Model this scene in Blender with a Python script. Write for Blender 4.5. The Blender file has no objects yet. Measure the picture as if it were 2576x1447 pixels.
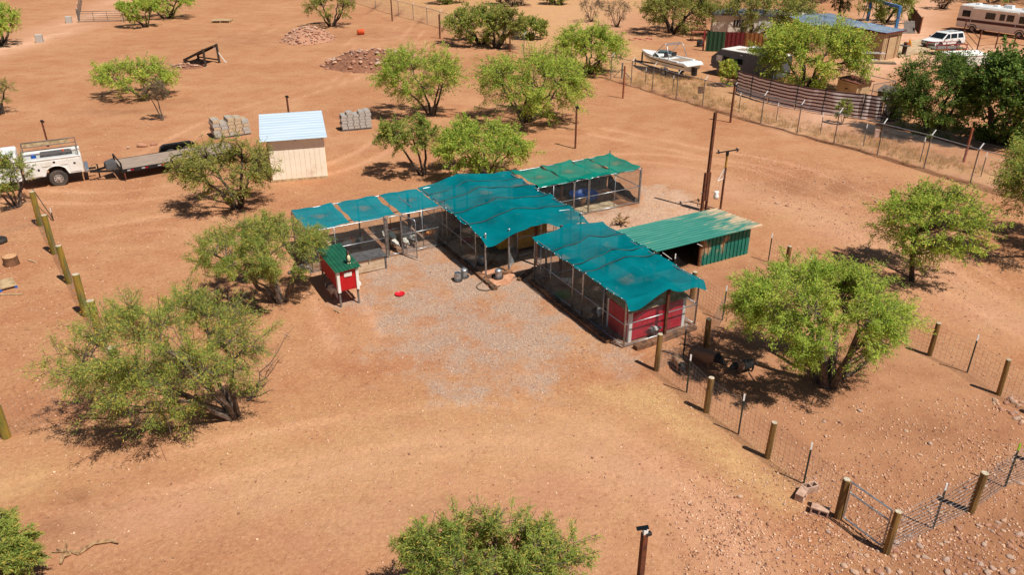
import bpy, math, random
import numpy as np
from mathutils import Vector, Matrix

# ------------------------------------------------------------------ camera, sky, sun, exposure
SC = bpy.context.scene
COL = SC.collection
FPX, CX, CY, CAMH = 1965.0, 1288.0, 723.5, 13.2      # focal length in survey pixels (2576 wide), camera height in metres
PITCH = math.atan(0.5)
SPT, CPT = math.sin(PITCH), math.cos(PITCH)
cam_d = bpy.data.cameras.new('camera')
cam_d.sensor_width = 36.0
cam_d.lens = 36.0 * FPX / 2576.0
cam_d.clip_start = 0.1
cam_d.clip_end = 3000.0
cam = bpy.data.objects.new('camera', cam_d)
cam.location = (0, 0, CAMH)
cam.rotation_euler = (math.radians(90) - PITCH, 0, 0)
COL.objects.link(cam)
SC.camera = cam

SUN_EL = math.radians(60)
SUN_AZ = math.atan2(0.75, -0.66)                       # from +Y towards +X: right and behind the camera
sun_dir = Vector((math.sin(SUN_AZ) * math.cos(SUN_EL), math.cos(SUN_AZ) * math.cos(SUN_EL), math.sin(SUN_EL)))
world = bpy.data.worlds.new('World')
SC.world = world
world.use_nodes = True
wn = world.node_tree
for n in list(wn.nodes):
    wn.nodes.remove(n)
sky = wn.nodes.new('ShaderNodeTexSky')
sky.sky_type = 'NISHITA'
sky.sun_disc = False
sky.sun_elevation = SUN_EL
sky.sun_rotation = SUN_AZ
sky.altitude = 1200
bg = wn.nodes.new('ShaderNodeBackground')
bg.inputs['Strength'].default_value = 0.05
wo = wn.nodes.new('ShaderNodeOutputWorld')
wn.links.new(sky.outputs[0], bg.inputs[0])
wn.links.new(bg.outputs[0], wo.inputs[0])
sun_l = bpy.data.lights.new('sun', 'SUN')
sun_l.energy = 5.0
sun_l.angle = math.radians(0.5)
sun_l.color = (1.0, 0.95, 0.87)
sun = bpy.data.objects.new('sun', sun_l)
sun.rotation_euler = sun_dir.to_track_quat('Z', 'Y').to_euler()
COL.objects.link(sun)
SC.view_settings.view_transform = 'Standard'
SC.view_settings.look = 'None'
SC.view_settings.gamma = 1.0
SC.view_settings.exposure = 0.13
SC.render.engine = 'CYCLES'
SC.cycles.transparent_max_bounces = 12
SC.cycles.max_bounces = 5
SC.cycles.diffuse_bounces = 3

# ------------------------------------------------------------------ helpers
R = math.radians
YA = R(29)                                             # the yard's own axes are turned 29 degrees
YC, YS = math.cos(YA), math.sin(YA)
rng = np.random.default_rng(7)


def G(x, y, z=0.0):
    """survey pixel -> world point on the horizontal plane at height z"""
    u = (x - CX) / FPX
    v = (y - CY) / FPX
    d = (CAMH - z) / (SPT + v * CPT)
    return Vector((u * d, d * (CPT - v * SPT), z))


def HT(xb, yb, yt):
    """height of a point above ground spot (xb, yb) that is seen at row yt"""
    Y = G(xb, yb).y
    v = (yt - CY) / FPX
    return CAMH - Y / (CPT - v * SPT) * (SPT + v * CPT)


def W(s, t, z=0.0):
    """yard frame -> world"""
    return Vector((s * YC - t * YS, s * YS + t * YC, z))


_lat = np.random.default_rng(3).random((64, 64)) - 0.5


def vnoise(x, y, sc):
    x = np.asarray(x, float) / sc + 100.3
    y = np.asarray(y, float) / sc + 57.7
    xi = np.floor(x).astype(int)
    yi = np.floor(y).astype(int)
    fx = x - xi
    fy = y - yi
    fx = fx * fx * (3 - 2 * fx)
    fy = fy * fy * (3 - 2 * fy)
    a = _lat[xi % 64, yi % 64]
    b = _lat[(xi + 1) % 64, yi % 64]
    c = _lat[xi % 64, (yi + 1) % 64]
    d = _lat[(xi + 1) % 64, (yi + 1) % 64]
    return (a * (1 - fx) + b * fx) * (1 - fy) + (c * (1 - fx) + d * fx) * fy


def seg_dist(x, y, pts):
    d = np.full(np.shape(x), 1e9)
    for (ax, ay), (bx, by) in zip(pts[:-1], pts[1:]):
        ex, ey = bx - ax, by - ay
        t = np.clip(((x - ax) * ex + (y - ay) * ey) / (ex * ex + ey * ey), 0, 1)
        d = np.minimum(d, np.hypot(x - ax - t * ex, y - ay - t * ey))
    return d


def poly_mask(x, y, pts, soft):
    """1 inside the polygon, fading out over soft metres across its edge"""
    ins = np.zeros(np.shape(x), bool)
    n = len(pts)
    for i in range(n):
        (ax, ay), (bx, by) = pts[i], pts[(i + 1) % n]
        c = ((ay > y) != (by > y)) & (x < (bx - ax) * (y - ay) / (by - ay + 1e-9) + ax)
        ins ^= c
    d = seg_dist(x, y, list(pts) + [pts[0]])
    d = np.where(ins, d, -d)
    return np.clip(0.5 + d / (2 * soft), 0, 1)


def gp(*pp):
    return [tuple(G(*p)[:2]) for p in pp]


FENCE_BASE = gp((880, 0), (909, 9), (1171, 90), (1318, 136), (1536, 200), (1640, 230), (1766.6, 268), (1913, 313), (2097, 363), (2206, 391.5), (2323, 426.6), (2460, 466), (2640, 520))
RUTS = [gp((250, 1330), (700, 1240), (1100, 1130), (1500, 1100)), gp((1400, 1100), (1750, 1290), (1900, 1447)), gp((1700, 440), (2000, 520), (2250, 640), (2520, 800))]


TRACKS = [gp((-60, 1290), (300, 1215), (700, 1130), (1100, 1070), (1420, 1090), (1700, 1230), (1900, 1420)), gp((1380, 1080), (1560, 1180), (1720, 1320), (1800, 1447)),
          gp((1330, 470), (1560, 400), (1800, 420), (2050, 500), (2250, 620), (2420, 720), (2640, 860)), gp((1500, 330), (1750, 380), (2000, 430), (2300, 560), (2600, 720)),
          gp((200, 600), (420, 560), (620, 590), (780, 660), (900, 860)), gp((-50, 480), (250, 500), (500, 470), (850, 420), (1000, 330), (1050, 230), (900, 120), (640, 70)),
          gp((-50, 170), (100, 118), (215, 66), (290, 20)), gp((330, 420), (560, 300), (800, 220), (1050, 130), (1000, 60))]


def offset(pts, d):
    out_ = []
    for i, p_ in enumerate(pts):
        a, b_ = pts[max(i - 1, 0)], pts[min(i + 1, len(pts) - 1)]
        ex, ey = b_[0] - a[0], b_[1] - a[1]
        L = math.hypot(ex, ey)
        out_.append((p_[0] - ey / L * d, p_[1] + ex / L * d))
    return out_


def smooth_line(pts, k=5):
    out_ = []
    for i in range(len(pts) - 1):
        p0, p1, p2, p3 = [Vector(pts[min(max(j, 0), len(pts) - 1)]) for j in (i - 1, i, i + 1, i + 2)]
        for t_ in np.arange(k) / k:
            v = 0.5 * ((2 * p1) + (p2 - p0) * t_ + (2 * p0 - 5 * p1 + 4 * p2 - p3) * t_ ** 2 + (3 * p1 - p0 - 3 * p2 + p3) * t_ ** 3)
            out_.append((v.x, v.y))
    return out_ + [tuple(pts[-1])]


RUT_LINES = [offset(smooth_line(t_), d_) for t_ in TRACKS for d_ in (-0.8, 0.8)]


def rut_near(x, y):
    d = np.full(np.shape(x), 9.0)
    wob = 0.25 * vnoise(x, y, 2.0)
    for l_ in RUT_LINES:
        d = np.minimum(d, seg_dist(x + wob, y, l_))
    return d


def rut_z(x, y):
    d = rut_near(x, y)
    return -0.022 * np.exp(-(d / 0.16) ** 2) + 0.012 * np.exp(-((d - 0.3) / 0.12) ** 2)


def gz_arr(x, y):
    z = 0.05 * vnoise(x, y, 5.0) + 0.035 * vnoise(x, y, 1.7) + 0.02 * vnoise(x, y, 0.7)
    z = z + 0.10 * np.exp(-(seg_dist(x, y, FENCE_BASE) / 0.35) ** 2) * (0.6 + vnoise(x, y, 0.9))
    z = z + 0.03 * vnoise(x * 0.6, y, 0.42) + rut_z(x, y)
    far = np.clip((y - 45) / 40, 0, 1)
    z = z + far * 0.25 * vnoise(x, y, 9.0)
    return z


def gz(x, y):
    return float(gz_arr(np.array([x]), np.array([y]))[0])


def GG(px, py):
    p = G(px, py)
    p.z = gz(p.x, p.y)
    return p


def Wg(s, t):
    p = W(s, t)
    p.z = gz(p.x, p.y)
    return p


def basis(d):
    d = Vector(d).normalized()
    a = Vector((0, 0, 1)) if abs(d.z) < 0.9 else Vector((1, 0, 0))
    u = d.cross(a).normalized()
    return u, u.cross(d).normalized()


class MB:
    def __init__(s):
        s.v = []
        s.f = []

    def add(s, vs, fs):
        o = len(s.v)
        s.v.extend(tuple(p) for p in vs)
        s.f.extend(tuple(i + o for i in f) for f in fs)
        return s

    def box(s, x0, x1, y0, y1, z0, z1):
        return s.add([(x0, y0, z0), (x1, y0, z0), (x1, y1, z0), (x0, y1, z0), (x0, y0, z1), (x1, y0, z1), (x1, y1, z1), (x0, y1, z1)],
                     [(3, 2, 1, 0), (4, 5, 6, 7), (0, 1, 5, 4), (1, 2, 6, 5), (2, 3, 7, 6), (3, 0, 4, 7)])

    def bar(s, p, q, w, h, roll=0.0):
        p, q = Vector(p), Vector(q)
        u, v = basis(q - p)
        if roll:
            u, v = u * math.cos(roll) + v * math.sin(roll), v * math.cos(roll) - u * math.sin(roll)
        u, v = u * (w / 2), v * (h / 2)
        return s.add([p - u - v, p + u - v, p + u + v, p - u + v, q - u - v, q + u - v, q + u + v, q - u + v],
                     [(0, 1, 2, 3), (7, 6, 5, 4), (4, 5, 1, 0), (5, 6, 2, 1), (6, 7, 3, 2), (7, 4, 0, 3)])

    def tube(s, p, q, r, r2=None, n=8, cap=True):
        return s.path([p, q], [r, r if r2 is None else r2], n, cap)

    def path(s, pts, rad, n=6, cap=True, closed=False):
        pts = [Vector(p) for p in pts]
        if not hasattr(rad, '__len__'):
            rad = [rad] * len(pts)
        o = len(s.v)
        u = None
        m = len(pts)
        for i, p in enumerate(pts):
            if closed:
                d = pts[(i + 1) % m] - pts[i - 1]
            else:
                d = pts[min(i + 1, m - 1)] - pts[max(i - 1, 0)]
            d.normalize()
            if u is None:
                u = basis(d)[0]
            u = (u - d * u.dot(d))
            if u.length < 1e-5:
                u = basis(d)[0]
            u.normalize()
            w = d.cross(u)
            for k in range(n):
                a = 2 * math.pi * k / n
                s.v.append(tuple(p + (u * math.cos(a) + w * math.sin(a)) * rad[i]))
        for i in range(m if closed else m - 1):
            j = (i + 1) % m
            for k in range(n):
                l = (k + 1) % n
                s.f.append((o + i * n + k, o + i * n + l, o + j * n + l, o + j * n + k))
        if cap and not closed:
            s.f.append(tuple(o + k for k in reversed(range(n))))
            s.f.append(tuple(o + (m - 1) * n + k for k in range(n)))
        return s

    def prism(s, prof, y0, y1, inset=0.0):
        """profile in (x, z) swept along y; counter-clockwise seen from -y"""
        n = len(prof)
        vs = [(x, y0, z) for x, z in prof] + [(x, y1, z) for x, z in prof]
        fs = [tuple(range(n)), tuple(reversed(range(n, 2 * n)))]
        fs += [(i + n, (i + 1) % n + n, (i + 1) % n, i) for i in range(n)]
        return s.add(vs, fs)

    def lathe(s, prof, n=16, c=(0, 0, 0), ax='z', cap=True):
        o = len(s.v)
        for r, z in prof:
            for k in range(n):
                a = 2 * math.pi * k / n
                p = (r * math.cos(a), r * math.sin(a), z)
                if ax == 'y':
                    p = (p[0], z, p[1])
                elif ax == 'x':
                    p = (z, p[0], p[1])
                s.v.append((p[0] + c[0], p[1] + c[1], p[2] + c[2]))
        m = len(prof)
        for i in range(m - 1):
            for k in range(n):
                l = (k + 1) % n
                s.f.append((o + i * n + k, o + i * n + l, o + (i + 1) * n + l, o + (i + 1) * n + k))
        if cap:
            s.f.append(tuple(o + k for k in reversed(range(n))))
            s.f.append(tuple(o + (m - 1) * n + k for k in range(n)))
        return s

    def loft(s, secs, cap=True):
        """list of equal-length rings of points"""
        o = len(s.v)
        n = len(secs[0])
        for r in secs:
            s.v.extend(tuple(p) for p in r)
        for i in range(len(secs) - 1):
            for k in range(n):
                l = (k + 1) % n
                s.f.append((o + i * n + k, o + i * n + l, o + (i + 1) * n + l, o + (i + 1) * n + k))
        if cap:
            s.f.append(tuple(o + k for k in reversed(range(n))))
            s.f.append(tuple(o + (len(secs) - 1) * n + k for k in range(n)))
        return s

    def grid(s, P):
        """P[i][j] points"""
        o = len(s.v)
        a, b = len(P), len(P[0])
        for r in P:
            s.v.extend(tuple(p) for p in r)
        for i in range(a - 1):
            for j in range(b - 1):
                s.f.append((o + i * b + j, o + (i + 1) * b + j, o + (i + 1) * b + j + 1, o + i * b + j + 1))
        return s

    def wires(s, segs, r):
        """many thin three-sided wires, segs: (N,2,3)"""
        segs = np.asarray(segs, float)
        if not len(segs):
            return s
        d = segs[:, 1] - segs[:, 0]
        d /= np.linalg.norm(d, axis=1)[:, None] + 1e-9
        ref = np.where((np.abs(d[:, 2]) < 0.9)[:, None], np.array([0, 0, 1.0]), np.array([1.0, 0, 0]))
        u = np.cross(d, ref)
        u /= np.linalg.norm(u, axis=1)[:, None] + 1e-9
        w = np.cross(u, d)
        ring = []
        for k in range(3):
            a = 2 * math.pi * k / 3
            ring.append((u * math.cos(a) + w * math.sin(a)) * r)
        ring = np.stack(ring, 1)
        V = np.concatenate([segs[:, :1] + ring, segs[:, 1:] + ring], 1).reshape(-1, 3)
        o = len(s.v)
        s.v.extend(map(tuple, V.tolist()))
        for i in range(len(segs)):
            b = o + i * 6
            s.f.extend(((b, b + 1, b + 4, b + 3), (b + 1, b + 2, b + 5, b + 4), (b + 2, b, b + 3, b + 5)))
        return s

    def build(s, name, mat, parent=None, smooth=False, bevel=0.0, loc=None, rz=0.0):
        me = bpy.data.meshes.new(name)
        me.from_pydata(s.v, [], s.f)
        me.update()
        if smooth:
            me.polygons.foreach_set('use_smooth', [True] * len(me.polygons))
        return link(name, me, mat, parent, bevel, loc, rz)


def link(name, me, mat, parent=None, bevel=0.0, loc=None, rz=0.0):
    o = bpy.data.objects.new(name, me)
    if mat is not None and not me.materials:
        me.materials.append(M[mat] if isinstance(mat, str) else mat)
    COL.objects.link(o)
    if parent is not None:
        o.parent = parent
    if loc is not None:
        o.location = loc
    o.rotation_euler.z = rz
    if bevel:
        b = o.modifiers.new('bevel', 'BEVEL')
        b.width = bevel
        b.segments = 2
        b.limit_method = 'ANGLE'
        b.angle_limit = R(40)
    return o


def fast_quads(name, V, mat, parent=None, attr=None):
    """V: (N,4,3) separate quads, attr: (N,) per-face float called tint"""
    n = len(V)
    me = bpy.data.meshes.new(name)
    me.vertices.add(n * 4)
    me.vertices.foreach_set('co', np.ascontiguousarray(V, np.float32).ravel())
    me.loops.add(n * 4)
    me.loops.foreach_set('vertex_index', np.arange(n * 4, dtype=np.int32))
    me.polygons.add(n)
    me.polygons.foreach_set('loop_start', np.arange(0, n * 4, 4, dtype=np.int32))
    me.update(calc_edges=True)
    if attr is not None:
        a = me.attributes.new('tint', 'FLOAT', 'FACE')
        a.data.foreach_set('value', np.ascontiguousarray(attr, np.float32))
    return link(name, me, mat, parent)


def tag(o, label=None, cat=None, group=None, kind=None):
    if label:
        o['label'] = label
    if cat:
        o['category'] = cat
    if group:
        o['group'] = group
    if kind:
        o['kind'] = kind
    return o


def thing(name, label, cat, loc=(0, 0, 0), rz=0.0, group=None):
    o = bpy.data.objects.new(name, None)
    o.empty_display_size = 0.2
    COL.objects.link(o)
    o.location = loc
    o.rotation_euler.z = rz
    return tag(o, label, cat, group)


def dup(root, loc, rz=0.0, label=None, group=None):
    c = root.copy()
    COL.objects.link(c)
    c.location = loc
    c.rotation_euler.z = rz
    if label:
        c['label'] = label
    if group:
        c['group'] = group
    for ch in list(root.children):
        k = ch.copy()
        COL.objects.link(k)
        k.parent = c
        for g in list(ch.children):
            q = g.copy()
            COL.objects.link(q)
            q.parent = k
    return c


# ------------------------------------------------------------------ materials
M = {}


def srgb(r, g, b):
    f = lambda c: (c / 255 / 12.92) if c <= 10 else ((c / 255 + 0.055) / 1.055) ** 2.4
    return (f(r), f(g), f(b), 1.0)


def nodes(name):
    m = bpy.data.materials.new(name)
    m.use_nodes = True
    nt = m.node_tree
    for n in list(nt.nodes):
        nt.nodes.remove(n)
    out = nt.nodes.new('ShaderNodeOutputMaterial')
    return m, nt, out


def nd(nt, typ, **kw):
    n = nt.nodes.new('ShaderNode' + typ)
    for k, v in kw.items():
        if k in n.inputs:
            n.inputs[k].default_value = v
        else:
            setattr(n, k, v)
    return n


def mixc(nt, fac, a, b):
    m = nt.nodes.new('ShaderNodeMix')
    m.data_type = 'RGBA'
    for sock, val in ((m.inputs[0], fac), (m.inputs[6], a), (m.inputs[7], b)):
        if hasattr(val, 'is_output') or isinstance(val, bpy.types.NodeSocket):
            nt.links.new(val, sock)
        elif isinstance(val, (int, float)):
            sock.default_value = val
        else:
            sock.default_value = tuple(val) if len(val) == 4 else tuple(val) + (1,)
    return m.outputs[2]


def math_n(nt, op, a, b=None, c=None, clamp=False):
    m = nt.nodes.new('ShaderNodeMath')
    m.operation = op
    m.use_clamp = clamp
    for i, val in enumerate((a, b, c)):
        if val is None:
            continue
        if isinstance(val, bpy.types.NodeSocket):
            nt.links.new(val, m.inputs[i])
        else:
            m.inputs[i].default_value = val
    return m.outputs[0]


def ramp(nt, val, lo, hi):
    m = nt.nodes.new('ShaderNodeMapRange')
    nt.links.new(val, m.inputs[0])
    m.inputs[1].default_value = lo
    m.inputs[2].default_value = hi
    return m.outputs[0]


def noise(nt, sc, detail=4, vec=None, rough=0.6, dist=0.0):
    n = nt.nodes.new('ShaderNodeTexNoise')
    n.inputs['Scale'].default_value = sc
    n.inputs['Detail'].default_value = detail
    n.inputs['Roughness'].default_value = rough
    n.inputs['Distortion'].default_value = dist
    if vec is not None:
        nt.links.new(vec, n.inputs['Vector'])
    return n.outputs['Fac']


def coords(nt, which='Object', scale=None):
    t = nt.nodes.new('ShaderNodeTexCoord')
    if scale is None:
        return t.outputs[which]
    mp = nt.nodes.new('ShaderNodeMapping')
    mp.inputs['Scale'].default_value = scale
    nt.links.new(t.outputs[which], mp.inputs['Vector'])
    return mp.outputs[0]


def mat(name, col, rough=0.6, metal=0.0, alt=None, sc=3.0, lo=0.42, hi=0.62, bump=0.0, bsc=40.0, stretch=None, spec=0.5, dirt=None, dsc=1.2, dlo=0.5, dhi=0.75):
    """plain procedural surface: base colour, a noise-driven second tone, dusty patches, fine bump"""
    m, nt, out = nodes(name)
    p = nt.nodes.new('ShaderNodeBsdfPrincipled')
    p.inputs['Roughness'].default_value = rough
    p.inputs['Metallic'].default_value = metal
    p.inputs['Specular IOR Level'].default_value = spec
    vec = coords(nt, 'Object', stretch)
    c = col
    if alt is not None:
        c = mixc(nt, ramp(nt, noise(nt, sc, 5, vec), lo, hi), col, alt)
    if dirt is not None:
        c = mixc(nt, math_n(nt, 'MULTIPLY', ramp(nt, noise(nt, dsc, 6, coords(nt, 'Object'), 0.7), dlo, dhi), 0.8), c, dirt)
    if isinstance(c, bpy.types.NodeSocket):
        nt.links.new(c, p.inputs['Base Color'])
    else:
        p.inputs['Base Color'].default_value = c
    if bump:
        b = nt.nodes.new('ShaderNodeBump')
        b.inputs['Strength'].default_value = bump
        b.inputs['Distance'].default_value = 0.02
        nt.links.new(noise(nt, bsc, 4, vec), b.inputs['Height'])
        nt.links.new(b.outputs[0], p.inputs['Normal'])
    nt.links.new(p.outputs[0], out.inputs[0])
    M[name] = m
    return m


DUST = srgb(176, 122, 88)
mat('galv', srgb(190, 194, 198), 0.38, 0.75, srgb(150, 155, 160), 8)
mat('chain', srgb(136, 138, 140), 0.5, 0.5, srgb(104, 104, 106), 3)
mat('rust', srgb(112, 62, 36), 0.85, 0.0, srgb(78, 44, 30), 6, bump=0.2)
mat('rust_light', srgb(160, 92, 62), 0.85, 0.0, srgb(120, 66, 44), 5)
mat('post_wood', srgb(146, 112, 60), 0.85, 0, srgb(96, 74, 42), 7, bump=0.4, stretch=(1, 1, 0.12))
mat('post_moss', srgb(150, 122, 44), 0.85, 0, srgb(104, 106, 44), 5, bump=0.4, stretch=(1, 1, 0.25))
mat('post_top', srgb(204, 190, 166), 0.9, 0, srgb(150, 134, 110), 20)
mat('wood_brown', srgb(120, 84, 54), 0.85, 0, srgb(88, 60, 40), 7, bump=0.4, dirt=DUST, dsc=2)
mat('timber', srgb(116, 82, 56), 0.9, 0, srgb(74, 52, 38), 5, bump=0.6, dirt=DUST, dsc=1.5)
mat('wood_grey', srgb(122, 112, 104), 0.9, 0, srgb(92, 84, 78), 9, bump=0.4, stretch=(0.2, 1, 1))
mat('wood_dark', srgb(78, 62, 48), 0.9, 0, srgb(52, 42, 34), 8, bump=0.4)
mat('wood_pale', srgb(196, 168, 128), 0.85, 0, srgb(160, 130, 94), 6)
mat('tpost', srgb(34, 44, 36), 0.6)
mat('white_tip', srgb(232, 232, 228), 0.6)
mat('lime_tip', srgb(150, 200, 50), 0.6)
mat('wire', srgb(128, 126, 126), 0.5, 0.4, srgb(92, 86, 82), 2)
mat('wire_bright', srgb(200, 200, 202), 0.4, 0.6, srgb(140, 136, 132), 2)
mat('white_paint', srgb(232, 231, 226), 0.45, 0, srgb(220, 216, 206), 2, dirt=srgb(196, 170, 144), dsc=1.6, dlo=0.56, dhi=0.9)
mat('white_gloss', srgb(236, 236, 234), 0.25, 0, srgb(226, 225, 221), 1.5, dirt=srgb(200, 180, 160), dsc=0.9, dlo=0.58, dhi=0.95)
mat('red_paint', srgb(188, 14, 22), 0.55, 0, srgb(168, 10, 20), 4, bump=0.1)
mat('crimson', srgb(198, 24, 48), 0.6, 0, srgb(176, 18, 40), 5, bump=0.15)
mat('yellow_wood', srgb(190, 148, 62), 0.7, 0, srgb(164, 122, 46), 6, bump=0.2)
mat('beige_wall', srgb(248, 236, 214), 0.7, 0, srgb(244, 230, 206), 2, dirt=srgb(186, 150, 116), dsc=0.8, dlo=0.55, dhi=0.9)
mat('beige_dark', srgb(188, 160, 122), 0.75, 0, srgb(176, 148, 110), 2, dirt=srgb(170, 128, 92), dsc=0.8)
mat('maroon', srgb(92, 34, 34), 0.6)
mat('blue_roof', srgb(200, 214, 226), 0.42, 0.15, srgb(188, 206, 220), 1.2, stretch=(0.3, 2, 1))
mat('grey_roof', srgb(150, 166, 182), 0.42, 0.3, srgb(112, 130, 150), 1.2, dirt=srgb(190, 190, 188), dsc=0.6)
mat('rust_roof', srgb(116, 66, 48), 0.8, 0.1, srgb(88, 48, 36), 3)
mat('green_metal', srgb(30, 118, 102), 0.5, 0.1, srgb(24, 104, 90), 2, dirt=srgb(196, 152, 118), dsc=0.9, dlo=0.55, dhi=0.62)
mat('green_metal_clean', srgb(30, 100, 72), 0.5, 0.1, srgb(24, 84, 62), 3, dirt=srgb(150, 130, 100), dsc=2.5, dlo=0.58, dhi=0.7)
mat('block', srgb(186, 180, 172), 0.95, 0, srgb(164, 156, 148), 10, bump=0.4, bsc=60)
mat('block_tan', srgb(202, 180, 150), 0.95, 0, srgb(176, 150, 120), 10, bump=0.4, bsc=60)
mat('block_red', srgb(196, 160, 138), 0.95, 0, srgb(170, 134, 112), 8, bump=0.4, bsc=60)
mat('slab_stone', srgb(204, 150, 116), 0.9, 0, srgb(178, 124, 92), 5, bump=0.3)
mat('concrete', srgb(196, 172, 138), 0.9, 0, srgb(160, 132, 100), 3)
mat('rubber', srgb(34, 33, 33), 0.8, 0, srgb(66, 58, 52), 5)
mat('tyre_dusty', srgb(86, 76, 68), 0.9, 0, srgb(58, 54, 52), 6)
mat('black_metal', srgb(30, 31, 34), 0.5, 0.2, srgb(44, 42, 42), 4)
mat('rim', srgb(196, 190, 186), 0.45, 0.4, srgb(150, 140, 130), 8)
mat('glass', srgb(22, 28, 30), 0.08)
mat('glass_light', srgb(90, 110, 116), 0.08)
mat('red_plastic', srgb(206, 30, 42), 0.4)
mat('red_dark', srgb(140, 40, 46), 0.6)
mat('blue_plastic', srgb(24, 96, 190), 0.4)
mat('blue_paint', srgb(60, 120, 176), 0.6, 0, srgb(90, 60, 50), 4, lo=0.56, hi=0.6)
mat('orange', srgb(226, 96, 50), 0.5)
mat('amber', srgb(230, 150, 40), 0.5)
mat('black_rubber', srgb(30, 30, 30), 0.6)
mat('deck_boards', srgb(166, 146, 130), 0.9, 0, srgb(132, 114, 100), 8, bump=0.3, stretch=(0.15, 2, 1))
mat('camper_grey', srgb(104, 106, 114), 0.5, 0.1, srgb(92, 94, 102), 3)
mat('tan_panel', srgb(238, 224, 208), 0.55, 0, srgb(232, 216, 198), 1.5)
mat('brown_stripe', srgb(84, 44, 40), 0.6)
mat('hull_stripe', srgb(60, 40, 46), 0.5)
mat('upholstery', srgb(196, 188, 180), 0.7)
mat('dark_interior', srgb(44, 36, 38), 0.8)
mat('carpet', srgb(150, 130, 112), 0.95)
mat('plastic_grey', srgb(90, 88, 88), 0.7, 0, srgb(70, 68, 68), 6)
mat('box_board', srgb(206, 180, 152), 0.75, 0, srgb(186, 158, 128), 4)
mat('owl_brown', srgb(52, 40, 40), 0.7)
mat('owl_cream', srgb(220, 204, 166), 0.7)
mat('hose', srgb(62, 60, 52), 0.6)
mat('bark', srgb(80, 64, 52), 0.95, 0, srgb(50, 40, 34), 8, bump=0.8, bsc=25)
mat('bark_grey', srgb(112, 94, 80), 0.95, 0, srgb(70, 58, 50), 8, bump=0.8, bsc=25)
mat('driftwood', srgb(178, 144, 104), 0.9, 0, srgb(112, 80, 54), 8, bump=0.6)
mat('log_end', srgb(206, 160, 116), 0.9, 0, srgb(180, 130, 90), 10)
mat('screen_dark', srgb(70, 56, 48), 0.95, 0, srgb(52, 42, 38), 6)
mat('screen_green', srgb(38, 72, 44), 0.95, 0, srgb(30, 58, 36), 10)
mat('screen_red', srgb(112, 30, 28), 0.95, 0, srgb(88, 24, 24), 10)
mat('screen_brown', srgb(140, 90, 44), 0.95, 0, srgb(118, 74, 36), 6)
mat('tub_green', srgb(120, 136, 84), 0.7)
mat('yellow_pole', srgb(184, 140, 30), 0.7, 0, srgb(130, 90, 30), 6)
mat('rock_a', srgb(186, 138, 110), 0.95, 0, srgb(156, 110, 86), 9, bump=0.5)
mat('rock_b', srgb(178, 128, 102), 0.95, 0, srgb(150, 108, 88), 9, bump=0.5)
mat('rock_c', srgb(190, 160, 140), 0.95, 0, srgb(160, 130, 114), 9, bump=0.5)
mat('rock_pale', srgb(204, 168, 140), 0.95, 0, srgb(176, 138, 112), 9, bump=0.5)
mat('rubble_soil', srgb(146, 98, 72), 0.95, 0, srgb(112, 74, 54), 4, bump=0.8, bsc=12)
mat('bird_white', srgb(226, 220, 206), 0.8, 0, srgb(198, 188, 170), 14)
mat('straw', srgb(226, 196, 140), 0.9)


def leaf_mat(name, c0, c1, c2):
    """c0 -> c1 by per-leaf tint, c2 for the yellowest tenth; a little light passes through each leaf"""
    m, nt, out = nodes(name)
    a = nd(nt, 'Attribute', attribute_name='tint')
    f = a.outputs['Fac']
    c = mixc(nt, ramp(nt, f, 0.0, 0.8), c0, c1)
    c = mixc(nt, ramp(nt, f, 0.82, 0.9), c, c2)
    d = nd(nt, 'BsdfDiffuse')
    t = nd(nt, 'BsdfTranslucent')
    mx = nd(nt, 'MixShader')
    mx.inputs[0].default_value = 0.36
    nt.links.new(c, d.inputs[0])
    nt.links.new(c, t.inputs[0])
    nt.links.new(d.outputs[0], mx.inputs[1])
    nt.links.new(t.outputs[0], mx.inputs[2])
    nt.links.new(mx.outputs[0], out.inputs[0])
    M[name] = m


leaf_mat('leaf_mesquite', srgb(110, 132, 60), srgb(170, 180, 90), srgb(216, 188, 96))
leaf_mat('leaf_bright', srgb(122, 156, 60), srgb(196, 210, 94), srgb(226, 206, 102))
leaf_mat('leaf_olive', srgb(118, 128, 64), srgb(172, 174, 92), srgb(204, 178, 96))
leaf_mat('leaf_dark', srgb(78, 106, 52), srgb(126, 150, 72), srgb(160, 168, 80))
leaf_mat('leaf_dry', srgb(128, 112, 92), srgb(150, 132, 104), srgb(160, 140, 96))
leaf_mat('leaf_pine', srgb(58, 74, 42), srgb(92, 100, 54), srgb(112, 108, 58))
leaf_mat('grass_dry', srgb(196, 160, 104), srgb(222, 190, 136), srgb(170, 140, 92))


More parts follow.
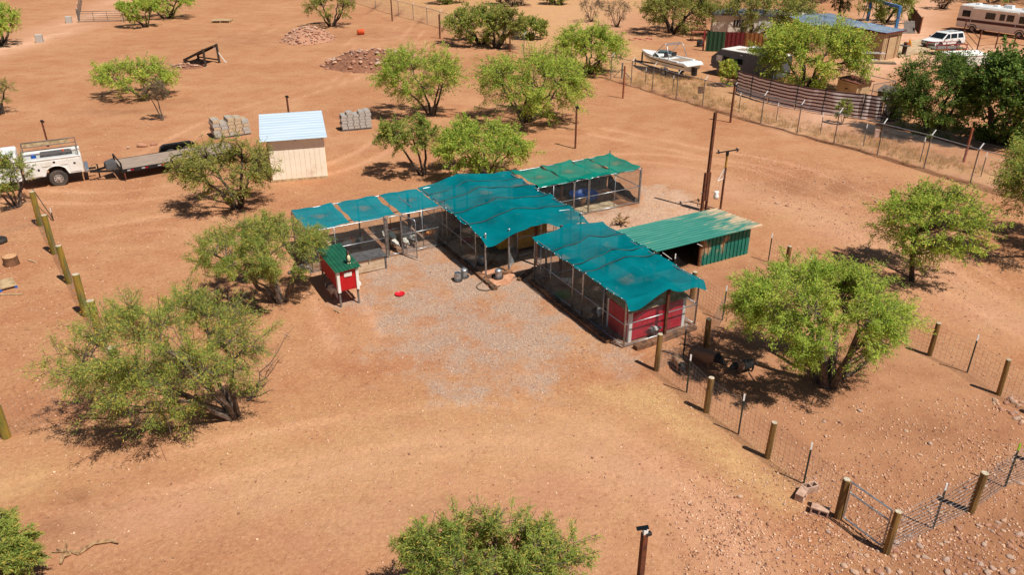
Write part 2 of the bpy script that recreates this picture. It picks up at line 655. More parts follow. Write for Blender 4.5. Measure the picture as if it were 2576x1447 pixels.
def cloth_mat(name, c0, c1, thin=0.16):
    m, nt, out = nodes(name)
    vec = coords(nt, 'Object')
    c = mixc(nt, ramp(nt, noise(nt, 0.9, 5, vec), 0.4, 0.65), c0, c1)
    c = mixc(nt, math_n(nt, 'MULTIPLY', ramp(nt, noise(nt, 2.3, 6, coords(nt, 'Object', (1, 0.5, 1)), 0.75), 0.60, 0.82), 0.38), c, srgb(112, 144, 138))
    d = nd(nt, 'BsdfDiffuse')
    tl = nd(nt, 'BsdfTranslucent')
    tr = nd(nt, 'BsdfTransparent')
    nt.links.new(c, d.inputs[0])
    nt.links.new(c, tl.inputs[0])
    m1 = nd(nt, 'MixShader')
    m1.inputs[0].default_value = 0.07
    nt.links.new(d.outputs[0], m1.inputs[1])
    nt.links.new(tl.outputs[0], m1.inputs[2])
    m2 = nd(nt, 'MixShader')
    th = math_n(nt, 'ADD', math_n(nt, 'MULTIPLY', ramp(nt, noise(nt, 0.8, 3, vec), 0.58, 0.68), 0.20), thin)
    nt.links.new(th, m2.inputs[0])
    nt.links.new(m1.outputs[0], m2.inputs[1])
    nt.links.new(tr.outputs[0], m2.inputs[2])
    bp_ = nd(nt, 'Bump', Strength=0.5, Distance=0.05)
    nt.links.new(noise(nt, 3.0, 5, coords(nt, 'Object', (0.5, 2.2, 1)), 0.6, 0.6), bp_.inputs['Height'])
    nt.links.new(bp_.outputs[0], d.inputs['Normal'])
    nt.links.new(m2.outputs[0], out.inputs[0])
    M[name] = m


cloth_mat('cloth_teal', srgb(4, 108, 116), srgb(2, 94, 102), 0.035)
cloth_mat('cloth_teal_light', srgb(8, 122, 132), srgb(4, 108, 118), 0.05)
cloth_mat('cloth_green', srgb(16, 126, 108), srgb(8, 110, 96), 0.08)

# ------------------------------------------------------------------ the ground: one sheet out to the horizon
def axis(lo, hi, step, far, grow=1.13):
    a = list(np.arange(lo, hi, step))
    d = step
    while a[-1] < far:
        d *= grow
        a.append(a[-1] + d)
    d = step
    while a[0] > -far:
        d *= grow
        a.insert(0, a[0] - d)
    return np.array(a)


gxs = axis(-26, 26, 0.17, 700)
gys = axis(10, 50, 0.16, 900)
GX, GY = np.meshgrid(gxs, gys, indexing='ij')
GZ = gz_arr(GX, GY)
nx, ny = GX.shape
me = bpy.data.meshes.new('ground')
me.vertices.add(nx * ny)
me.vertices.foreach_set('co', np.stack([GX, GY, GZ], -1).astype(np.float32).ravel())
ii, jj = np.meshgrid(np.arange(nx - 1), np.arange(ny - 1), indexing='ij')
q = np.stack([ii * ny + jj, (ii + 1) * ny + jj, (ii + 1) * ny + jj + 1, ii * ny + jj + 1], -1).reshape(-1, 4)
me.loops.add(q.size)
me.loops.foreach_set('vertex_index', q.astype(np.int32).ravel())
me.polygons.add(len(q))
me.polygons.foreach_set('loop_start', np.arange(0, q.size, 4, dtype=np.int32))
me.polygons.foreach_set('use_smooth', np.ones(len(q), bool))
me.update(calc_edges=True)


def wp(*st):
    return [tuple(W(*p)[:2]) for p in st]


gravel = np.maximum.reduce([
    poly_mask(GX, GY, gp((880, 760), (905, 690), (985, 625), (1060, 560), (1240, 640), (1400, 690), (1500, 800), (1590, 900), (1480, 905), (1390, 960), (1250, 1010), (1130, 985), (1010, 930), (930, 850)), 1.9) * 0.72,
    poly_mask(GX, GY, wp((6.6, 28), (6.6, 30.6), (16.8, 30.7), (16.8, 24), (14, 23.3), (16.9, 23), (16.8, 17.4), (13.8, 17.4), (13.0, 23.2), (12.2, 26)), 0.3) * 0.6,
    poly_mask(GX, GY, gp((1330, 600), (1400, 545), (1600, 520), (1620, 470), (1690, 465), (1800, 530), (1700, 560), (1545, 600), (1450, 640)), 0.5) * 0.9,
    poly_mask(GX, GY, gp((2500, 950), (2640, 990), (2640, 1040), (2480, 1000)), 0.3) * 0.6])
pale_gravel = poly_mask(GX, GY, gp((1420, 570), (1480, 545), (1600, 520), (1620, 470), (1690, 465), (1800, 530), (1700, 560), (1545, 600)), 0.6)
straw = np.maximum.reduce([
    poly_mask(GX, GY, gp((1480, 980), (1640, 965), (1720, 1030), (1900, 1150), (2010, 1240), (1960, 1290), (1800, 1160), (1650, 1060)), 0.5),
    poly_mask(GX, GY, gp((500, 1110), (800, 980), (1100, 1010), (1500, 1000), (1640, 1080), (1500, 1160), (1100, 1220), (700, 1290), (480, 1230)), 1.0) * 0.32,
    poly_mask(GX, GY, gp((-200, 1170), (150, 1160), (220, 1230), (0, 1300), (-200, 1330)), 0.6) * 0.6])
track = np.maximum.reduce([
    poly_mask(GX, GY, gp((-300, 260), (-100, 175), (40, 128), (150, 95), (215, 60), (300, 30), (320, -10), (265, -10), (230, 30), (150, 60), (40, 100), (-60, 130), (-300, 200)), 1.5),
    poly_mask(GX, GY, gp((2180, 30), (2270, -10), (2360, -10), (2330, 60), (2400, 110), (2620, 130), (2620, 170), (2300, 165), (2180, 200), (2120, 300), (1990, 330), (2150, 190)), 2.0),
    np.exp(-(seg_dist(GX, GY, RUTS[0]) / 1.2) ** 2) * 0.35, np.exp(-(seg_dist(GX, GY, RUTS[1]) / 1.0) ** 2) * 0.4, np.exp(-(seg_dist(GX, GY, RUTS[2]) / 1.6) ** 2) * 0.4, poly_mask(GX, GY, gp((900, 1050), (1500, 1040), (1800, 1250), (1700, 1447), (700, 1447), (600, 1250)), 1.6) * 0.22,
    poly_mask(GX, GY, gp((1290, 0), (1600, 0), (1560, 110), (1430, 130), (1330, 60)), 5.0) * 0.5])
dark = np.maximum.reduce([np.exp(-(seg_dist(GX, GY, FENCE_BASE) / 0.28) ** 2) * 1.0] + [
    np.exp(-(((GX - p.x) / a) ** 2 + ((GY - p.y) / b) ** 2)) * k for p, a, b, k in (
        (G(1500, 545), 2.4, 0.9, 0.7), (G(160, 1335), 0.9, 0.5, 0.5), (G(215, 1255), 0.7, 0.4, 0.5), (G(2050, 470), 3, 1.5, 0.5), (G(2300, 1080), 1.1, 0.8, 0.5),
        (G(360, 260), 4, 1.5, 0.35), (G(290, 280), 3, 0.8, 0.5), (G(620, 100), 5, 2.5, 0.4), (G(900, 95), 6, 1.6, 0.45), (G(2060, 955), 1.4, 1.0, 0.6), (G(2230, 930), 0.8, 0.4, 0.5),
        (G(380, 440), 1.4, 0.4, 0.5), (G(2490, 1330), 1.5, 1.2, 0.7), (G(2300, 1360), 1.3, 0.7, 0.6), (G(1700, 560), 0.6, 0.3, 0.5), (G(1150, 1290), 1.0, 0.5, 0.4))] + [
    poly_mask(GX, GY, wp((6.6, 28), (6.6, 30.6), (22.5, 30.6), (22.5, 28), (16.8, 28), (16.8, 25), (12.3, 25), (12.2, 28)), 0.2) * 0.95,  # kennel and shelter floors: shade under the covers painted in as darker soil
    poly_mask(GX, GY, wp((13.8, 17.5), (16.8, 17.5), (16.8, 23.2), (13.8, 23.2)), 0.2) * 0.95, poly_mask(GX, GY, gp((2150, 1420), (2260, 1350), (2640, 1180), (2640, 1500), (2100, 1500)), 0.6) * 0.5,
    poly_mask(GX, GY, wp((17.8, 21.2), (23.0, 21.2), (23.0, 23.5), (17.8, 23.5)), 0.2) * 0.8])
far_side = [(p[0] + 1.0, p[1] + 0.4) for p in FENCE_BASE]
dryg = poly_mask(GX, GY, far_side[::-1] + [(-20, 135), (30, 135), tuple(G(1500, 60)[:2]), tuple(G(1790, 200)[:2]), tuple(G(1990, 330)[:2]), tuple(G(2400, 420)[:2]), tuple(G(2700, 470)[:2])][::1], 1.2)
rut = np.exp(-(rut_near(GX, GY) / 0.26) ** 2) * np.clip(0.75 + 1.2 * vnoise(GX, GY, 3.0), 0, 1)
pen = poly_mask(GX, GY, wp((13.7, 16.0), (16.5, 16.2), (18, 17.6), (17.5, 20.8), (23, 21), (23, 6), (13.7, 6.5)), 0.8)
for nm, a in (('rut', rut), ('pen', pen), ('gravel', gravel), ('pale', pale_gravel), ('straw', straw), ('track', track), ('dark', dark), ('dryg', dryg)):
    at = me.attributes.new(nm, 'FLOAT', 'POINT')
    at.data.foreach_set('value', a.astype(np.float32).ravel())

m, nt, out = nodes('ground')
vec = coords(nt, 'Object')
att = lambda nme: nd(nt, 'Attribute', attribute_name=nme).outputs['Fac']
n_big = noise(nt, 0.12, 4, vec)
n_mid = noise(nt, 0.55, 7, vec, 0.68, 0.4)
n_fine = noise(nt, 9.0, 6, vec, 0.75)
n_peb = noise(nt, 34.0, 3, vec, 0.7)
c = mixc(nt, ramp(nt, n_big, 0.35, 0.68), srgb(172, 121, 86), srgb(187, 138, 102))
c = mixc(nt, math_n(nt, 'MULTIPLY', ramp(nt, n_mid, 0.44, 0.66), 0.7), c, srgb(162, 104, 72))
c = mixc(nt, math_n(nt, 'MULTIPLY', ramp(nt, n_fine, 0.50, 0.70), 0.5), c, srgb(208, 158, 118))
c = mixc(nt, math_n(nt, 'MULTIPLY', ramp(nt, n_fine, 0.48, 0.30), 0.55), c, srgb(138, 90, 62))
tanp = ramp(nt, noise(nt, 0.23, 7, coords(nt, 'Object', (1, 1.6, 1)), 0.72, 0.6), 0.44, 0.66)
c = mixc(nt, math_n(nt, 'MULTIPLY', tanp, 0.34), c, mixc(nt, ramp(nt, n_fine, 0.38, 0.62), srgb(172, 130, 92), srgb(206, 166, 122)))
trk = math_n(nt, 'MULTIPLY', att('track'), ramp(nt, n_mid, 0.25, 0.6))
c = mixc(nt, math_n(nt, 'MULTIPLY', trk, 0.9), c, srgb(222, 178, 148))
c = mixc(nt, math_n(nt, 'MULTIPLY', math_n(nt, 'MULTIPLY', att('rut'), ramp(nt, n_fine, 0.3, 0.6)), 0.75), c, srgb(208, 158, 124))
n_cl = noise(nt, 3.2, 6, vec, 0.75, 0.8)
c = mixc(nt, math_n(nt, 'MULTIPLY', ramp(nt, n_cl, 0.46, 0.30), 0.5), c, srgb(144, 92, 64))
c = mixc(nt, math_n(nt, 'MULTIPLY', ramp(nt, n_cl, 0.58, 0.72), 0.4), c, srgb(206, 152, 118))
sgate = math_n(nt, 'MULTIPLY', att('straw'), ramp(nt, noise(nt, 1.3, 8, vec, 0.8), 0.34, 0.62))
straw_c = mixc(nt, ramp(nt, noise(nt, 26, 4, coords(nt, 'Object', (1, 2.2, 1)), 0.8), 0.4, 0.62), srgb(190, 148, 100), srgb(226, 190, 136))
c = mixc(nt, math_n(nt, 'MULTIPLY', sgate, 0.8), c, straw_c)
dg = math_n(nt, 'MULTIPLY', att('dryg'), ramp(nt, noise(nt, 0.7, 6, vec, 0.7), 0.36, 0.60))
dry_c = mixc(nt, ramp(nt, noise(nt, 12, 5, vec, 0.8), 0.4, 0.62), srgb(176, 130, 88), srgb(210, 172, 122))
c = mixc(nt, dg, c, dry_c)
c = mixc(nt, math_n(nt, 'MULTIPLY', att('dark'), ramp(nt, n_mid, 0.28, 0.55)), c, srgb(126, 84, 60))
vor = nd(nt, 'TexVoronoi', Scale=44.0)
nt.links.new(vec, vor.inputs['Vector'])
sep = nd(nt, 'SeparateColor')
nt.links.new(vor.outputs['Color'], sep.inputs[0])
grav_c = mixc(nt, sep.outputs[0], srgb(166, 138, 118), srgb(210, 180, 156))
grav_c = mixc(nt, ramp(nt, sep.outputs[1], 0.74, 0.80), grav_c, srgb(156, 142, 138))
grav_c = mixc(nt, ramp(nt, sep.outputs[2], 0.84, 0.86), grav_c, srgb(222, 196, 170))
grav_c = mixc(nt, math_n(nt, 'MULTIPLY', ramp(nt, vor.outputs['Distance'], 0.45, 0.75), 0.55), grav_c, srgb(120, 84, 64))
grav_c = mixc(nt, math_n(nt, 'MULTIPLY', att('pale'), 0.6), grav_c, srgb(222, 180, 148))
gg_ = math_n(nt, 'ADD', att('gravel'), math_n(nt, 'MULTIPLY', math_n(nt, 'SUBTRACT', noise(nt, 0.7, 6, vec, 0.7), 0.5), 3.4))
ggate = math_n(nt, 'MULTIPLY', ramp(nt, gg_, 0.25, 0.85), ramp(nt, att('gravel'), 0.02, 0.25))
ggate = math_n(nt, 'MULTIPLY', ggate, ramp(nt, n_fine, 0.30, 0.52))
c = mixc(nt, ggate, c, grav_c)
c = mixc(nt, math_n(nt, 'MULTIPLY', att('pen'), 0.6), c, mixc(nt, ramp(nt, n_mid, 0.35, 0.65), srgb(176, 128, 96), srgb(154, 108, 80)))
# loose pebbles everywhere
v2 = nd(nt, 'TexVoronoi', Scale=7.0)
nt.links.new(vec, v2.inputs['Vector'])
s2 = nd(nt, 'SeparateColor')
nt.links.new(v2.outputs['Color'], s2.inputs[0])
peb = math_n(nt, 'MULTIPLY', ramp(nt, v2.outputs['Distance'], 0.24, 0.16), math_n(nt, 'GREATER_THAN', s2.outputs[0], 0.80))
c = mixc(nt, math_n(nt, 'MULTIPLY', peb, 0.6), c, mixc(nt, s2.outputs[1], srgb(150, 100, 74), srgb(222, 180, 150)))
p = nd(nt, 'BsdfPrincipled', Roughness=0.97)
p.inputs['Specular IOR Level'].default_value = 0.1
nt.links.new(c, p.inputs['Base Color'])
hsum = math_n(nt, 'ADD', math_n(nt, 'MULTIPLY', n_fine, 0.7), math_n(nt, 'MULTIPLY', n_peb, 0.35))
hsum = math_n(nt, 'ADD', hsum, math_n(nt, 'MULTIPLY', n_mid, 1.2))
hsum = math_n(nt, 'ADD', hsum, math_n(nt, 'MULTIPLY', peb, 0.35))
hsum = math_n(nt, 'SUBTRACT', hsum, math_n(nt, 'MULTIPLY', math_n(nt, 'MULTIPLY', vor.outputs['Distance'], ggate), 0.5))
hsum = math_n(nt, 'ADD', hsum, math_n(nt, 'MULTIPLY', n_cl, 0.9))
b = nd(nt, 'Bump', Strength=0.7, Distance=0.06)
nt.links.new(hsum, b.inputs['Height'])
nt.links.new(b.outputs[0], p.inputs['Normal'])
nt.links.new(p.outputs[0], out.inputs[0])
M['ground'] = m
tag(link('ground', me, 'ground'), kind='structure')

# a thin concrete apron by the neighbour's drive
pp = [G(2238, 118), G(2330, 98), G(2340, 128), G(2262, 146)]
mb = MB()
mb.add([(p_.x, p_.y, -0.15) for p_ in pp] + [(p_.x, p_.y, 0.16) for p_ in pp], [(4, 5, 6, 7), (0, 1, 5, 4), (1, 2, 6, 5), (2, 3, 7, 6), (3, 0, 4, 7)])
tag(mb.build('pavement', 'concrete'), kind='structure')

# ------------------------------------------------------------------ chain-link kennels
def diamond(p, q, z0, z1, pitch, r, mb=None):
    """chain-link wires filling the upright rectangle from p to q"""
    p, q = np.array(p[:2], float), np.array(q[:2], float)
    L = np.linalg.norm(q - p)
    e = (q - p) / L
    Hh = z1 - z0
    k = np.arange(-Hh, L, pitch)
    segs = []
    for sgn in (1, -1):
        u0 = k.copy()
        u1 = k + Hh
        w0 = np.zeros_like(k)
        w1 = np.full_like(k, Hh)
        lo = np.maximum(0, -u0)
        w0 = w0 + lo
        u0 = u0 + lo
        hi = np.maximum(0, u1 - L)
        w1 = w1 - hi
        u1 = u1 - hi
        if sgn < 0:
            w0, w1 = Hh - w0, Hh - w1
        a = np.stack([p[0] + e[0] * u0, p[1] + e[1] * u0, z0 + w0], -1)
        b = np.stack([p[0] + e[0] * u1, p[1] + e[1] * u1, z0 + w1], -1)
        s_ = np.stack([a, b], 1)
        segs.append(s_[(u1 - u0) > 0.02])
    mb = mb or MB()
    return mb.wires(np.concatenate(segs), r)


TOPZ = 1.73


def panel(parent, p, q, mids=(), z0=0.06, z1=TOPZ, rail=0.86, r=0.021, name='panel_frame', pitch=0.062, mesh=True):
    """one kennel panel: bent steel tube frame, a mid rail, uprights at the fractions mids, wire fabric"""
    p, q = Vector((p[0], p[1], 0)), Vector((q[0], q[1], 0))
    d = (q - p).normalized()
    c = 0.10
    mb = MB()
    P = lambda base, off, z: base + d * off + Vector((0, 0, z))
    pts = [P(p, 0, z0), P(p, 0, z1 - c), P(p, c * 0.3, z1 - c * 0.3), P(p, c, z1), P(q, -c, z1), P(q, -c * 0.3, z1 - c * 0.3), P(q, 0, z1 - c), P(q, 0, z0)]
    mb.path(pts, r, 6)
    mb.tube(P(p, 0, z0 + 0.02), P(q, 0, z0 + 0.02), r * 0.9, n=6)
    if rail:
        mb.tube(P(p, 0, rail), P(q, 0, rail), r * 0.9, n=6)
    for m_ in mids:
        b = p.lerp(q, m_)
        mb.tube(P(b, 0, z0), P(b, 0, z1), r * 0.8, n=6)
    f = mb.build(name, 'galv', parent, smooth=True)
    if mesh:
        diamond(p, q, z0 + 0.03, z1 - 0.03, pitch, 0.0017).build('chain_mesh', 'chain', f)
    return f


def kennel(label, s0, t0):
    o = thing('chain_link_kennel', label, 'kennel', W(s0, t0), YA)
    return o


def post(parent, s, t, h, mt='rust', w=0.09, name='post', z0=-0.25):
    return MB().box(s - w / 2, s + w / 2, t - w / 2, t + w / 2, z0, h).build(name, mt, parent)


# kennel A, front right: two panels long, red coop at its near end
kA = kennel('front chain-link kennel with a red coop inside its near end', 13.83, 17.45)
LA, WA = 5.75, 3.02
panel(kA, (0, 0), (0, 2.42), (0.5,))
panel(kA, (0, 2.46), (0, 3.06), (), name='gate_frame')
panel(kA, (0, 3.10), (0, LA), (0.55, 0.82))
panel(kA, (0.03, 0), (WA, 0), ())
panel(kA, (WA, 0.03), (WA, 2.87), (0.5,))
panel(kA, (WA, 2.9), (WA, LA), (0.5,))
panel(kA, (0.03, LA), (0.5, LA), (), name='gate_frame')
panel(kA, (0.55, LA), (WA, LA), (0.6,))
post(kA, 1.62, -0.09, 1.86)
post(kA, 1.3, 2.9, 1.9)
post(kA, 1.25, LA + 0.1, 2.0)

# kennel B, middle
kB = kennel('middle chain-link kennel under the largest shade cloth', 12.33, 24.42)
panel(kB, (0, 0.75), (0, 3.4), (0.5,))
panel(kB, (0, 3.43), (0, 6.05), (0.5,))
panel(kB, (0.02, 6.08), (2.2, 6.08), (0.5,))
panel(kB, (2.25, 6.08), (4.4, 6.08), (0.5,))
panel(kB, (4.42, 0.75), (4.42, 3.4), (0.5,))
panel(kB, (4.42, 3.43), (4.42, 6.05), (0.5,))
panel(kB, (1.98, 0.92), (3.1, 1.0), ())
panel(kB, (3.13, 1.0), (4.40, 0.75), (0.5,))
panel(kB, (1.08, 0.06), (1.92, 0.86), (), name='gate_frame')
for a, b in ((0.05, 0.0), (1.06, -0.03), (4.42, 0.05)):
    MB().tube((a, b, -0.2), (a, b, 1.78), 0.036, n=10).lathe([(0.045, 1.76), (0.045, 1.80), (0.01, 1.83)], 10, (a, b, 0)).build('post', 'galv', kB, smooth=False)
post(kB, 2.29, 0.0, 1.86)
post(kB, 1.7, 3.1, 1.9)
post(kB, 1.65, 6.2, 1.98)

# kennel C, the strip on the left with its gate open
kC = kennel('left chain-link run with an open gate and white turkeys', 6.6, 28.0)
LC = 5.6
panel(kC, (0, 0), (3.05, 0), (0.33,))
MB().bar((3.1, 0.0, 0), (3.1, 0.0, 1.72), 0.09, 0.09).build('post', 'wood_grey', kC)
panel(kC, (3.18, 0), (3.75, 0), (), name='gate_frame', mesh=False, rail=0)
panel(kC, (3.78, 0), (LC, 0), (0.5,))
panel(kC, (3.72, -0.08), (4.06, -0.82), (), name='gate_frame')
panel(kC, (0, 0.03), (0, 2.5), (0.5,))
panel(kC, (0, 2.53), (2.8, 2.53), (0.5,))
panel(kC, (2.83, 2.53), (LC, 2.53), (0.5,))
for x_ in (1.55, 3.1, 4.5):
    MB().tube((x_, 0, TOPZ - 0.01), (x_, 2.5, TOPZ - 0.01), 0.02, n=6).build('rafter', 'galv', kC)
post(kC, 5.0, 2.3, 1.7)

# kennel D, back right with the blue pool
kD = kennel('rear right chain-link kennel holding a blue wading pool', 16.8, 28.08)
LD = 5.72
panel(kD, (0, 0), (1.98, 0), (0.45,))
panel(kD, (2.02, 0), (2.78, 0), (), name='gate_frame')
panel(kD, (2.84, 0), (LD, 0), (0.5,))
panel(kD, (LD, 0.03), (LD, 2.5), ())
panel(kD, (0, 2.53), (2.8, 2.53), (0.5,))
panel(kD, (2.83, 2.53), (LD, 2.53), (0.5,))
MB().tube((LD + 0.03, -0.03, -0.1), (LD + 0.03, -0.03, 1.78), 0.035, n=10).build('post', 'galv', kD)
MB().tube((LD + 0.03, 2.55, -0.1), (LD + 0.03, 2.55, 1.95), 0.035, n=10).build('post', 'galv', kD)
post(kD, 1.9, 0.9, 1.72)
# dark screen cloth along the back and the right side, sagging
for nm, pts in (('screen', [(0.15, 2.44), (3.0, 2.44), (5.6, 2.44)]), ('screen', [(5.62, 2.4), (5.64, 1.2), (5.66, 0.2)])):
    P = []
    for i in range(15):
        f = i / 14 * 2
        k = min(int(f), 1)
        a, b_ = Vector(pts[k]), Vector(pts[k + 1])
        q_ = a.lerp(b_, f - k)
        top = (0.92 if pts[0][0] < 1 else 0.75 - 0.5 * i / 14) + 0.05 * math.sin(i * 1.3)
        P.append([(q_.x + 0.02 * math.sin(i * 2.1 + j), q_.y + 0.02 * math.sin(i * 1.7 + j * 2), 0.03 + top * j / 4) for j in range(5)])
    MB().grid(P).build(nm, 'screen_dark', kD, smooth=True)

# timber sleepers round the kennels
def sleeper(label, s0, t0, s1, t1, w=0.2, h=0.2, seed=0):
    p, q_ = Wg(s0, t0), Wg(s1, t1)
    d = q_ - p
    L = d.length
    r_ = random.Random(seed)
    mb = MB()
    secs = []
    n = max(4, int(L / 0.5))
    for i in range(n + 1):
        x = L * i / n
        j = lambda: r_.uniform(-0.012, 0.012)
        secs.append([(x, -w / 2 + j(), -0.06), (x, w / 2 + j(), -0.06), (x, w / 2 + j(), h - 0.06 + j()), (x, -w / 2 + j(), h - 0.06 + j())])
    mb.loft(secs)
    o = mb.build('timber_sleeper', 'timber', None, bevel=0.015, loc=p, rz=math.atan2(d.y, d.x))
    tag(o, label, 'timber', 'timber sleepers around the kennels')


sleeper('long timber sleeper along the left side of the middle kennel, ending at the hose', 12.15, 23.22, 12.2, 26.1, seed=1)
sleeper('timber sleeper under the left wall of the middle kennel, towards the turkey run', 12.2, 26.14, 12.22, 29.2, 0.16, 0.14, 2)
sleeper('timber sleeper lying between the galvanised feeder and the brown post', 12.32, 24.28, 13.45, 24.3, 0.18, 0.16, 3)
sleeper('timber sleeper running from the open kennel gate to the front kennel corner', 13.3, 23.5, 14.4, 24.12, 0.16, 0.16, 4)
sleeper('timber sleeper beside the far half of the front kennel left wall', 13.62, 20.65, 13.66, 23.2, seed=5)
sleeper('timber sleeper beside the near half of the front kennel left wall', 13.6, 17.95, 13.62, 20.6, seed=6)
sleeper('big timber sleeper lying before the red coop end of the front kennel', 14.12, 17.2, 16.75, 17.32, 0.22, 0.22, seed=7)
sleeper('weathered timber sleeper at the rear right foot of the back kennel', 22.62, 28.3, 22.66, 30.2, seed=8)

# ------------------------------------------------------------------ shade cloths
def cloth(name, label, s0, s1, t0, t1, zf, mt, ns=26, nt_=60, seams=(), hang_front=0.0, edge_dots=True, seed=0, amp=0.012):
    """a sheet over the yard rectangle; zf(a, b) height with a, b in metres from the corner; seams are taut dark ropes along a"""
    o = W(s0, t0)
    r_ = np.random.default_rng(seed)
    A, B = s1 - s0, t1 - t0
    P = []
    for i in range(ns + 1):
        row = []
        for j in range(nt_ + 1):
            a, b = A * i / ns, B * j / nt_
            z = zf(a, b) + amp * 1.6 * math.sin(a * 5 + b * 2.3 + seed) * math.sin(b * 3.1 - a * 1.7) + 0.05 * float(vnoise(a * 0.5 + seed * 9, b, 0.42)) + 0.03 * float(vnoise(a * 0.35 + seed * 5, b, 0.16))
            row.append((a + 0.012 * math.sin(b * 4 + seed), b + 0.015 * math.sin(a * 5), z))
        P.append(row)
    mb = MB().grid(P)
    c_ = mb.build(name, mt, None, smooth=True, loc=o, rz=YA)
    tag(c_, label, 'shade cloth', 'shade cloths over the kennels')
    for b in seams:
        pts = [(A * i / ns, b + 0.05 * math.sin(i * 0.7 + b), zf(A * i / ns, b) + 0.02) for i in range(ns + 1)]
        MB().path(pts, 0.014, 5).build('seam_rope', 'tpost', c_)
    if edge_dots:
        mb = MB()
        for j in range(0, nt_, 4):
            for i in (0, ns):
                x, y, z = P[i][j]
                mb.lathe([(0.016, -0.004), (0.018, 0.012), (0.004, 0.016)], 6, (x, y, z + 0.006))
        tag(mb.build('grommet', 'white_tip', c_), kind='stuff')
    return c_


def tent(A, ridge, zr, ze, sag, bows, drop):
    """pitched sheet: ridge at a=ridge, bows at the b values, sagging between them"""
    def f(a, b):
        u = (ridge - a) / ridge if a < ridge else (a - ridge) / (A - ridge)
        z = zr - (zr - ze) * u ** 0.85
        k = 0
        while k < len(bows) - 2 and b > bows[k + 1]:
            k += 1
        w = (b - bows[k]) / (bows[k + 1] - bows[k])
        w = min(1, max(0, w))
        z -= sag * 4 * w * (1 - w) * (0.55 + 0.45 * math.sin(math.pi * u))
        z -= 0.07 * math.sin(math.pi * min(1, u)) * (1 if a < ridge else 0.6)
        if b < drop[0]:
            z -= drop[1] * (1 - b / drop[0]) ** 1.3 * (0.35 + 0.65 * abs(u) ** 0.6 + 0.25 * math.sin(a * 4.1))
        return z
    return f


cloth('shade_cloth', 'teal pitched shade cloth over the front kennel with the red coop', 13.74, 16.95, 17.2, 23.25, tent(3.21, 1.58, 2.06, 1.82, 0.15, [0, 2.5, 3.3, 4.6, 6.05], (0.2, 0.30)), 'cloth_teal', seams=(2.5, 3.25, 4.6), seed=1)
cloth('shade_cloth', 'largest teal shade cloth sagging over the middle kennel', 12.2, 16.85, 24.0, 30.6, tent(4.65, 1.95, 2.14, 1.80, 0.19, [0, 1.5, 2.9, 4.4, 5.4, 6.6], (0.6, 0.34)), 'cloth_teal', ns=34, seams=(1.5, 2.9, 4.4, 5.5), seed=2)


def flat(A, B, z, sag, tilt=0.0):
    def f(a, b):
        return z - sag * math.sin(math.pi * min(1, max(0, a / A))) * (0.4 + 0.6 * math.sin(math.pi * b / B)) + tilt * b
    return f


for i, (a0, a1, lb) in enumerate(((6.6, 8.3, 'bright teal shade cloth over the far left end of the turkey run'), (8.45, 10.2, 'bright teal shade cloth over the middle of the turkey run'), (10.4, 12.12, 'bright teal shade cloth beside the largest cloth, right end of the turkey run'))):
    cloth('shade_cloth', lb, a0, a1, 28.0, 30.55, flat(a1 - a0, 2.55, TOPZ + 0.05, 0.06), 'cloth_teal_light', 14, 24, (), edge_dots=False, seed=10 + i, amp=0.02)
for i, (a0, a1, lb) in enumerate(((16.9, 18.6, 'green shade cloth nearest the largest cloth on the rear kennel'), (18.5, 20.2, 'see-through green shade cloth second from left on the rear kennel'), (20.15, 21.25, 'narrow green shade cloth second from right on the rear kennel'), (21.15, 22.5, 'green shade cloth bunched at the right end of the rear kennel'))):
    cloth('shade_cloth', lb, a0, a1, 28.02, 30.65, flat(a1 - a0, 2.6, TOPZ + 0.05 + 0.012 * (i % 2), 0.10), 'cloth_green', 14, 24, (), edge_dots=False, seed=20 + i, amp=0.035)

# ------------------------------------------------------------------ red coop on legs with an owl on its roof
def corrugate(parent, name, mt, p00, p10, p11, p01, ribs, rib_h=0.03, rib_w=0.05, thick=0.012):
    """sheet metal roof: ribs run from the p00-p10 edge to the p01-p11 edge; each sheet line has its own raised ribs"""
    p00, p10, p11, p01 = map(Vector, (p00, p10, p11, p01))
    nrm = (p10 - p00).cross(p01 - p00).normalized()
    if nrm.z < 0:
        nrm = -nrm
    L = (p10 - p00).length
    prof = [(0, 0)]
    for i in range(ribs):
        x = (i + 0.5) / ribs * L
        prof += [(x - rib_w, 0), (x - rib_w * 0.45, rib_h), (x + rib_w * 0.45, rib_h), (x + rib_w, 0)]
    prof.append((L, 0))
    top0 = [p00.lerp(p10, x / L) + nrm * h for x, h in prof]
    top1 = [p01.lerp(p11, x / L) + nrm * h for x, h in prof]
    bot0 = [v - nrm * thick for v in top0]
    bot1 = [v - nrm * thick for v in top1]
    n = len(prof)
    mb = MB().add(top0 + top1 + bot0 + bot1,
                  [(i, i + 1, n + i + 1, n + i) for i in range(n - 1)] + [(2 * n + i + 1, 2 * n + i, 3 * n + i, 3 * n + i + 1) for i in range(n - 1)] +
                  [(2 * n + i, 2 * n + i + 1, i + 1, i) for i in range(n - 1)] + [(n + i, n + i + 1, 3 * n + i + 1, 3 * n + i) for i in range(n - 1)] +
                  [(0, n, 3 * n, 2 * n), (n - 1, 3 * n - 1, 4 * n - 1, 2 * n - 1)])
    return mb.build(name, mt, parent)


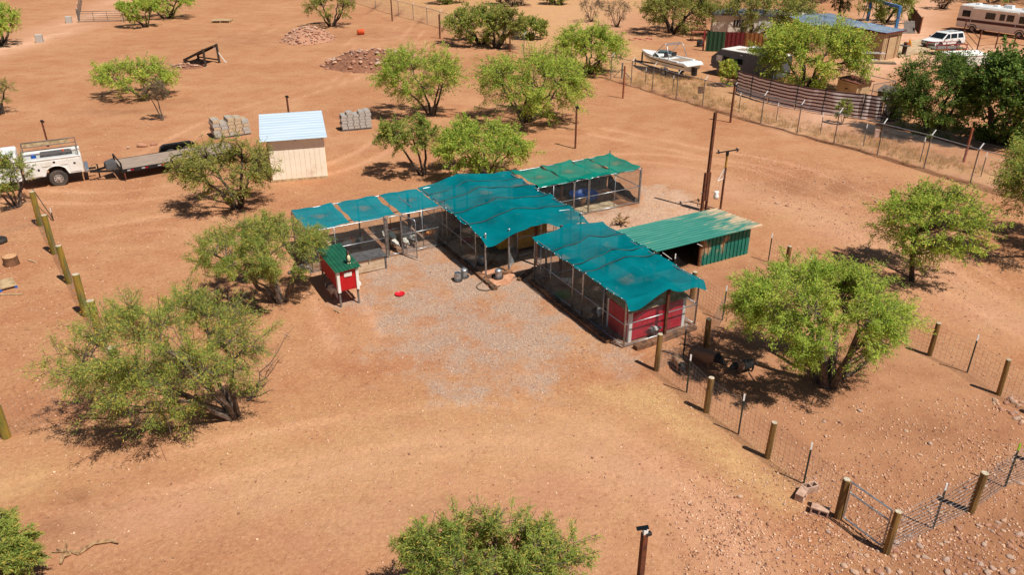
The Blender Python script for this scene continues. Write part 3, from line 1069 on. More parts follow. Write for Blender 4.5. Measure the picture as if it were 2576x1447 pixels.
rc = thing('chicken_coop', 'bright red raised chicken coop with white corner boards and green roof', 'coop', Wg(6.62, 24.6), YA)
cw, cl, zb, zt = 0.74, 2.2, 0.64, 1.42
MB().box(0.02, cw - 0.02, 0.02, cl, zb, zt).build('wall', 'red_paint', rc)
for x in (0, cw):
    for y in (0.0, cl):
        MB().box(x - 0.03 if x else -0.025, (x + 0.025) if x else 0.075, y - 0.02, y + 0.035, zb - 0.04, zt).build('corner_board', 'white_paint', rc) if not x else MB().box(cw - 0.075, cw + 0.025, y - 0.02, y + 0.035, zb - 0.04, zt).build('corner_board', 'white_paint', rc)
        MB().box(x + 0.005 if not x else x - 0.065, x + 0.065 if not x else x - 0.005, y + 0.04 if not y else y - 0.08, y + 0.10 if not y else y - 0.02, -0.15, zb).build('leg', 'wood_grey', rc)
MB().box(-0.028, -0.005, 0.035, 0.13, zb - 0.04, zt).build('corner_board', 'white_paint', rc)
MB().box(cw + 0.005, cw + 0.03, 0.035, 0.13, zb - 0.04, zt).build('corner_board', 'white_paint', rc)
MB().box(0.24, 0.52, -0.012, 0.012, 1.18, 1.34).build('notice_plate', 'white_paint', rc)
MB().box(cw + 0.02, cw + 0.12, 0.1, 0.9, 0.66, 0.76).build('nest_ledge', 'white_paint', rc)
corrugate(rc, 'roof', 'green_metal_clean', (-0.08, -0.1, 1.44), (cw + 0.12, -0.1, 1.50), (cw + 0.12, cl + 0.1, 1.50), (-0.08, cl + 0.1, 1.44), 7, 0.022, 0.03)

ow = thing('owl_decoy', 'brown plastic owl decoy standing on the green coop roof', 'owl decoy', W(7.19, 24.98, 1.52), R(-70))
MB().lathe([(0.05, 0), (0.075, 0.05), (0.09, 0.16), (0.085, 0.26), (0.055, 0.32), (0.06, 0.35), (0.072, 0.40), (0.06, 0.45), (0.02, 0.475)], 12).build('body', 'owl_brown', ow, smooth=True)
MB().lathe([(0.02, 0.05), (0.06, 0.12), (0.066, 0.22), (0.045, 0.30), (0.01, 0.33)], 10, (0.045, 0, 0)).build('breast', 'owl_cream', ow, smooth=True)
MB().add([(0.05, -0.02, 0.40), (0.05, 0.02, 0.40), (0.105, 0, 0.375), (0.05, 0, 0.43)], [(0, 1, 2), (1, 3, 2), (3, 0, 2), (0, 3, 1)]).build('beak', 'amber', ow)
for sg in (-1, 1):
    MB().lathe([(0.004, 0.0), (0.014, 0.02), (0.002, 0.06)], 6, (0.0, sg * 0.045, 0.44)).build('ear_tuft', 'owl_brown', ow)
    MB().box(0.02, 0.09, sg * 0.035 - 0.02, sg * 0.035 + 0.02, 0, 0.03).build('foot', 'owl_cream', ow)

# deck box beside it
db = thing('deck_box', 'storage deck box with dark lid and pale boards', 'box', Wg(7.95, 27.02), YA)
for k in range(4):
    MB().box(0.03, 1.3, 0.0, 0.02, 0.03 + k * 0.125, 0.145 + k * 0.125).build('board', 'box_board', db, bevel=0.004)
for x in (0.03, 1.28):
    for k in range(4):
        MB().box(x, x + 0.02, 0.022, 0.72, 0.03 + k * 0.125, 0.145 + k * 0.125).build('board', 'box_board', db)
MB().box(0.05, 1.28, 0.70, 0.72, 0.03, 0.52).build('back_panel', 'box_board', db)
for x in (0.0, 1.27):
    for y in (-0.02, 0.68):
        MB().box(x, x + 0.07, y - 0.005, y + 0.06, 0, 0.54).build('corner_post', 'plastic_grey', db)
lid = MB().prism([(-0.03, 0.54), (1.37, 0.54), (1.37, 0.59), (-0.03, 0.59)], -0.06, 0.78).build('lid', 'plastic_grey', db, bevel=0.012)
for k in range(5):
    MB().box(-0.01, 1.35, -0.04 + k * 0.16, 0.105 + k * 0.16, 0.588, 0.602).build('lid_plank', 'plastic_grey', lid)
MB().box(0.62, 0.66, -0.075, -0.06, 0.46, 0.56).build('latch', 'galv', db)

# ------------------------------------------------------------------ coops inside the kennels
rk = thing('chicken_coop', 'crimson panelled coop with white posts inside the front kennel', 'coop', Wg(14.2, 17.69), YA)
bw, bd, bh = 2.34, 1.2, 1.10
MB().box(0, bw, 0, bd, 0.04, bh).build('wall', 'crimson', rk)
for x in (0.0, bw - 0.1):
    MB().box(x - 0.015, x + 0.105, -0.03, 0.05, 0.0, bh + 0.02).build('corner_board', 'white_paint', rk)
    MB().box(x - 0.015, x + 0.105, bd - 0.05, bd + 0.03, 0.0, bh + 0.02).build('corner_board', 'white_paint', rk)
for k in range(7):
    MB().box(0.11, bw - 0.11, -0.012, 0.0, 0.06 + k * 0.146, 0.196 + k * 0.146).build('siding_board', 'crimson', rk)
corrugate(rk, 'roof', 'wood_pale', (-0.1, -0.1, bh + 0.05), (bw + 0.1, -0.1, bh + 0.05), (bw + 0.1, bd + 0.1, bh + 0.22), (-0.1, bd + 0.1, bh + 0.22), 10, 0.015, 0.03)

yk = thing('chicken_coop', 'yellow wooden coop with a small framed door in the middle kennel', 'coop', Wg(14.55, 25.72), YA)
MB().box(0, 1.35, 0, 1.0, 0.22, 1.36).build('wall', 'yellow_wood', yk)
for k in range(7):
    MB().box(-0.012, 1.362, -0.014, 0.0, 0.24 + k * 0.16, 0.385 + k * 0.16).build('board', 'yellow_wood', yk)
for x0, x1, y0, y1 in ((0.30, 0.36, 0.42, 0.86), (0.70, 0.76, 0.42, 0.86), (0.30, 0.76, 0.82, 0.88), (0.30, 0.76, 0.40, 0.46)):
    MB().box(x0, x1, -0.045, -0.014, y0, y1).build('door_frame', 'yellow_wood', yk)
MB().box(0.36, 0.70, -0.03, -0.016, 0.46, 0.82).build('door', 'yellow_wood', yk)
for x in (0.05, 1.25):
    for y in (0.05, 0.9):
        MB().box(x, x + 0.07, y, y + 0.07, -0.1, 0.24).build('leg', 'wood_brown', yk)
corrugate(yk, 'roof', 'green_metal_clean', (-0.12, -0.14, 1.38), (1.47, -0.14, 1.38), (1.47, 1.1, 1.5), (-0.12, 1.1, 1.5), 6, 0.02, 0.03)
nb = MB().box(-0.75, -0.02, 0.25, 1.2, 0.26, 0.72).build('nest_box', 'yellow_wood', yk)
corrugate(nb, 'nest_roof', 'green_metal_clean', (-0.85, 0.18, 0.74), (-0.85, 1.26, 0.74), (-0.0, 1.26, 1.02), (-0.0, 0.18, 1.02), 5, 0.02, 0.03)

# ------------------------------------------------------------------ green metal pig shelter
m, nt, out = nodes('shelter_roof')
tc_ = coords(nt, 'Object')
sx_ = nd(nt, 'SeparateXYZ')
nt.links.new(tc_, sx_.inputs[0])
grad = ramp(nt, sx_.outputs['X'], 2.5, 6.0)
nn_ = noise(nt, 1.6, 7, coords(nt, 'Object', (0.55, 3.0, 1)), 0.7)
dsum = math_n(nt, 'ADD', nn_, math_n(nt, 'MULTIPLY', grad, 0.30))
cc_ = mixc(nt, ramp(nt, dsum, 0.62, 0.86), mixc(nt, ramp(nt, nn_, 0.35, 0.6), srgb(24, 112, 98), srgb(52, 128, 112)), srgb(206, 168, 134))
pz = nd(nt, 'BsdfPrincipled', Roughness=0.55)
nt.links.new(cc_, pz.inputs['Base Color'])
nt.links.new(pz.outputs[0], out.inputs[0])
M['shelter_roof'] = m
sh = thing('pig_shelter', 'low green metal pig shelter with dusty ribbed roof', 'shelter', Wg(17.7, 20.78), YA)
SL, SD = 5.45, 2.8
corrugate(sh, 'roof', 'shelter_roof', (0, SD, 1.13), (0, 0, 1.31), (SL, 0, 1.31), (SL, SD, 1.13), 13, 0.03, 0.04)
MB().box(2.62, SL - 0.35, 0.30, 0.33, 0.0, 1.14).build('front_panel', 'green_metal', sh)
for k in range(12):
    x = 2.70 + k * 0.2
    MB().bar((x, 0.285, 0.02), (x, 0.285, 1.13), 0.035, 0.03).build('rib', 'green_metal', sh)
MB().box(SL - 0.34, SL - 0.31, 0.33, SD - 0.1, 0.0, 1.06).build('side_panel', 'green_metal', sh)
for k in range(11):
    y = 0.45 + k * 0.21
    MB().bar((SL - 0.30, y, 0.02), (SL - 0.30, y, 1.05), 0.03, 0.035).build('rib', 'green_metal', sh)
MB().box(0.3, SL - 0.35, SD - 0.14, SD - 0.11, 0.0, 1.0).build('back_panel', 'wood_dark', sh)
for x, y in ((0.25, 0.35), (2.55, 0.35), (SL - 0.4, 0.4), (0.25, SD - 0.2), (SL - 0.4, SD - 0.2), (2.6, SD - 0.2)):
    MB().tube((x, y, -0.2), (x, y, 1.27 - y * 0.064 - 0.05), 0.075, n=10).build('post', 'wood_brown', sh)
MB().bar((0.2, 0.30, 1.2), (SL - 0.2, 0.30, 1.2), 0.05, 0.1).build('beam', 'wood_brown', sh)
MB().bar((0.2, SD - 0.2, 1.04), (SL - 0.2, SD - 0.2, 1.04), 0.05, 0.1).build('beam', 'wood_brown', sh)
MB().bar((0.3, -0.02, 1.22), (0.75, -0.02, 0.86), 0.05, 0.02).build('brace', 'white_tip', sh)
MB().bar((2.0, -0.02, 1.22), (2.45, 0.2, 0.95), 0.05, 0.02).build('brace', 'white_tip', sh)
mb = MB()
sg = []
for z in np.linspace(0.1, 1.0, 7):
    sg.append([(0.22, 0.3, z), (0.22, SD - 0.2, z)])
for y in np.arange(0.3, SD - 0.2, 0.15):
    sg.append([(0.22, y, 0.1), (0.22, y, 1.0)])
mb.wires(sg, 0.004).build('wire_side', 'wire', sh)

# ------------------------------------------------------------------ beige shed with a pale blue roof
A_ = GG(684, 460)
B_ = GG(824.4, 448)
ang = math.atan2(B_.y - A_.y, B_.x - A_.x)
sd = thing('storage_shed', 'beige storage shed with pale blue metal roof and board siding', 'shed', A_, ang)
SWd, SDp, SHf, SHb = (B_ - A_).length, 2.9, 2.24, 2.62
MB().add([(0, 0, 0.12), (SWd, 0, 0.12), (SWd, SDp, 0.12), (0, SDp, 0.12), (0, 0, SHf), (SWd, 0, SHf), (SWd, SDp, SHb), (0, SDp, SHb)],
         [(0, 1, 5, 4), (1, 2, 6, 5), (2, 3, 7, 6), (3, 0, 4, 7), (4, 5, 6, 7), (3, 2, 1, 0)]).build('wall', 'beige_wall', sd)
nb_ = 11
for k in range(nb_):
    x0 = 0.02 + k * (SWd - 0.04) / nb_
    MB().box(x0 + 0.006, x0 + (SWd - 0.04) / nb_ - 0.006, -0.018, -0.0, 0.13, SHf).build('siding_board', 'beige_wall', sd)
for k in range(11):
    y0 = 0.03 + k * (SDp - 0.06) / 11
    zt_ = SHf + (SHb - SHf) * y0 / SDp
    MB().box(SWd, SWd + 0.018, y0 + 0.006, y0 + (SDp - 0.06) / 11 - 0.006, 0.13, zt_).build('siding_board', 'beige_wall', sd)
MB().box(-0.03, SWd + 0.03, -0.03, SDp + 0.03, -0.12, 0.118).build('skid', 'wood_pale', sd)
MB().box(-0.022, 0.07, -0.024, 0.0, 0.12, SHf).build('corner_board', 'wood_brown', sd)
MB().box(-0.03, -0.0, 1.0, 1.9, 0.2, 2.1).build('door', 'beige_wall', sd)
MB().box(-0.05, -0.03, 1.05, 1.12, 1.0, 1.3).build('door_handle', 'black_metal', sd)
ov = 0.3
k_ = (SHb - SHf) / SDp
corrugate(sd, 'roof', 'blue_roof', (-ov, SDp + 0.55, SHb + k_ * 0.55 + 0.05), (-ov, -ov, SHf - k_ * ov + 0.05), (SWd + ov * 0.6, -ov, SHf - k_ * ov + 0.05), (SWd + ov * 0.6, SDp + 0.55, SHb + k_ * 0.55 + 0.05), 11, 0.008, 0.02)
for x in (0.1, SWd * 0.5, SWd - 0.1):
    MB().bar((x, -ov + 0.05, SHf - k_ * ov), (x, SDp + 0.4, SHb + k_ * 0.4), 0.05, 0.08).build('rafter', 'wood_brown', sd)

# ------------------------------------------------------------------ feeders, bowls, tubs, hose
def feeder(label, p, lid=True):
    o = thing('poultry_feeder', label, 'feeder', p, 0.3, 'galvanised poultry feeders')
    MB().lathe([(0.17, 0.0), (0.2, 0.03), (0.2, 0.06), (0.19, 0.06), (0.185, 0.03), (0.1, 0.025)], 20).build('tray', 'tyre_dusty', o, smooth=True)
    if lid:
        MB().lathe([(0.135, 0.03), (0.135, 0.32), (0.14, 0.335), (0.10, 0.365), (0.03, 0.39), (0.03, 0.40)], 20).build('drum', 'galv', o)
        MB().path([(-0.03, 0, 0.395), (-0.02, 0, 0.43), (0.02, 0, 0.43), (0.03, 0, 0.395)], 0.006, 5).build('handle', 'galv', o)
    else:
        MB().lathe([(0.135, 0.03), (0.135, 0.33), (0.125, 0.33), (0.125, 0.12), (0.0, 0.12)], 20).build('drum', 'galv', o)
        MB().path([(-0.13, 0, 0.32), (-0.08, 0.03, 0.37), (0.08, 0.03, 0.37), (0.13, 0, 0.32)], 0.006, 5).build('handle', 'galv', o)
    return o


feeder('open-topped galvanised feeder left of the kennel sleeper', Wg(11.28, 24.66), False)
feeder('lidded galvanised feeder behind the open-topped one', Wg(11.62, 24.80))
feeder('galvanised feeder standing on the pink flagstone', Wg(12.7, 24.0) + Vector((0, 0, 0.06)))
feeder('shaded galvanised feeder inside the middle kennel', Wg(12.75, 25.5))

BOWL = [(0.0, 0.0), (0.17, 0.0), (0.2, 0.05), (0.215, 0.06), (0.205, 0.065), (0.19, 0.055), (0.16, 0.02), (0.0, 0.018)]


def lathed(name, label, cat, p, prof, mt, n=24, smooth=True, sc=1.0):
    o = MB().lathe([(max(r, 0.001) * sc, z) for r, z in prof], n).build(name, mt, None, smooth, loc=p)
    return tag(o, label, cat)


lathed('feed_dish', 'bright red feed dish lying in the sun on gravel', 'dish', GG(1006, 741), BOWL, 'red_plastic', sc=0.9)
lathed('feed_dish', 'shaded red feed dish inside the middle kennel', 'dish', Wg(13.25, 27.95), BOWL, 'red_dark', sc=1.35)
lathed('wading_pool', 'round blue plastic wading pool in the rear kennel', 'pool', Wg(20.55, 29.85), [(0, 0), (0.62, 0), (0.7, 0.22), (0.74, 0.26), (0.72, 0.27), (0.66, 0.22), (0.6, 0.05), (0, 0.05)], 'blue_plastic', 32)
lathed('water_pan', 'dark water pan on the front kennel floor', 'pan', Wg(14.6, 19.9), BOWL, 'glass', sc=1.3)
lathed('rubber_pan', 'black rubber pan in front of the crimson coop wall', 'pan', Wg(15.1, 19.4), BOWL, 'black_rubber', sc=1.4)
tb = thing('plastic_tub', 'pale green upturned tub on the front kennel floor', 'tub', Wg(14.1, 21.55), YA)
MB().loft([[(-.3, -.2, 0), (.3, -.2, 0), (.3, .2, 0), (-.3, .2, 0)], [(-.26, -.17, .16), (.26, -.17, .16), (.26, .17, .16), (-.26, .17, .16)]]).build('shell', 'tub_green', tb, bevel=0.02)
MB().box(-0.32, 0.32, -0.22, 0.22, 0.0, 0.02).build('rim', 'tub_green', tb)
# slabs
for lb, p, pts in (('large pink flagstone under the galvanised feeder', Wg(12.55, 23.75), [(-.55, -.15), (-.2, -.32), (.35, -.3), (.95, .25), (.75, .4), (.1, .38), (-.45, .2)]),
                   ('small pink flagstone beside the middle kennel gate', Wg(12.6, 24.55), [(-.4, -.15), (.4, -.1), (.5, .2), (-.2, .25)])):
    mb = MB()
    n = len(pts)
    mb.add([(x, y, -0.02) for x, y in pts] + [(x * .97, y * .97, 0.05) for x, y in pts], [tuple(range(n, 2 * n))] + [(i, (i + 1) % n, (i + 1) % n + n, i + n) for i in range(n)])
    tag(mb.build('flagstone', 'slab_stone', None, loc=p, rz=YA), lb, 'flagstone')
pts = [(13.7, 24.0), (13.2, 23.75), (12.6, 23.5), (12.2, 23.3), (11.85, 23.3), (11.62, 23.55), (11.7, 23.85), (12.0, 24.0), (12.15, 24.1), (12.4, 24.35)]
P = []
for i in range(len(pts) - 1):
    for k in range(4):
        a = Vector(pts[max(i - 1, 0)]); b_ = Vector(pts[i]); c_ = Vector(pts[i + 1]); d_ = Vector(pts[min(i + 2, len(pts) - 1)])
        t_ = k / 4
        v = 0.5 * ((2 * b_) + (c_ - a) * t_ + (2 * a - 5 * b_ + 4 * c_ - d_) * t_ ** 2 + (3 * b_ - a - 3 * c_ + d_) * t_ ** 3)
        w_ = Wg(v.x, v.y)
        on = 0.16 * math.exp(-((v.x - 12.15) / 0.13) ** 2)
        P.append(w_ + Vector((0, 0, 0.03 + on)))
tag(MB().path(P, 0.014, 6).build('garden_hose', 'hose', None, True), 'dark garden hose looped over the end of the timber sleeper', 'hose')
# concrete slab in the rear kennel
mb = MB().box(0, 0.95, 0, 0.9, -0.1, 0.03)
mb.box(0.97, 1.9, 0, 0.9, -0.1, 0.034)
for lb, s_ in (('left paving slab on the rear kennel floor by the duck', 19.5), ('middle paving slab on the rear kennel floor', 20.28), ('right paving slab on the rear kennel floor', 21.06)):
    tag(MB().box(0, 0.76, 0, 0.85, -0.1, 0.035).build('paving_slab', 'concrete', None, bevel=0.01, loc=Wg(s_ - 0.35, 28.2), rz=YA), lb, 'slab', 'paving slabs in the rear kennel')
# roots
def branchy(mb, p, d, L, r, depth, rr):
    q_ = p + d * L
    mid = p + d * L * 0.5 + Vector((rr.uniform(-1, 1), rr.uniform(-1, 1), rr.uniform(-.5, .5))) * L * 0.12
    mb.path([p, mid, q_], [r, r * 0.8, r * 0.5], 6)
    if depth:
        for k in range(rr.randint(2, 3)):
            nd_ = (d + Vector((rr.uniform(-1, 1), rr.uniform(-1, 1), rr.uniform(-.4, .5))) * 0.9).normalized()
            branchy(mb, q_, nd_, L * rr.uniform(.5, .8), r * 0.5, depth - 1, rr)


rr = random.Random(5)
mb = MB()
for k in range(9):
    a = k * 0.7
    branchy(mb, Vector((0, 0, 0.14)), Vector((math.cos(a), math.sin(a), 0.25 if k % 3 else 0.9)).normalized(), 0.3, 0.06, 1, rr)
tag(mb.build('root_stump', 'driftwood', None, loc=GG(1563, 566)), 'tan gnarled root stump lying on the pale gravel', 'stump')
mb = MB()
branchy(mb, Vector((0, 0, 0.05)), Vector((-1, .2, 0)), 0.35, 0.05, 1, rr)
mb.path([(0, 0, .05), (.2, .3, .06), (.55, .38, .05), (.75, .3, .07)], [.05, .045, .04, .02], 6)
mb.path([(-.2, 0, .06), (-.3, -.12, .08), (-.25, -.3, .05)], [.07, .06, .03], 6)
tag(mb.build('driftwood', 'driftwood', None, loc=GG(200, 1398)), 'twisted pale driftwood branch on the bare soil at lower left', 'driftwood')

# ------------------------------------------------------------------ fences of posts and woven wire
def wood_post(parent, p, h, r=0.085, mt='post_wood', lean=(0, 0)):
    n = 10
    rr_ = random.Random(int(p[0] * 100))
    q_ = Vector(p) + Vector((rr_.uniform(-.035, .035), rr_.uniform(-.035, .035), h))
    r = r * rr_.uniform(.88, 1.1)
    o = MB().path([Vector(p) - Vector((0, 0, 0.3)), Vector(p).lerp(q_, 0.5), q_], [r * 1.04, r, r * 0.96], n).build('post', mt, parent)
    MB().lathe([(r * 0.93, 0), (r * 0.85, 0.008), (0.001, 0.01)], n, tuple(q_)).build('post_end', 'post_top', o)
    return o


def t_post(parent, p, h, tip='white_tip', tip_l=0.2):
    p = Vector(p)
    mb = MB()
    mb.box(p.x - 0.022, p.x + 0.022, p.y - 0.005, p.y + 0.005, p.z - 0.3, p.z + h - tip_l)
    mb.box(p.x - 0.005, p.x + 0.005, p.y + 0.005, p.y + 0.035, p.z - 0.3, p.z + h - tip_l)
    o = mb.build('t_post', 'tpost', parent)
    mb = MB()
    mb.box(p.x - 0.023, p.x + 0.023, p.y - 0.006, p.y + 0.006, p.z + h - tip_l, p.z + h)
    mb.box(p.x - 0.006, p.x + 0.006, p.y + 0.006, p.y + 0.036, p.z + h - tip_l, p.z + h)
    mb.build('post_tip', tip, o)
    return o


def woven(parent, pts, h, rows, step, r=0.0022, mt='wire', z0=0.04):
    sg_ = []
    for a, b in zip(pts[:-1], pts[1:]):
        a, b = Vector(a), Vector(b)
        L = (b - a).length
        for k in range(rows):
            f = k / (rows - 1)
            z = z0 + (h - z0) * (f ** 1.15)
            n = max(1, int(L / 1.0))
            for i in range(n):
                p0 = a.lerp(b, i / n) + Vector((0, 0, z - 0.02 * math.sin(math.pi * i / n)))
                p1 = a.lerp(b, (i + 1) / n) + Vector((0, 0, z - 0.02 * math.sin(math.pi * (i + 1) / n)))
                sg_.append([tuple(p0), tuple(p1)])
        for i in range(int(L / step) + 1):
            p0 = a + (b - a).normalized() * i * step
            sg_.append([(p0.x, p0.y, p0.z + z0), (p0.x, p0.y, p0.z + h - 0.01)])
    return MB().wires(sg_, r).build('woven_wire', mt, parent)


def fence(label, posts, h_wire=1.1, rows=9, step=0.16, r=0.0034, mt='wire', group='wire fences'):
    """posts: list of (kind, px, py_base, height[, tip]); kinds w wood, t steel"""
    p0 = GG(posts[0][1], posts[0][2])
    o = thing('wire_fence', label, 'fence', p0, 0, group)
    pts = []
    for k in posts:
        p = GG(k[1], k[2]) - p0
        pts.append(p)
        if k[0] == 'w':
            wood_post(o, p, k[3])
        elif k[0] == 'm':
            wood_post(o, p, k[3], 0.125, 'post_moss')
        elif k[0] == 't':
            t_post(o, p, k[3], k[4] if len(k) > 4 else 'white_tip')
    woven(o, pts, h_wire, rows, step, r, mt)
    return o


fence('wire fence of the pig pen along the straw path down to the small gate', [('w', 1651, 930, 1.3), ('t', 1727, 990, 1.32), ('w', 1776, 1038, 1.15), ('t', 1857, 1095, 1.32), ('w', 1930, 1152, 1.15), ('t', 2021, 1220, 1.28), ('w', 2108, 1303, 1.15)])
fence('short wire fence of the pig pen facing the front kennel end', [('x', 1653, 928, 1), ('t', 1718, 900, 1.25), ('w', 1774, 885, 1.22)], 1.15)
fence('wire fence of the pig pen beside the front kennel up to the shelter', [('x', 1776, 884, 1), ('t', 1817, 807, 1.34), ('w', 1740, 755, 1.1), ('t', 1693, 705, 1.1)], 1.05)
fence('wire fence of the pig pen behind the spreading tree', [('t', 1932, 660, 1.25), ('w', 1975, 690, 1.2), ('t', 2030, 712, 1.2), ('t', 2180, 800, 1.2), ('t', 2268, 862, 1.2), ('w', 2338, 893, 1.2), ('t', 2433, 938, 1.35), ('w', 2513, 992, 1.2), ('w', 2640, 1060, 1.2)], 1.1)
fence('stiff bright wire fence at the lower right beside the small gate', [('w', 2229, 1392, 1.2), ('t', 2347, 1330, 1.35), ('w', 2441, 1288, 1.2), ('t', 2528, 1226, 1.35, 'lime_tip'), ('w', 2640, 1180, 1.2)], 1.12, 10, 0.8, 0.0055, 'wire')
fence('mossy post and wire fence along the left pen', [('m', 103, 569, HT(103, 569, 484)), ('m', 138, 639, HT(138, 639, 541)), ('m', 175, 711, HT(175, 711, 616)), ('m', 217, 794, HT(217, 794, 691)), ('m', 260, 874, HT(260, 874, 759)), ('m', 310, 985, 1.5)], 1.1, 9, 0.15, 0.0022)
fence('silvery wire fence crossing the lower left corner behind the large mesquite', [('x', 310, 985, 1.2), ('m', 17, 1102, HT(17, 1102, 1020)), ('x', -120, 1150, 1)], 1.05, 9, 0.15, 0.0032, 'wire_bright')
fence('silvery wire fence leading left from the mossy corner post', [('x', 103, 569, 1.2), ('x', -40, 600, 1)], 1.1, 9, 0.15, 0.003, 'wire_bright')
# yellow insulators on the mossy posts
o = bpy.data.objects
t = thing('brace_post', 'white-tipped steel post with a dark brace bar by the mossy corner', 'post', GG(135, 557))
t_post(t, (0, 0, 0), 0.62)
MB().bar((0, 0, 0.1), tuple(GG(92, 512) - GG(135, 557) + Vector((0, 0, 0.75))), 0.03, 0.03).build('brace', 'tpost', t)
for i, (px, py) in enumerate(((103, 569), (138, 639), (175, 711), (217, 794), (260, 874))):
    p = GG(px, py)
    par = [ob for ob in COL.objects if ob.name.startswith('post') and ob.parent and ob.parent.get('label', '').startswith('mossy')][i]
    base = GG(103, 569)
    for k in range(4):
        d = p - base + Vector((-0.12, -0.03, 0.15 + 0.28 * k))
        MB().box(d.x - 0.05, d.x, d.y - 0.02, d.y + 0.02, d.z, d.z + 0.035).build('insulator', 'amber', par)

# small galvanised gate
g0, g1 = GG(2120, 1311), GG(2222, 1388)
gt = thing('pen_gate', 'small galvanised tube gate between two wooden posts', 'gate', g0, math.atan2(g1.y - g0.y, g1.x - g0.x))
gl = (g1 - g0).length - 0.06
MB().path([(0, 0, 0.1), (gl, 0, 0.1), (gl, 0, 1.15), (0, 0, 1.15)], 0.024, 8, closed=True).build('frame', 'galv', gt)
MB().tube((0, 0, 0.86), (gl, 0, 0.86), 0.022, n=8).build('rail', 'galv', gt)
sg = [[(0, 0, z), (gl, 0, z)] for z in np.linspace(0.15, 0.82, 6)] + [[(x, 0, 0.1), (x, 0, 0.86)] for x in np.arange(0.15, gl, 0.15)]
MB().wires(sg, 0.002).build('gate_wire', 'wire', gt)
MB().path([(gl, 0.05, 0.75), (gl + 0.1, 0.07, 0.76), (gl + 0.14, -0.05, 0.76), (gl, -0.05, 0.75)], 0.01, 5, closed=True).build('latch_chain', 'galv', gt)

# ------------------------------------------------------------------ the long chain-link boundary fence
def boundary(label, pts_px, h, pitch, rail=True, arms=True, r=0.003):
    p0 = GG(*pts_px[0])
    o = thing('boundary_fence', label, 'fence', p0, 0, 'chain-link boundary fence')
    P_ = [GG(*p) - p0 for p in pts_px]
    for i, p in enumerate(P_):
        mb = MB().tube(p - Vector((0, 0, 0.2)), p + Vector((0, 0, h)), 0.032, n=8)
        ps = mb.build('post', 'chain', o)
        if arms:
            d = (P_[min(i + 1, len(P_) - 1)] - P_[max(i - 1, 0)]).normalized()
            out_ = Vector((-d.y, d.x, 0))
            if out_.x < 0:
                out_ = -out_
            MB().bar(p + Vector((0, 0, h)), p + Vector((0, 0, h + 0.28)) + out_ * 0.26, 0.05, 0.02).build('barb_arm', 'white_tip', ps)
    for a, b in zip(P_[:-1], P_[1:]):
        if rail:
            MB().tube(a + Vector((0, 0, h)), b + Vector((0, 0, h)), 0.024, n=6).build('top_rail', 'galv', o)
        m_ = diamond(a, b, 0, h - 0.03, pitch, r)
        zz = a.lerp(b, 0.5).z
        m_.v = [(x, y, z + zz + 0.02) for x, y, z in m_.v]
        m_.build('chain_mesh', 'chain', o)
    if arms:
        sg_ = []
        for a, b in zip(P_[:-1], P_[1:]):
            d = (b - a).normalized()
            out_ = Vector((-d.y, d.x, 0))
            if out_.x < 0:
                out_ = -out_
            for k in (0.4, 0.7, 1.0):
                off = Vector((0, 0, h + 0.28 * k)) + out_ * 0.26 * k
                sg_.append([tuple(a + off), tuple(b + off)])
        MB().wires(sg_, 0.003).build('barbed_wire', 'wire', o)


boundary('far chain-link boundary fence running away behind the trees', [(880, 0), (945, 20), (1003, 39), (1040, 50), (1075, 61), (1108, 71), (1145, 82), (1186, 95), (1228, 108), (1272, 122), (1318, 136)], 1.7, 0.2, r=0.003)
boundary('chain-link boundary fence with barbed arms in front of the boat and striped screen', [(1536, 200), (1587, 215), (1640, 230), (1700.6, 250), (1766.6, 268), (1838, 290), (1913, 313), (2004.6, 335.7), (2097, 363), (2206, 391.5), (2323, 426.6), (2440, 462), (2580, 505)], 1.8, 0.11, r=0.0022)
# steel posts standing on the far side of it
for i, (px, py, pt) in enumerate(((1623, 211, 171), (1692, 229, 189), (1858, 281, 233), (1952, 306, 258), (2063, 336, 284), (2171, 368, 311), (2314, 408, 346), (2467, 444, 383))):
    t = thing('steel_t_post', ['white-tipped steel post in front of the boat trailer wheel', 'white-tipped steel post behind the boat stern side of the fence', 'white-tipped steel post before the left end of the striped screen', 'white-tipped steel post before the second striped panel', 'white-tipped steel post before the middle of the striped screen', 'white-tipped steel post near the dark hole in the striped screen', 'white-tipped steel post before the dark green trees', 'white-tipped steel post at the right end of the chain-link fence'][i], 'post', GG(px, py), 0, 'steel posts behind the chain-link fence')
    t_post(t, (0, 0, 0), HT(px, py, pt), tip_l=0.25)

# ------------------------------------------------------------------ single steel poles
def pole(label, px, py, pt, w=0.1, mt='rust', px_t=None, cap=True):
    p = GG(px, py)
    h = HT(px, py, pt)
    o = thing('steel_pole', label, 'pole', p, random.Random(px).uniform(0, 1), 'rusty steel poles')
    MB().box(-w / 2, w / 2, -w / 2, w / 2, -0.3, h - (0.06 if cap else 0)).build('shaft', mt, o, bevel=0.008)
    if cap:
        MB().box(-w * .75, w * .75, -w * .75, w * .75, h - 0.06, h + 0.03).build('cap', 'black_metal', o)
        MB().box(w * .6, w * 1.3, -w * .4, w * .4, h - 0.12, h - 0.02).build('lamp', 'black_metal', o)
    return o


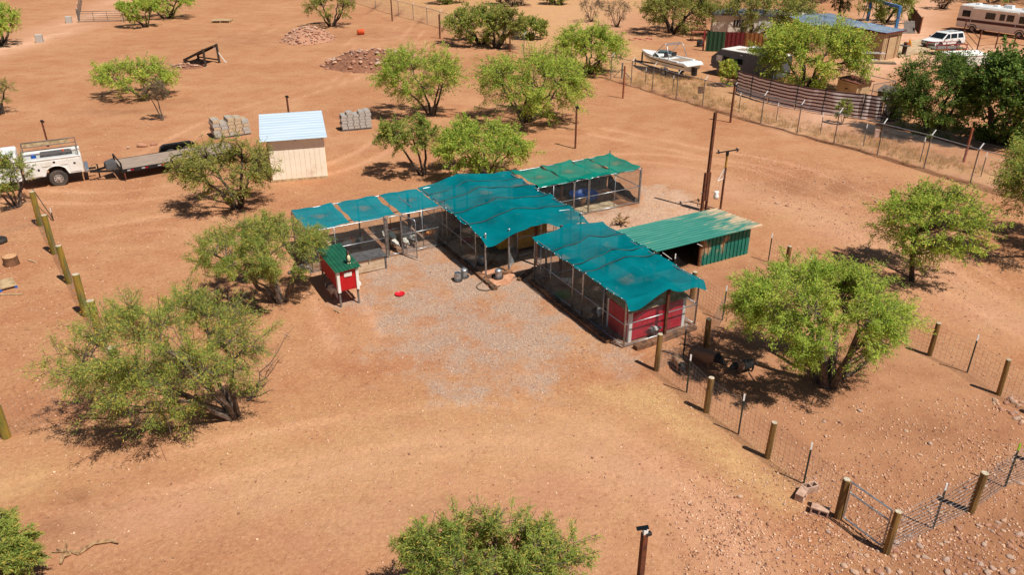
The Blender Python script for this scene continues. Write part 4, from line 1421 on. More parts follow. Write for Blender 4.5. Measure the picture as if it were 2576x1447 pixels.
pole('rusty steel pole standing behind the blue-roofed shed', 729, 305, 241)
pole('rusty steel pole standing behind the white service truck', 122, 368, 303)
pole('rusty steel pole alone on open soil right of the round mesquites', 1447, 373, 268)
pole('rusty steel pole by the chain-link fence left of the boat', 1567, 247, 165, cap=False, mt='rust_light')
pole('rusty steel pole touching the chain-link fence left of the striped screen', 1837, 308, 213)
pole('rusty steel pole at the far chain-link fence, top of the picture', 987, 54, -5, 0.12, cap=False)
pole('rusty steel pole left of the round bushy mesquite by the far fence', 1107, 99, 38, 0.12, cap=False)
pole('rusty steel pole behind the round bushy mesquite by the far fence', 1283, 130, 88, 0.12, cap=False)
pole('reddish steel pole beyond the chain-link fence before the dark trees', 2424, 408, 322, cap=False, mt='rust_light')
# foreground pole with a camera on its top
p = GG(1600, 1560)
hp = HT(1600, 1560, 1342)
fp = thing('steel_pole', 'rusty steel pole with a small camera on top in the foreground', 'pole', p, 0.35)
MB().box(-.055, .055, -.055, .055, -0.3, hp).build('shaft', 'rust', fp, bevel=0.008)
MB().box(-.04, .05, -.04, .04, hp, hp + 0.10).build('mount', 'white_tip', fp)
MB().bar((-0.16, 0.05, hp + 0.12), (0.06, -0.02, hp + 0.16), 0.10, 0.012).build('solar_panel', 'glass', fp)
MB().box(0.0, 0.13, -0.06, 0.02, hp - 0.05, hp + 0.02).build('camera_body', 'black_metal', fp, bevel=0.01)
# tall double pole behind the shelter
p = GG(1771, 530)
tp = thing('tall_post', 'tall rusty steel post bolted between two shorter posts', 'post', p, YA)
hh = HT(1771, 530, 283)
MB().box(-.06, .06, -.06, .06, 0.5, hh).build('shaft', 'rust', tp, bevel=0.008)
MB().box(-.20, -.10, -.06, .06, -0.3, HT(1771, 530, 434)).build('side_post', 'rust', tp)
MB().box(.07, .13, -.06, .06, -0.3, HT(1771, 530, 434)).build('side_post', 'rust', tp)
MB().bar((-.22, 0, 0.95), (-.45, -.1, 0.9), 0.02, 0.02).build('bracket', 'galv', tp)
# antenna pole
p = GG(1812, 527)
ap = thing('antenna_pole', 'rust and yellow pole with a black crossbar aerial on top', 'antenna', p, R(20))
hh = HT(1812, 527, 382)
MB().tube((0, 0, -0.3), (0, 0, hh * 0.74), 0.055, n=10).build('shaft', 'rust', ap)
MB().tube((0, 0, hh * 0.74), (0, 0, hh - 0.1), 0.05, n=10).build('shaft_top', 'yellow_pole', ap)
MB().tube((0, 0, hh - 0.16), (0, 0, hh + 0.02), 0.075, n=10).build('hub', 'black_metal', ap)
MB().bar((-0.6, 0, hh + 0.02), (0.6, 0, hh + 0.06), 0.04, 0.05).build('crossbar', 'black_metal', ap)
for x in (-0.48, 0.5):
    MB().bar((x - 0.12, -0.22, hh + 0.06), (x + 0.12, 0.22, hh + 0.06), 0.07, 0.03).build('paddle', 'black_metal', ap)
MB().path([(-0.06, 0, hh * .72), (-0.06, 0, hh * .55), (-0.38, -0.05, hh * .53)], 0.02, 6, closed=True).build('bracket', 'white_tip', ap)
tb = thing('hanging_ornament', 'white ornament hanging from the antenna pole bracket', 'ornament', p + Vector((-0.30, -0.1, 0)), 0)
MB().wires([[(-0.06, 0, hh * .53), (-0.06, 0, hh * .32)], [(0.1, 0, hh * .55), (0.06, 0, hh * .32)]], 0.004).build('cord', 'hose', tb)
MB().lathe([(0.02, hh * .20), (0.12, hh * .21), (0.13, hh * .26), (0.08, hh * .29), (0.09, hh * .32), (0.03, hh * .345)], 10).build('body', 'white_tip', tb, smooth=True)
for sg_ in (-1, 1):
    MB().lathe([(0.01, hh * .30), (0.05, hh * .315), (0.01, hh * .35)], 8, (sg_ * 0.08, 0, 0)).build('ear', 'white_tip', tb, smooth=True)

# ------------------------------------------------------------------ trees
def tree(label, xb, yb, x0, x1, yt, ybot, n_leaf=9000, leaf=(0.12, 0.032), mt='leaf_mesquite', bark='bark', stems=4, clumps=60, seed=1, name='mesquite_tree', cat='tree', group=None, shell=0.58, r0=0.09, depth=None, hole=0.0, clump_r=None, droop=0.25, yellow=0.10, flat_top=0.0, bare=0.0, min_z=0.15):
    """crown fitted to the survey box x0..x1, yt..ybot at the depth of the base (xb, yb)"""
    rg = np.random.default_rng(seed)
    base = GG(xb, yb)
    dist = base.y * CPT + (CAMH) * SPT
    k = FPX / dist
    ph = math.atan2(CAMH - 1.5, base.y)
    rx = (x1 - x0) / 2 / k
    cx = ((x0 + x1) / 2 - xb) / k
    hv = (ybot - yt) / 2 / k
    ry = depth if depth else min(rx * 0.9, 0.75 * hv / math.sin(ph))
    rz = math.sqrt(max(hv * hv - (ry * math.sin(ph)) ** 2, (0.3 * hv) ** 2)) / math.cos(ph)
    zc = HT(xb, yb, (yt + ybot) / 2)
    zc = max(zc, rz * 0.75 + 0.1)
    C = np.array([cx, 0.0, zc])
    # clump centres, most of them near the outside, none below the ground
    tg = []
    clumps = int(clumps * 1.5)
    while len(tg) < clumps:
        d = rg.normal(size=3)
        d /= np.linalg.norm(d)
        if d[2] < -0.2 and rg.random() < 0.62:
            continue
        rad = shell + (1 - shell) * rg.random() ** 0.6
        rad *= 0.80 + 0.20 * rg.random()
        p_ = C + d * rad * np.array([rx, ry, rz])
        if flat_top:
            p_[2] = min(p_[2], zc + rz * (1 - flat_top * rg.random()))
        if p_[2] < min_z:
            p_[2] = min_z + 0.3 * rg.random()
        tg.append(p_)
    tg = np.array(tg)
    mb = MB()
    segs_tw = []
    # stems
    nodes_ = []
    for s_ in range(stems):
        a = 2 * math.pi * (s_ + rg.random() * 0.7) / stems
        end = C + np.array([math.cos(a) * rx * 0.6, math.sin(a) * ry * 0.6, rz * rg.uniform(-0.05, 0.45)])
        st = np.array([math.cos(a) * r0 * 1.2, math.sin(a) * r0 * 1.2, -0.12])
        ctrl = st * 0.6 + end * 0.4 + np.array([0, 0, zc * 0.10]) + rg.normal(size=3) * rx * 0.06
        pts = []
        for i in range(9):
            t_ = i / 8
            q_ = (1 - t_) ** 2 * st + 2 * t_ * (1 - t_) * ctrl + t_ * t_ * end
            q_ = q_ + rg.normal(size=3) * (0.035 * rx * t_)
            pts.append(q_)
        rad = [r0 * (1.15 - 0.82 * (i / 8) ** 0.8) for i in range(9)]
        mb.path([tuple(q_) for q_ in pts], rad, 7)
        nodes_ += [(pts[i], rad[i]) for i in range(2, 9)]
    npos = np.array([n_[0] for n_ in nodes_])
    nrad = np.array([n_[1] for n_ in nodes_])
    twigs = []
    cr = clump_r or 0.25 * min(rx, (rx * ry * rz) ** (1 / 3))
    for q_ in tg:
        dv = q_ - npos
        cost = np.linalg.norm(dv, axis=1) + 1.2 * np.maximum(0, npos[:, 2] - q_[2] + 0.1)
        j = int(np.argmin(cost))
        st = npos[j]
        L = np.linalg.norm(q_ - st)
        mid1 = st + (q_ - st) * 0.35 + np.array([0, 0, 0.10 * L]) + rg.normal(size=3) * 0.08 * L
        mid2 = st + (q_ - st) * 0.7 + np.array([0, 0, 0.10 * L]) + rg.normal(size=3) * 0.08 * L
        rb = min(nrad[j] * 0.55, 0.012 + 0.018 * L)
        mb.path([tuple(st), tuple(mid1), tuple(mid2), tuple(q_)], [rb, rb * 0.75, rb * 0.5, rb * 0.25], 5, cap=False)
        for w in range(7):
            f = rg.uniform(0.35, 1.0)
            s0 = mid1 + (q_ - mid1) * f
            d = rg.normal(size=3)
            d /= np.linalg.norm(d)
            outw = (q_ - C) / np.array([rx, ry, rz])
            d = d + 0.5 * outw / (np.linalg.norm(outw) + 1e-6)
            d[2] -= droop * 0.5 * rg.random()
            e0 = s0 + d * cr * rg.uniform(0.5, 1.15)
            if e0[2] < 0.05:
                e0[2] = 0.05
            twigs.append((s0, e0))
    tw = np.array(twigs)
    mb.wires(tw, 0.0065 if rx < 4 else 0.009)
    # leaves along the twigs
    keep = tw if not bare else tw[: int(len(tw) * (1 - bare))]
    nl = n_leaf
    if hole:
        w_ = rg.random(len(keep)) > hole
        keep = keep[w_]
    cw_ = np.repeat(rg.uniform(0.15, 1.0, len(keep) // 7 + 1) ** 1.3, 7)[: len(keep)]
    ti = rg.choice(len(keep), nl, p=cw_ / cw_.sum())
    f = rg.random(nl) ** 0.55
    d = keep[ti, 1] - keep[ti, 0]
    pos = keep[ti, 0] + d * f[:, None] + rg.normal(size=(nl, 3)) * cr * 0.12
    d /= np.linalg.norm(d, axis=1)[:, None] + 1e-9
    ax = d * 0.9 + rg.normal(size=(nl, 3)) * 0.75
    ax[:, 2] -= droop
    ax /= np.linalg.norm(ax, axis=1)[:, None]
    nn = rg.normal(size=(nl, 3)) * 0.8 + np.array([0.45, -0.4, 1.1])
    sd_ = np.cross(ax, nn)
    sd_ /= np.linalg.norm(sd_, axis=1)[:, None] + 1e-9
    ll = leaf[0] * rg.uniform(0.6, 1.3, nl)[:, None]
    ww = leaf[1] * rg.uniform(0.7, 1.3, nl)[:, None]
    pos[:, 2] = np.maximum(pos[:, 2], 0.03)
    tip = pos + ax * ll
    m_ = pos + ax * ll * 0.5
    V = np.stack([pos, m_ + sd_ * ww, tip, m_ - sd_ * ww], 1)
    ctint = np.repeat(rg.random(len(keep) // 7 + 1), 7)[: len(keep)]
    tint = 0.78 * (0.55 * ctint[ti] + 0.45 * rg.random(nl))
    tint = np.where(rg.random(nl) < yellow, 0.95, tint)
    o = thing(name, label, cat, base, 0, group)
    mb.build('trunk', bark, o)
    if n_leaf:
        fast_quads('crown', V, mt, o, tint)
    return o


NEAR = (0.10, 0.0085)
MID = (0.11, 0.014)
FAR_ = (0.2, 0.042)
TG = 'mesquite trees of the yard'
tree('large sprawling mesquite with yellow pods at the left, branching from the ground', 590, 1048, 165, 705, 722, 1060, 50000, NEAR, 'leaf_mesquite', 'bark_grey', 7, 90, 11, group=TG, r0=0.075, hole=0.2, yellow=0.15, droop=0.15)
tree('mesquite leaning over the bright red coop', 706, 758, 505, 850, 542, 705, 46000, NEAR, 'leaf_mesquite', 'bark_grey', 4, 80, 12, group=TG, r0=0.10, yellow=0.14)
tree('airy many-stemmed mesquite in front of the blue-roofed shed', 598, 525, 440, 715, 348, 505, 17000, (0.12, 0.017), 'leaf_olive', 'bark', 6, 70, 13, group=TG, hole=0.15, yellow=0.16)
tree('small thin mesquite in front of the white truck', 45, 522, -45, 112, 395, 480, 6075, MID, 'leaf_mesquite', 'bark_grey', 5, 34, 14, group=TG, r0=0.06, hole=0.2)
tree('low round mesquite below the wooden ramp', 362, 243, 240, 460, 150, 238, 12600, (0.16, 0.0238), 'leaf_bright', 'bark', 5, 60, 15, group=TG, r0=0.08, hole=0.12)
tree('grey spindly sapling with a bare trunk below the low round mesquite', 412, 302, 372, 442, 200, 250, 2100, (0.12, 0.0132), 'leaf_dry', 'bark_grey', 2, 30, 16, group=TG, r0=0.05, hole=0.3)
tree('sparse grey-green mesquite cut by the left edge', 4, 286, -70, 57, 188, 262, 4050, MID, 'leaf_olive', 'bark', 4, 40, 17, group=TG, hole=0.25)
tree('mesquite in the upper left corner with a dark forked trunk', 8, 114, -85, 82, 12, 86, 9450, FAR_, 'leaf_bright', 'bark', 4, 50, 18, group=TG, r0=0.14)
tree('light mesquite beside the farm gate', 366, 66, 300, 408, -8, 48, 6750, FAR_, 'leaf_bright', 'bark', 4, 44, 19, group=TG)
tree('mesquite with spreading limbs right of the farm gate', 418, 44, 345, 505, -30, 30, 8775, FAR_, 'leaf_bright', 'bark', 4, 50, 20, group=TG, r0=0.16)
tree('sparse vase-shaped mesquite at the top above the rubble pile', 834, 64, 768, 908, -22, 46, 7000, (0.2, 0.0297), 'leaf_olive', 'bark', 6, 50, 21, group=TG, r0=0.12, hole=0.2)
tree('bushy mesquite by the far fence, left of two', 1210, 112, 1110, 1292, 15, 100, 12825, FAR_, 'leaf_mesquite', 'bark', 5, 60, 22, group=TG, r0=0.12)
tree('bushy mesquite by the far fence, right of two with a leaning trunk', 1248, 121, 1215, 1330, 22, 95, 8100, FAR_, 'leaf_olive', 'bark', 3, 44, 23, group=TG, r0=0.16)
tree('pale mesquite bush just beyond the far fence', 1338, 98, 1290, 1386, 42, 100, 7425, FAR_, 'leaf_mesquite', 'bark', 4, 44, 24, group=TG)
tree('round mesquite at the fence corner left of the boat', 1482, 186, 1378, 1578, 62, 192, 19600, (0.18, 0.0277), 'leaf_bright', 'bark', 5, 76, 25, group=TG, r0=0.11)
tree('tall see-through mesquite right of the dirt and rock heap', 1086, 292, 940, 1176, 120, 255, 21000, (0.15, 0.0198), 'leaf_bright', 'bark', 4, 80, 26, group=TG, r0=0.09, hole=0.1)
tree('broad dark-stemmed mesquite with low limbs in the middle distance', 1322, 306, 1180, 1502, 130, 285, 33600, (0.15, 0.0224), 'leaf_bright', 'bark', 6, 100, 27, group=TG, r0=0.10)
tree('slender mesquite behind the turkey run, left of the round leafy bush', 1064, 440, 945, 1112, 288, 385, 11900, (0.13, 0.0185), 'leaf_mesquite', 'bark', 3, 50, 28, group=TG, r0=0.08)
tree('round dense leafy mesquite behind the largest shade cloth', 1222, 445, 1082, 1346, 300, 438, 28000, (0.13, 0.0198), 'leaf_bright', 'bark', 6, 84, 29, group=TG, r0=0.07)
tree('single-trunk mesquite with umbrella crown on the right', 2300, 704, 2160, 2478, 462, 652, 21000, (0.12, 0.0172), 'leaf_bright', 'bark', 2, 76, 30, group=TG, r0=0.10, hole=0.08)
tree('mesquite cut by the right edge casting a broad shadow', 2665, 640, 2425, 2860, 345, 560, 36400, (0.12, 0.0185), 'leaf_mesquite', 'bark', 4, 90, 31, group=TG, r0=0.13)
tree('dense bright spreading tree inside the pig pen', 2082, 965, 1785, 2265, 645, 912, 78000, (0.095, 0.0105), 'leaf_bright', 'bark_grey', 5, 110, 32, group=TG, r0=0.13, hole=0.08,  yellow=0.05)
tree('feathery mesquite at the bottom edge seen from above', 1220, 1575, 950, 1490, 1285, 1560, 50000, NEAR, 'leaf_mesquite', 'bark_grey', 6, 90, 33, group=TG, r0=0.08, hole=0.15, yellow=0.10)
tree('dense green bush in the lower left corner', 0, 1500, -150, 130, 1305, 1540, 44000, NEAR, 'leaf_mesquite', 'bark', 5, 60, 34, group=TG, r0=0.06)
NG = 'trees on the neighbouring lot'
tree('bright green tree hiding the end of the grey camper', 2022, 222, 1880, 2182, 48, 232, 33600, (0.2, 0.033), 'leaf_bright', 'bark', 5, 90, 35, group=NG, r0=0.13, yellow=0.14)
tree('feathery green tree left of the dark broadleaf tree', 2340, 340, 2215, 2445, 130, 352, 30000, (0.18, 0.0277), 'leaf_dark', 'bark', 4, 90, 36, group=NG, r0=0.14)
tree('dark broadleaf tree at the right edge beyond the fence', 2510, 360, 2392, 2640, 122, 360, 24000, (0.15, 0.075), 'leaf_dark', 'bark', 4, 90, 37, group=NG, r0=0.16, yellow=0.02)
tree('wide dark mesquite shading the ground behind the boat', 1690, 84, 1592, 1815, -25, 72, 17550, FAR_, 'leaf_olive', 'bark', 6, 80, 38, group=NG, r0=0.16)
tree('grey-green open tree in front of the mobile home', 1880, 100, 1785, 2060, -30, 80, 14850, FAR_, 'leaf_olive', 'bark', 5, 70, 39, group=NG, r0=0.15, hole=0.2)
tree('tall pine standing behind the metal-roofed workshop', 2118, 72, 2068, 2168, -95, 22, 12600, (0.24, 0.033), 'leaf_pine', 'bark', 1, 60, 40, 'pine_tree', group=NG, r0=0.2)
tree('green tree behind the blue gantry frame', 2225, 55, 2150, 2300, -40, 45, 10800, FAR_, 'leaf_mesquite', 'bark', 4, 60, 41, group=NG, r0=0.15)
tree('small yellowish tree in front of the grey camper', 1830, 216, 1800, 1858, 150, 214, 3639, (0.16, 0.0264), 'leaf_bright', 'bark', 2, 24, 42, group=NG, r0=0.05, yellow=0.3)
tree('small light shrub growing through the striped screen', 2118, 312, 2095, 2142, 248, 296, 900, (0.14, 0.03), 'leaf_mesquite', 'bark', 3, 16, 43, 'shrub', 'shrub', NG, r0=0.025)
tree('leafless grey bush, left of the two above the round mesquite', 1487, 52, 1448, 1520, -12, 40, 700, (0.2, 0.03), 'leaf_dry', 'bark_grey', 7, 46, 44, 'bare_bush', 'bush', NG, r0=0.05, hole=0.5)
tree('leafless grey bush, right of the two above the round mesquite', 1552, 68, 1510, 1586, -4, 52, 700, (0.2, 0.03), 'leaf_dry', 'bark_grey', 7, 46, 45, 'bare_bush', 'bush', NG, r0=0.05, hole=0.5)
tree('dark leafless bush at the top beside the driveway', 2368, 22, 2336, 2408, -30, 16, 2970, FAR_, 'leaf_dry', 'bark', 6, 40, 46, 'bare_bush', 'bush', NG, r0=0.08)
for i, (xb, yb, x0, x1, yt, yb2, mt_, lb) in enumerate(((1128, 6, 1075, 1180, -35, 4, 'leaf_olive', 'low olive bush at the top edge behind the far fence, leftmost'), (1290, 12, 1225, 1350, -40, 8, 'leaf_dry', 'grey-brown thicket at the top edge above the paired mesquites'), (1400, 8, 1360, 1440, -30, 4, 'leaf_olive', 'small olive bush at the top edge right of the grey thicket'), (2490, 6, 2420, 2620, -50, 6, 'leaf_mesquite', 'green tree at the top edge behind the motorhome'), (1960, 14, 1880, 2060, -70, 8, 'leaf_olive', 'olive tree at the top edge behind the mobile home'), (1745, 10, 1690, 1800, -40, 4, 'leaf_olive', 'olive bush at the top edge behind the wide dark mesquite'), (770, -20, 735, 800, -60, -4, 'leaf_olive', 'tip of a bush at the top edge left of the far fence'), (2040, 2, 1990, 2110, -60, -2, 'leaf_dry', 'brown thicket at the top edge left of the pine'))):
    tree(lb, xb, yb, x0, x1, yt, yb2, 3200, (0.3, 0.08), mt_, 'bark', 4, 40, 60 + i, 'far_bush', 'bush', 'bushes along the top edge', r0=0.1)
# bare dead branches hanging out of the pen tree and the left mesquite
def dead(label, px, py, ends, seed, rb=0.04):
    p_ = GG(px, py)
    o = thing('dead_branch', label, 'branch', p_)
    rg = random.Random(seed)
    mb = MB()
    for ex, ey, ez in ends:
        q_ = G(ex, ey, ez) - p_
        L = q_.length
        pts = [Vector((0, 0, 0.02))]
        for i in range(1, 7):
            f = i / 6
            pts.append(q_ * f + Vector((rg.uniform(-1, 1), rg.uniform(-1, 1), rg.uniform(-.3, 1))) * L * 0.05 * (1 - f * 0.5))
        mb.path(pts, [rb * (1 - 0.8 * i / 6) for i in range(7)], 5)
        for w in range(14):
            f = rg.uniform(0.25, 1)
            a = pts[min(6, int(f * 6))]
            e = a + Vector((rg.uniform(-.6, .9), rg.uniform(-.6, .6), rg.uniform(-.1, .7))) * 0.16 * L
            mid = a.lerp(e, .5) + Vector((rg.uniform(-1, 1), rg.uniform(-1, 1), rg.uniform(-1, 1))) * 0.03 * L
            mb.path([a, mid, e], [rb * .3, rb * .2, rb * .08], 4, cap=False)
            for z in range(3):
                e2 = mid + Vector((rg.uniform(-1, 1), rg.uniform(-1, 1), rg.uniform(-.3, .8))) * 0.09 * L
                mb.path([mid, e2], [rb * .12, rb * .05], 3, cap=False)
    mb.build('limb', 'bark_grey', o)


dead('bare grey dead limb reaching right out of the pig pen tree', 2120, 955, ((2310, 775, 1.1), (2240, 880, 0.8), (2290, 830, 1.0)), 1)
dead('bare twiggy limbs reaching right out of the large left mesquite', 620, 1010, ((735, 825, 1.3), (700, 900, 1.0), (690, 980, 0.6)), 2, 0.025)

# ------------------------------------------------------------------ vehicles
def wheel(parent, x, y, r, w, tm='rubber', rm='rim', side=1):
    o = MB().lathe([(r * .55, -w / 2), (r * .93, -w / 2), (r, -w / 2 + .03), (r, w / 2 - .03), (r * .93, w / 2), (r * .55, w / 2)], 22, (x, y, r), 'y').build('wheel', tm, parent)
    MB().lathe([(0.02, -w * .51), (r * .5, -w * .51), (r * .58, -w * .46), (r * .58, w * .46), (r * .5, w * .51), (0.02, w * .51)], 18, (x, y, r), 'y').build('rim', rm, o)
    mb = MB()
    yy = y + side * w * 0.515
    for k in range(8):
        a = k * math.pi / 4
        mb.lathe([(r * .07, -.004), (r * .07, .004)], 6, (x + r * .38 * math.cos(a), yy, r + r * .38 * math.sin(a)), 'y')
    mb.build('rim_holes', 'black_metal', o)
    MB().lathe([(r * .17, -.05), (r * .15, .05)], 10, (x, yy, r), 'y').build('hub_cap', rm, o)
    return o


tk = thing('service_truck', 'white service truck with a pipe rack and dusty tyres', 'truck', GG(228, 445), YA + math.pi)
hw = 0.93
arch = [(x, 0.62 + 0.47 * math.sqrt(max(0, 1 - ((x - 1.42) / 0.55) ** 2))) for x in np.linspace(0.87, 1.97, 9)]
prof = [(0.22, 0.62)] + arch + [(2.85, 0.58), (2.85, 1.46), (0.22, 1.46)]
for sg_ in (1, -1):
    y0, y1 = sorted((sg_ * hw, sg_ * (hw - 0.42)))
    MB().prism(prof, y0, y1).build('side_bin', 'white_paint', tk, bevel=0.015)
    ys = sg_ * (hw + 0.004)
    for x0, x1, z0, z1 in ((0.30, 0.80, 0.70, 1.36), (0.86, 2.02, 1.12, 1.36), (2.08, 2.78, 0.66, 1.36)):
        d = MB().box(x0, x1, min(ys, ys + sg_ * 0.018), max(ys, ys + sg_ * 0.018), z0, z1).build('bin_door', 'white_paint', tk, bevel=0.006)
        MB().box((x0 + x1) / 2 - .05, (x0 + x1) / 2 + .05, min(ys, ys + sg_ * .035), max(ys, ys + sg_ * .035), z0 + (z1 - z0) * .6, z0 + (z1 - z0) * .6 + .08).build('latch', 'black_metal', d)
    MB().lathe([(0.055, -.01), (0.055, .012)], 12, (2.18, ys + sg_ * .025, 1.0), 'y').build('fuel_cap', 'black_metal', tk)
    pts = [(x, ys + sg_ * .01, z + 0.02) for x, z in arch]
    MB().path(pts, 0.03, 6).build('wheel_arch', 'white_paint', tk)
    MB().box(0.2, 2.87, min(sg_ * (hw - .44), sg_ * (hw + .02)), max(sg_ * (hw - .44), sg_ * (hw + .02)), 1.455, 1.485).build('bin_lid', 'white_paint', tk)
MB().box(0.3, 2.85, -0.52, 0.52, 0.80, 0.86).build('bed_floor', 'black_metal', tk)
MB().box(2.80, 2.86, -0.52, 0.52, 0.80, 1.45).build('headboard', 'white_paint', tk)
MB().box(0.20, 0.25, -0.52, 0.52, 0.80, 1.25).build('tailgate', 'white_paint', tk)
MB().box(0.62, 2.0, -0.40, 0.30, 0.86, 1.56).build('tool_chest', 'plastic_grey', tk, bevel=0.02)
MB().box(0.35, 0.58, -0.5, -0.1, 0.86, 1.62).build('water_tank', 'white_paint', tk, bevel=0.04)
MB().lathe([(0.12, 0.86), (0.12, 1.55), (0.05, 1.6)], 12, (2.3, 0.1, 0)).build('gas_bottle', 'blue_plastic', tk)
MB().lathe([(0.05, 1.56), (0.05, 1.66)], 10, (0.95, 0.0, 0)).build('beacon', 'orange', tk)
MB().box(-0.02, 0.18, -0.8, 0.8, 0.52, 0.66).build('bumper', 'galv', tk, bevel=0.02)
MB().box(-0.35, 0.0, -0.05, 0.05, 0.44, 0.52).build('tow_hitch', 'black_metal', tk)
rk_ = [(0.3, -0.85), (0.3, 0.85), (2.75, 0.85), (2.75, -0.85)]
for x, y in rk_:
    MB().tube((x, y, 1.47), (x, y, 1.98), 0.024, n=6).build('rack_post', 'wood_grey', tk)
MB().path([(x, y, 1.98) for x, y in rk_], 0.026, 6, closed=True).build('rack_rail', 'wood_grey', tk)
MB().path([(x, y, 1.74) for x, y in rk_], 0.022, 6, closed=True).build('rack_rail', 'wood_grey', tk)
MB().box(0.6, 2.7, -0.87, -0.85, 1.74, 1.97).build('rack_board', 'wood_pale', tk)
# cab
def cabsec(x, hwb, hwt, zb, zm, zt):
    return [(x, -hwb, zb), (x, hwb, zb), (x, hwb, zm), (x, hwt, zt), (x, -hwt, zt), (x, -hwb, zm)]


MB().loft([cabsec(2.98, .88, .78, .55, 1.25, 1.86), cabsec(3.05, .90, .80, .52, 1.25, 1.92), cabsec(5.2, .90, .80, .52, 1.25, 1.92), cabsec(5.75, .90, .84, .52, 1.22, 1.27), cabsec(6.9, .88, .8, .52, 1.1, 1.16), cabsec(7.0, .85, .75, .6, 1.0, 1.05)]).build('cab', 'white_gloss', tk, bevel=0.03)
for sg_ in (1, -1):
    for x0, x1 in ((3.25, 3.85), (4.1, 5.0)):
        yb_, yt_ = sg_ * 0.903, sg_ * 0.825
        d = MB().add([(x0, yb_, 1.28), (x1, yb_, 1.28), (x1 - .05, yt_, 1.78), (x0 + .05, yt_, 1.78)], [(0, 1, 2, 3) if sg_ < 0 else (3, 2, 1, 0)]).build('side_window', 'glass', tk)
    MB().box(3.98, 4.0, min(sg_ * .9, sg_ * .908), max(sg_ * .9, sg_ * .908), 0.6, 1.25).build('door_gap', 'black_metal', tk)
MB().box(4.0, 4.4, -0.5, 0.5, 1.92, 1.97).build('beacon_base', 'black_metal', tk)
for y in (-0.3, 0.3):
    MB().lathe([(0.12, 1.97), (0.12, 2.06), (0.08, 2.12)], 12, (3.75, y, -0.03)).build('beacon', 'orange', tk, smooth=True)
for x in (1.42, 5.9):
    for sg_ in (1, -1):
        wheel(tk, x, sg_ * (hw - 0.14), 0.42, 0.27, 'tyre_dusty', 'rim', sg_)

tr = thing('flatbed_trailer', 'black flatbed trailer with plank deck hitched to the truck', 'trailer', Vector((-20.7, 39.55, 0.0)), R(35))
DL, DW = 6.0, 1.0
npl = 9
for k in range(npl):
    y0 = -DW + k * 2 * DW / npl
    MB().box(0.03, DL, y0 + .006, y0 + 2 * DW / npl - .006, 0.60, 0.64).build('deck_plank', 'deck_boards', tr)
for sg_ in (1, -1):
    MB().box(0, DL, sg_ * DW - (0 if sg_ > 0 else .07), sg_ * DW + (.07 if sg_ > 0 else 0), 0.48, 0.645).build('side_rail', 'black_metal', tr)
    pr = [(2.35, 0.6), (2.45, 0.86), (2.65, 0.98), (4.05, 0.98), (4.25, 0.86), (4.35, 0.6)]
    yi, yo = sg_ * (DW + .08), sg_ * (DW + .34)
    MB().loft([[(x, yi, z), (x, yo, z), (x, yo, z - .03), (x, yi, z - .03)] for x, z in pr]).build('fender', 'black_metal', tr)
    MB().prism([(2.35, 0.5), (4.35, 0.5), (4.35, 0.6), (4.25, 0.86), (4.05, 0.98), (2.65, 0.98), (2.45, 0.86), (2.35, 0.6)] if sg_ > 0 else [(2.35, .86), (2.45, .86), (2.65, .98), (4.05, .98), (4.25, .86), (4.35, .86), (4.35, .90), (4.0, 1.0), (2.7, 1.0), (2.35, .9)], min(yo, yo - sg_ * .02), max(yo, yo - sg_ * .02)).build('fender_skirt', 'black_metal', tr)
    wheel(tr, 2.95, sg_ * (DW + .2), 0.34, 0.22, 'tyre_dusty', 'rim', sg_)
    wheel(tr, 3.78, sg_ * (DW + .2), 0.34, 0.22, 'tyre_dusty', 'rim', sg_)
    for x in (0.25, 0.95, 1.75, 4.7):
        ys = sg_ * (DW + .075)
        MB().box(x, x + .16, min(ys, ys - sg_ * .01), max(ys, ys + sg_ * .004), 0.53, 0.60).build('reflector', 'white_tip', tr)
        MB().box(x + .16, x + .32, min(ys, ys - sg_ * .01), max(ys, ys + sg_ * .004), 0.53, 0.60).build('reflector', 'red_plastic', tr)
MB().box(-0.04, 0.02, -DW, DW, 0.46, 0.66).build('front_beam', 'black_metal', tr)
for y in (-DW + 0.04, DW - 0.04):
    MB().box(-0.02, 0.06, y - .04, y + .04, 0.6, 0.98).build('stake', 'black_metal', tr)
MB().bar((0.02, -DW, 0.96), (0.02, DW, 0.96), 0.05, 0.06).build('headrail', 'black_metal', tr)
for sg_ in (1, -1):
    MB().bar((0, sg_ * 0.7, 0.5), (-1.25, 0, 0.5), 0.07, 0.1).build('tongue', 'black_metal', tr)
MB().loft([[(-0.62, -.32, .55), (-.1, -.5, .55), (-.1, .5, .55), (-0.62, .32, .55)], [(-0.58, -.3, .84), (-.1, -.46, .92), (-.1, .46, .92), (-0.58, .3, .84)]]).build('tool_box', 'plastic_grey', tr, bevel=0.02)
MB().box(-1.35, -1.15, -.06, .06, .46, .58).build('coupler', 'black_metal', tr)
MB().tube((0.1, -DW - .02, 0.1), (0.1, -DW - .02, 0.62), 0.04, n=8).build('jack', 'rust', tr)
MB().tube((-0.95, 0.0, 0.1), (-0.95, 0.0, 0.85), 0.035, n=8).build('jack', 'black_metal', tr)
MB().path([(-0.9, .1, .6), (-1.0, .2, .85), (-1.2, .15, .8), (-1.3, .05, .6)], 0.012, 5).build('brake_cable', 'black_rubber', tr)
MB().box(DL, DL + 0.06, -DW, DW, 0.42, 0.62).build('rear_beam', 'black_metal', tr)

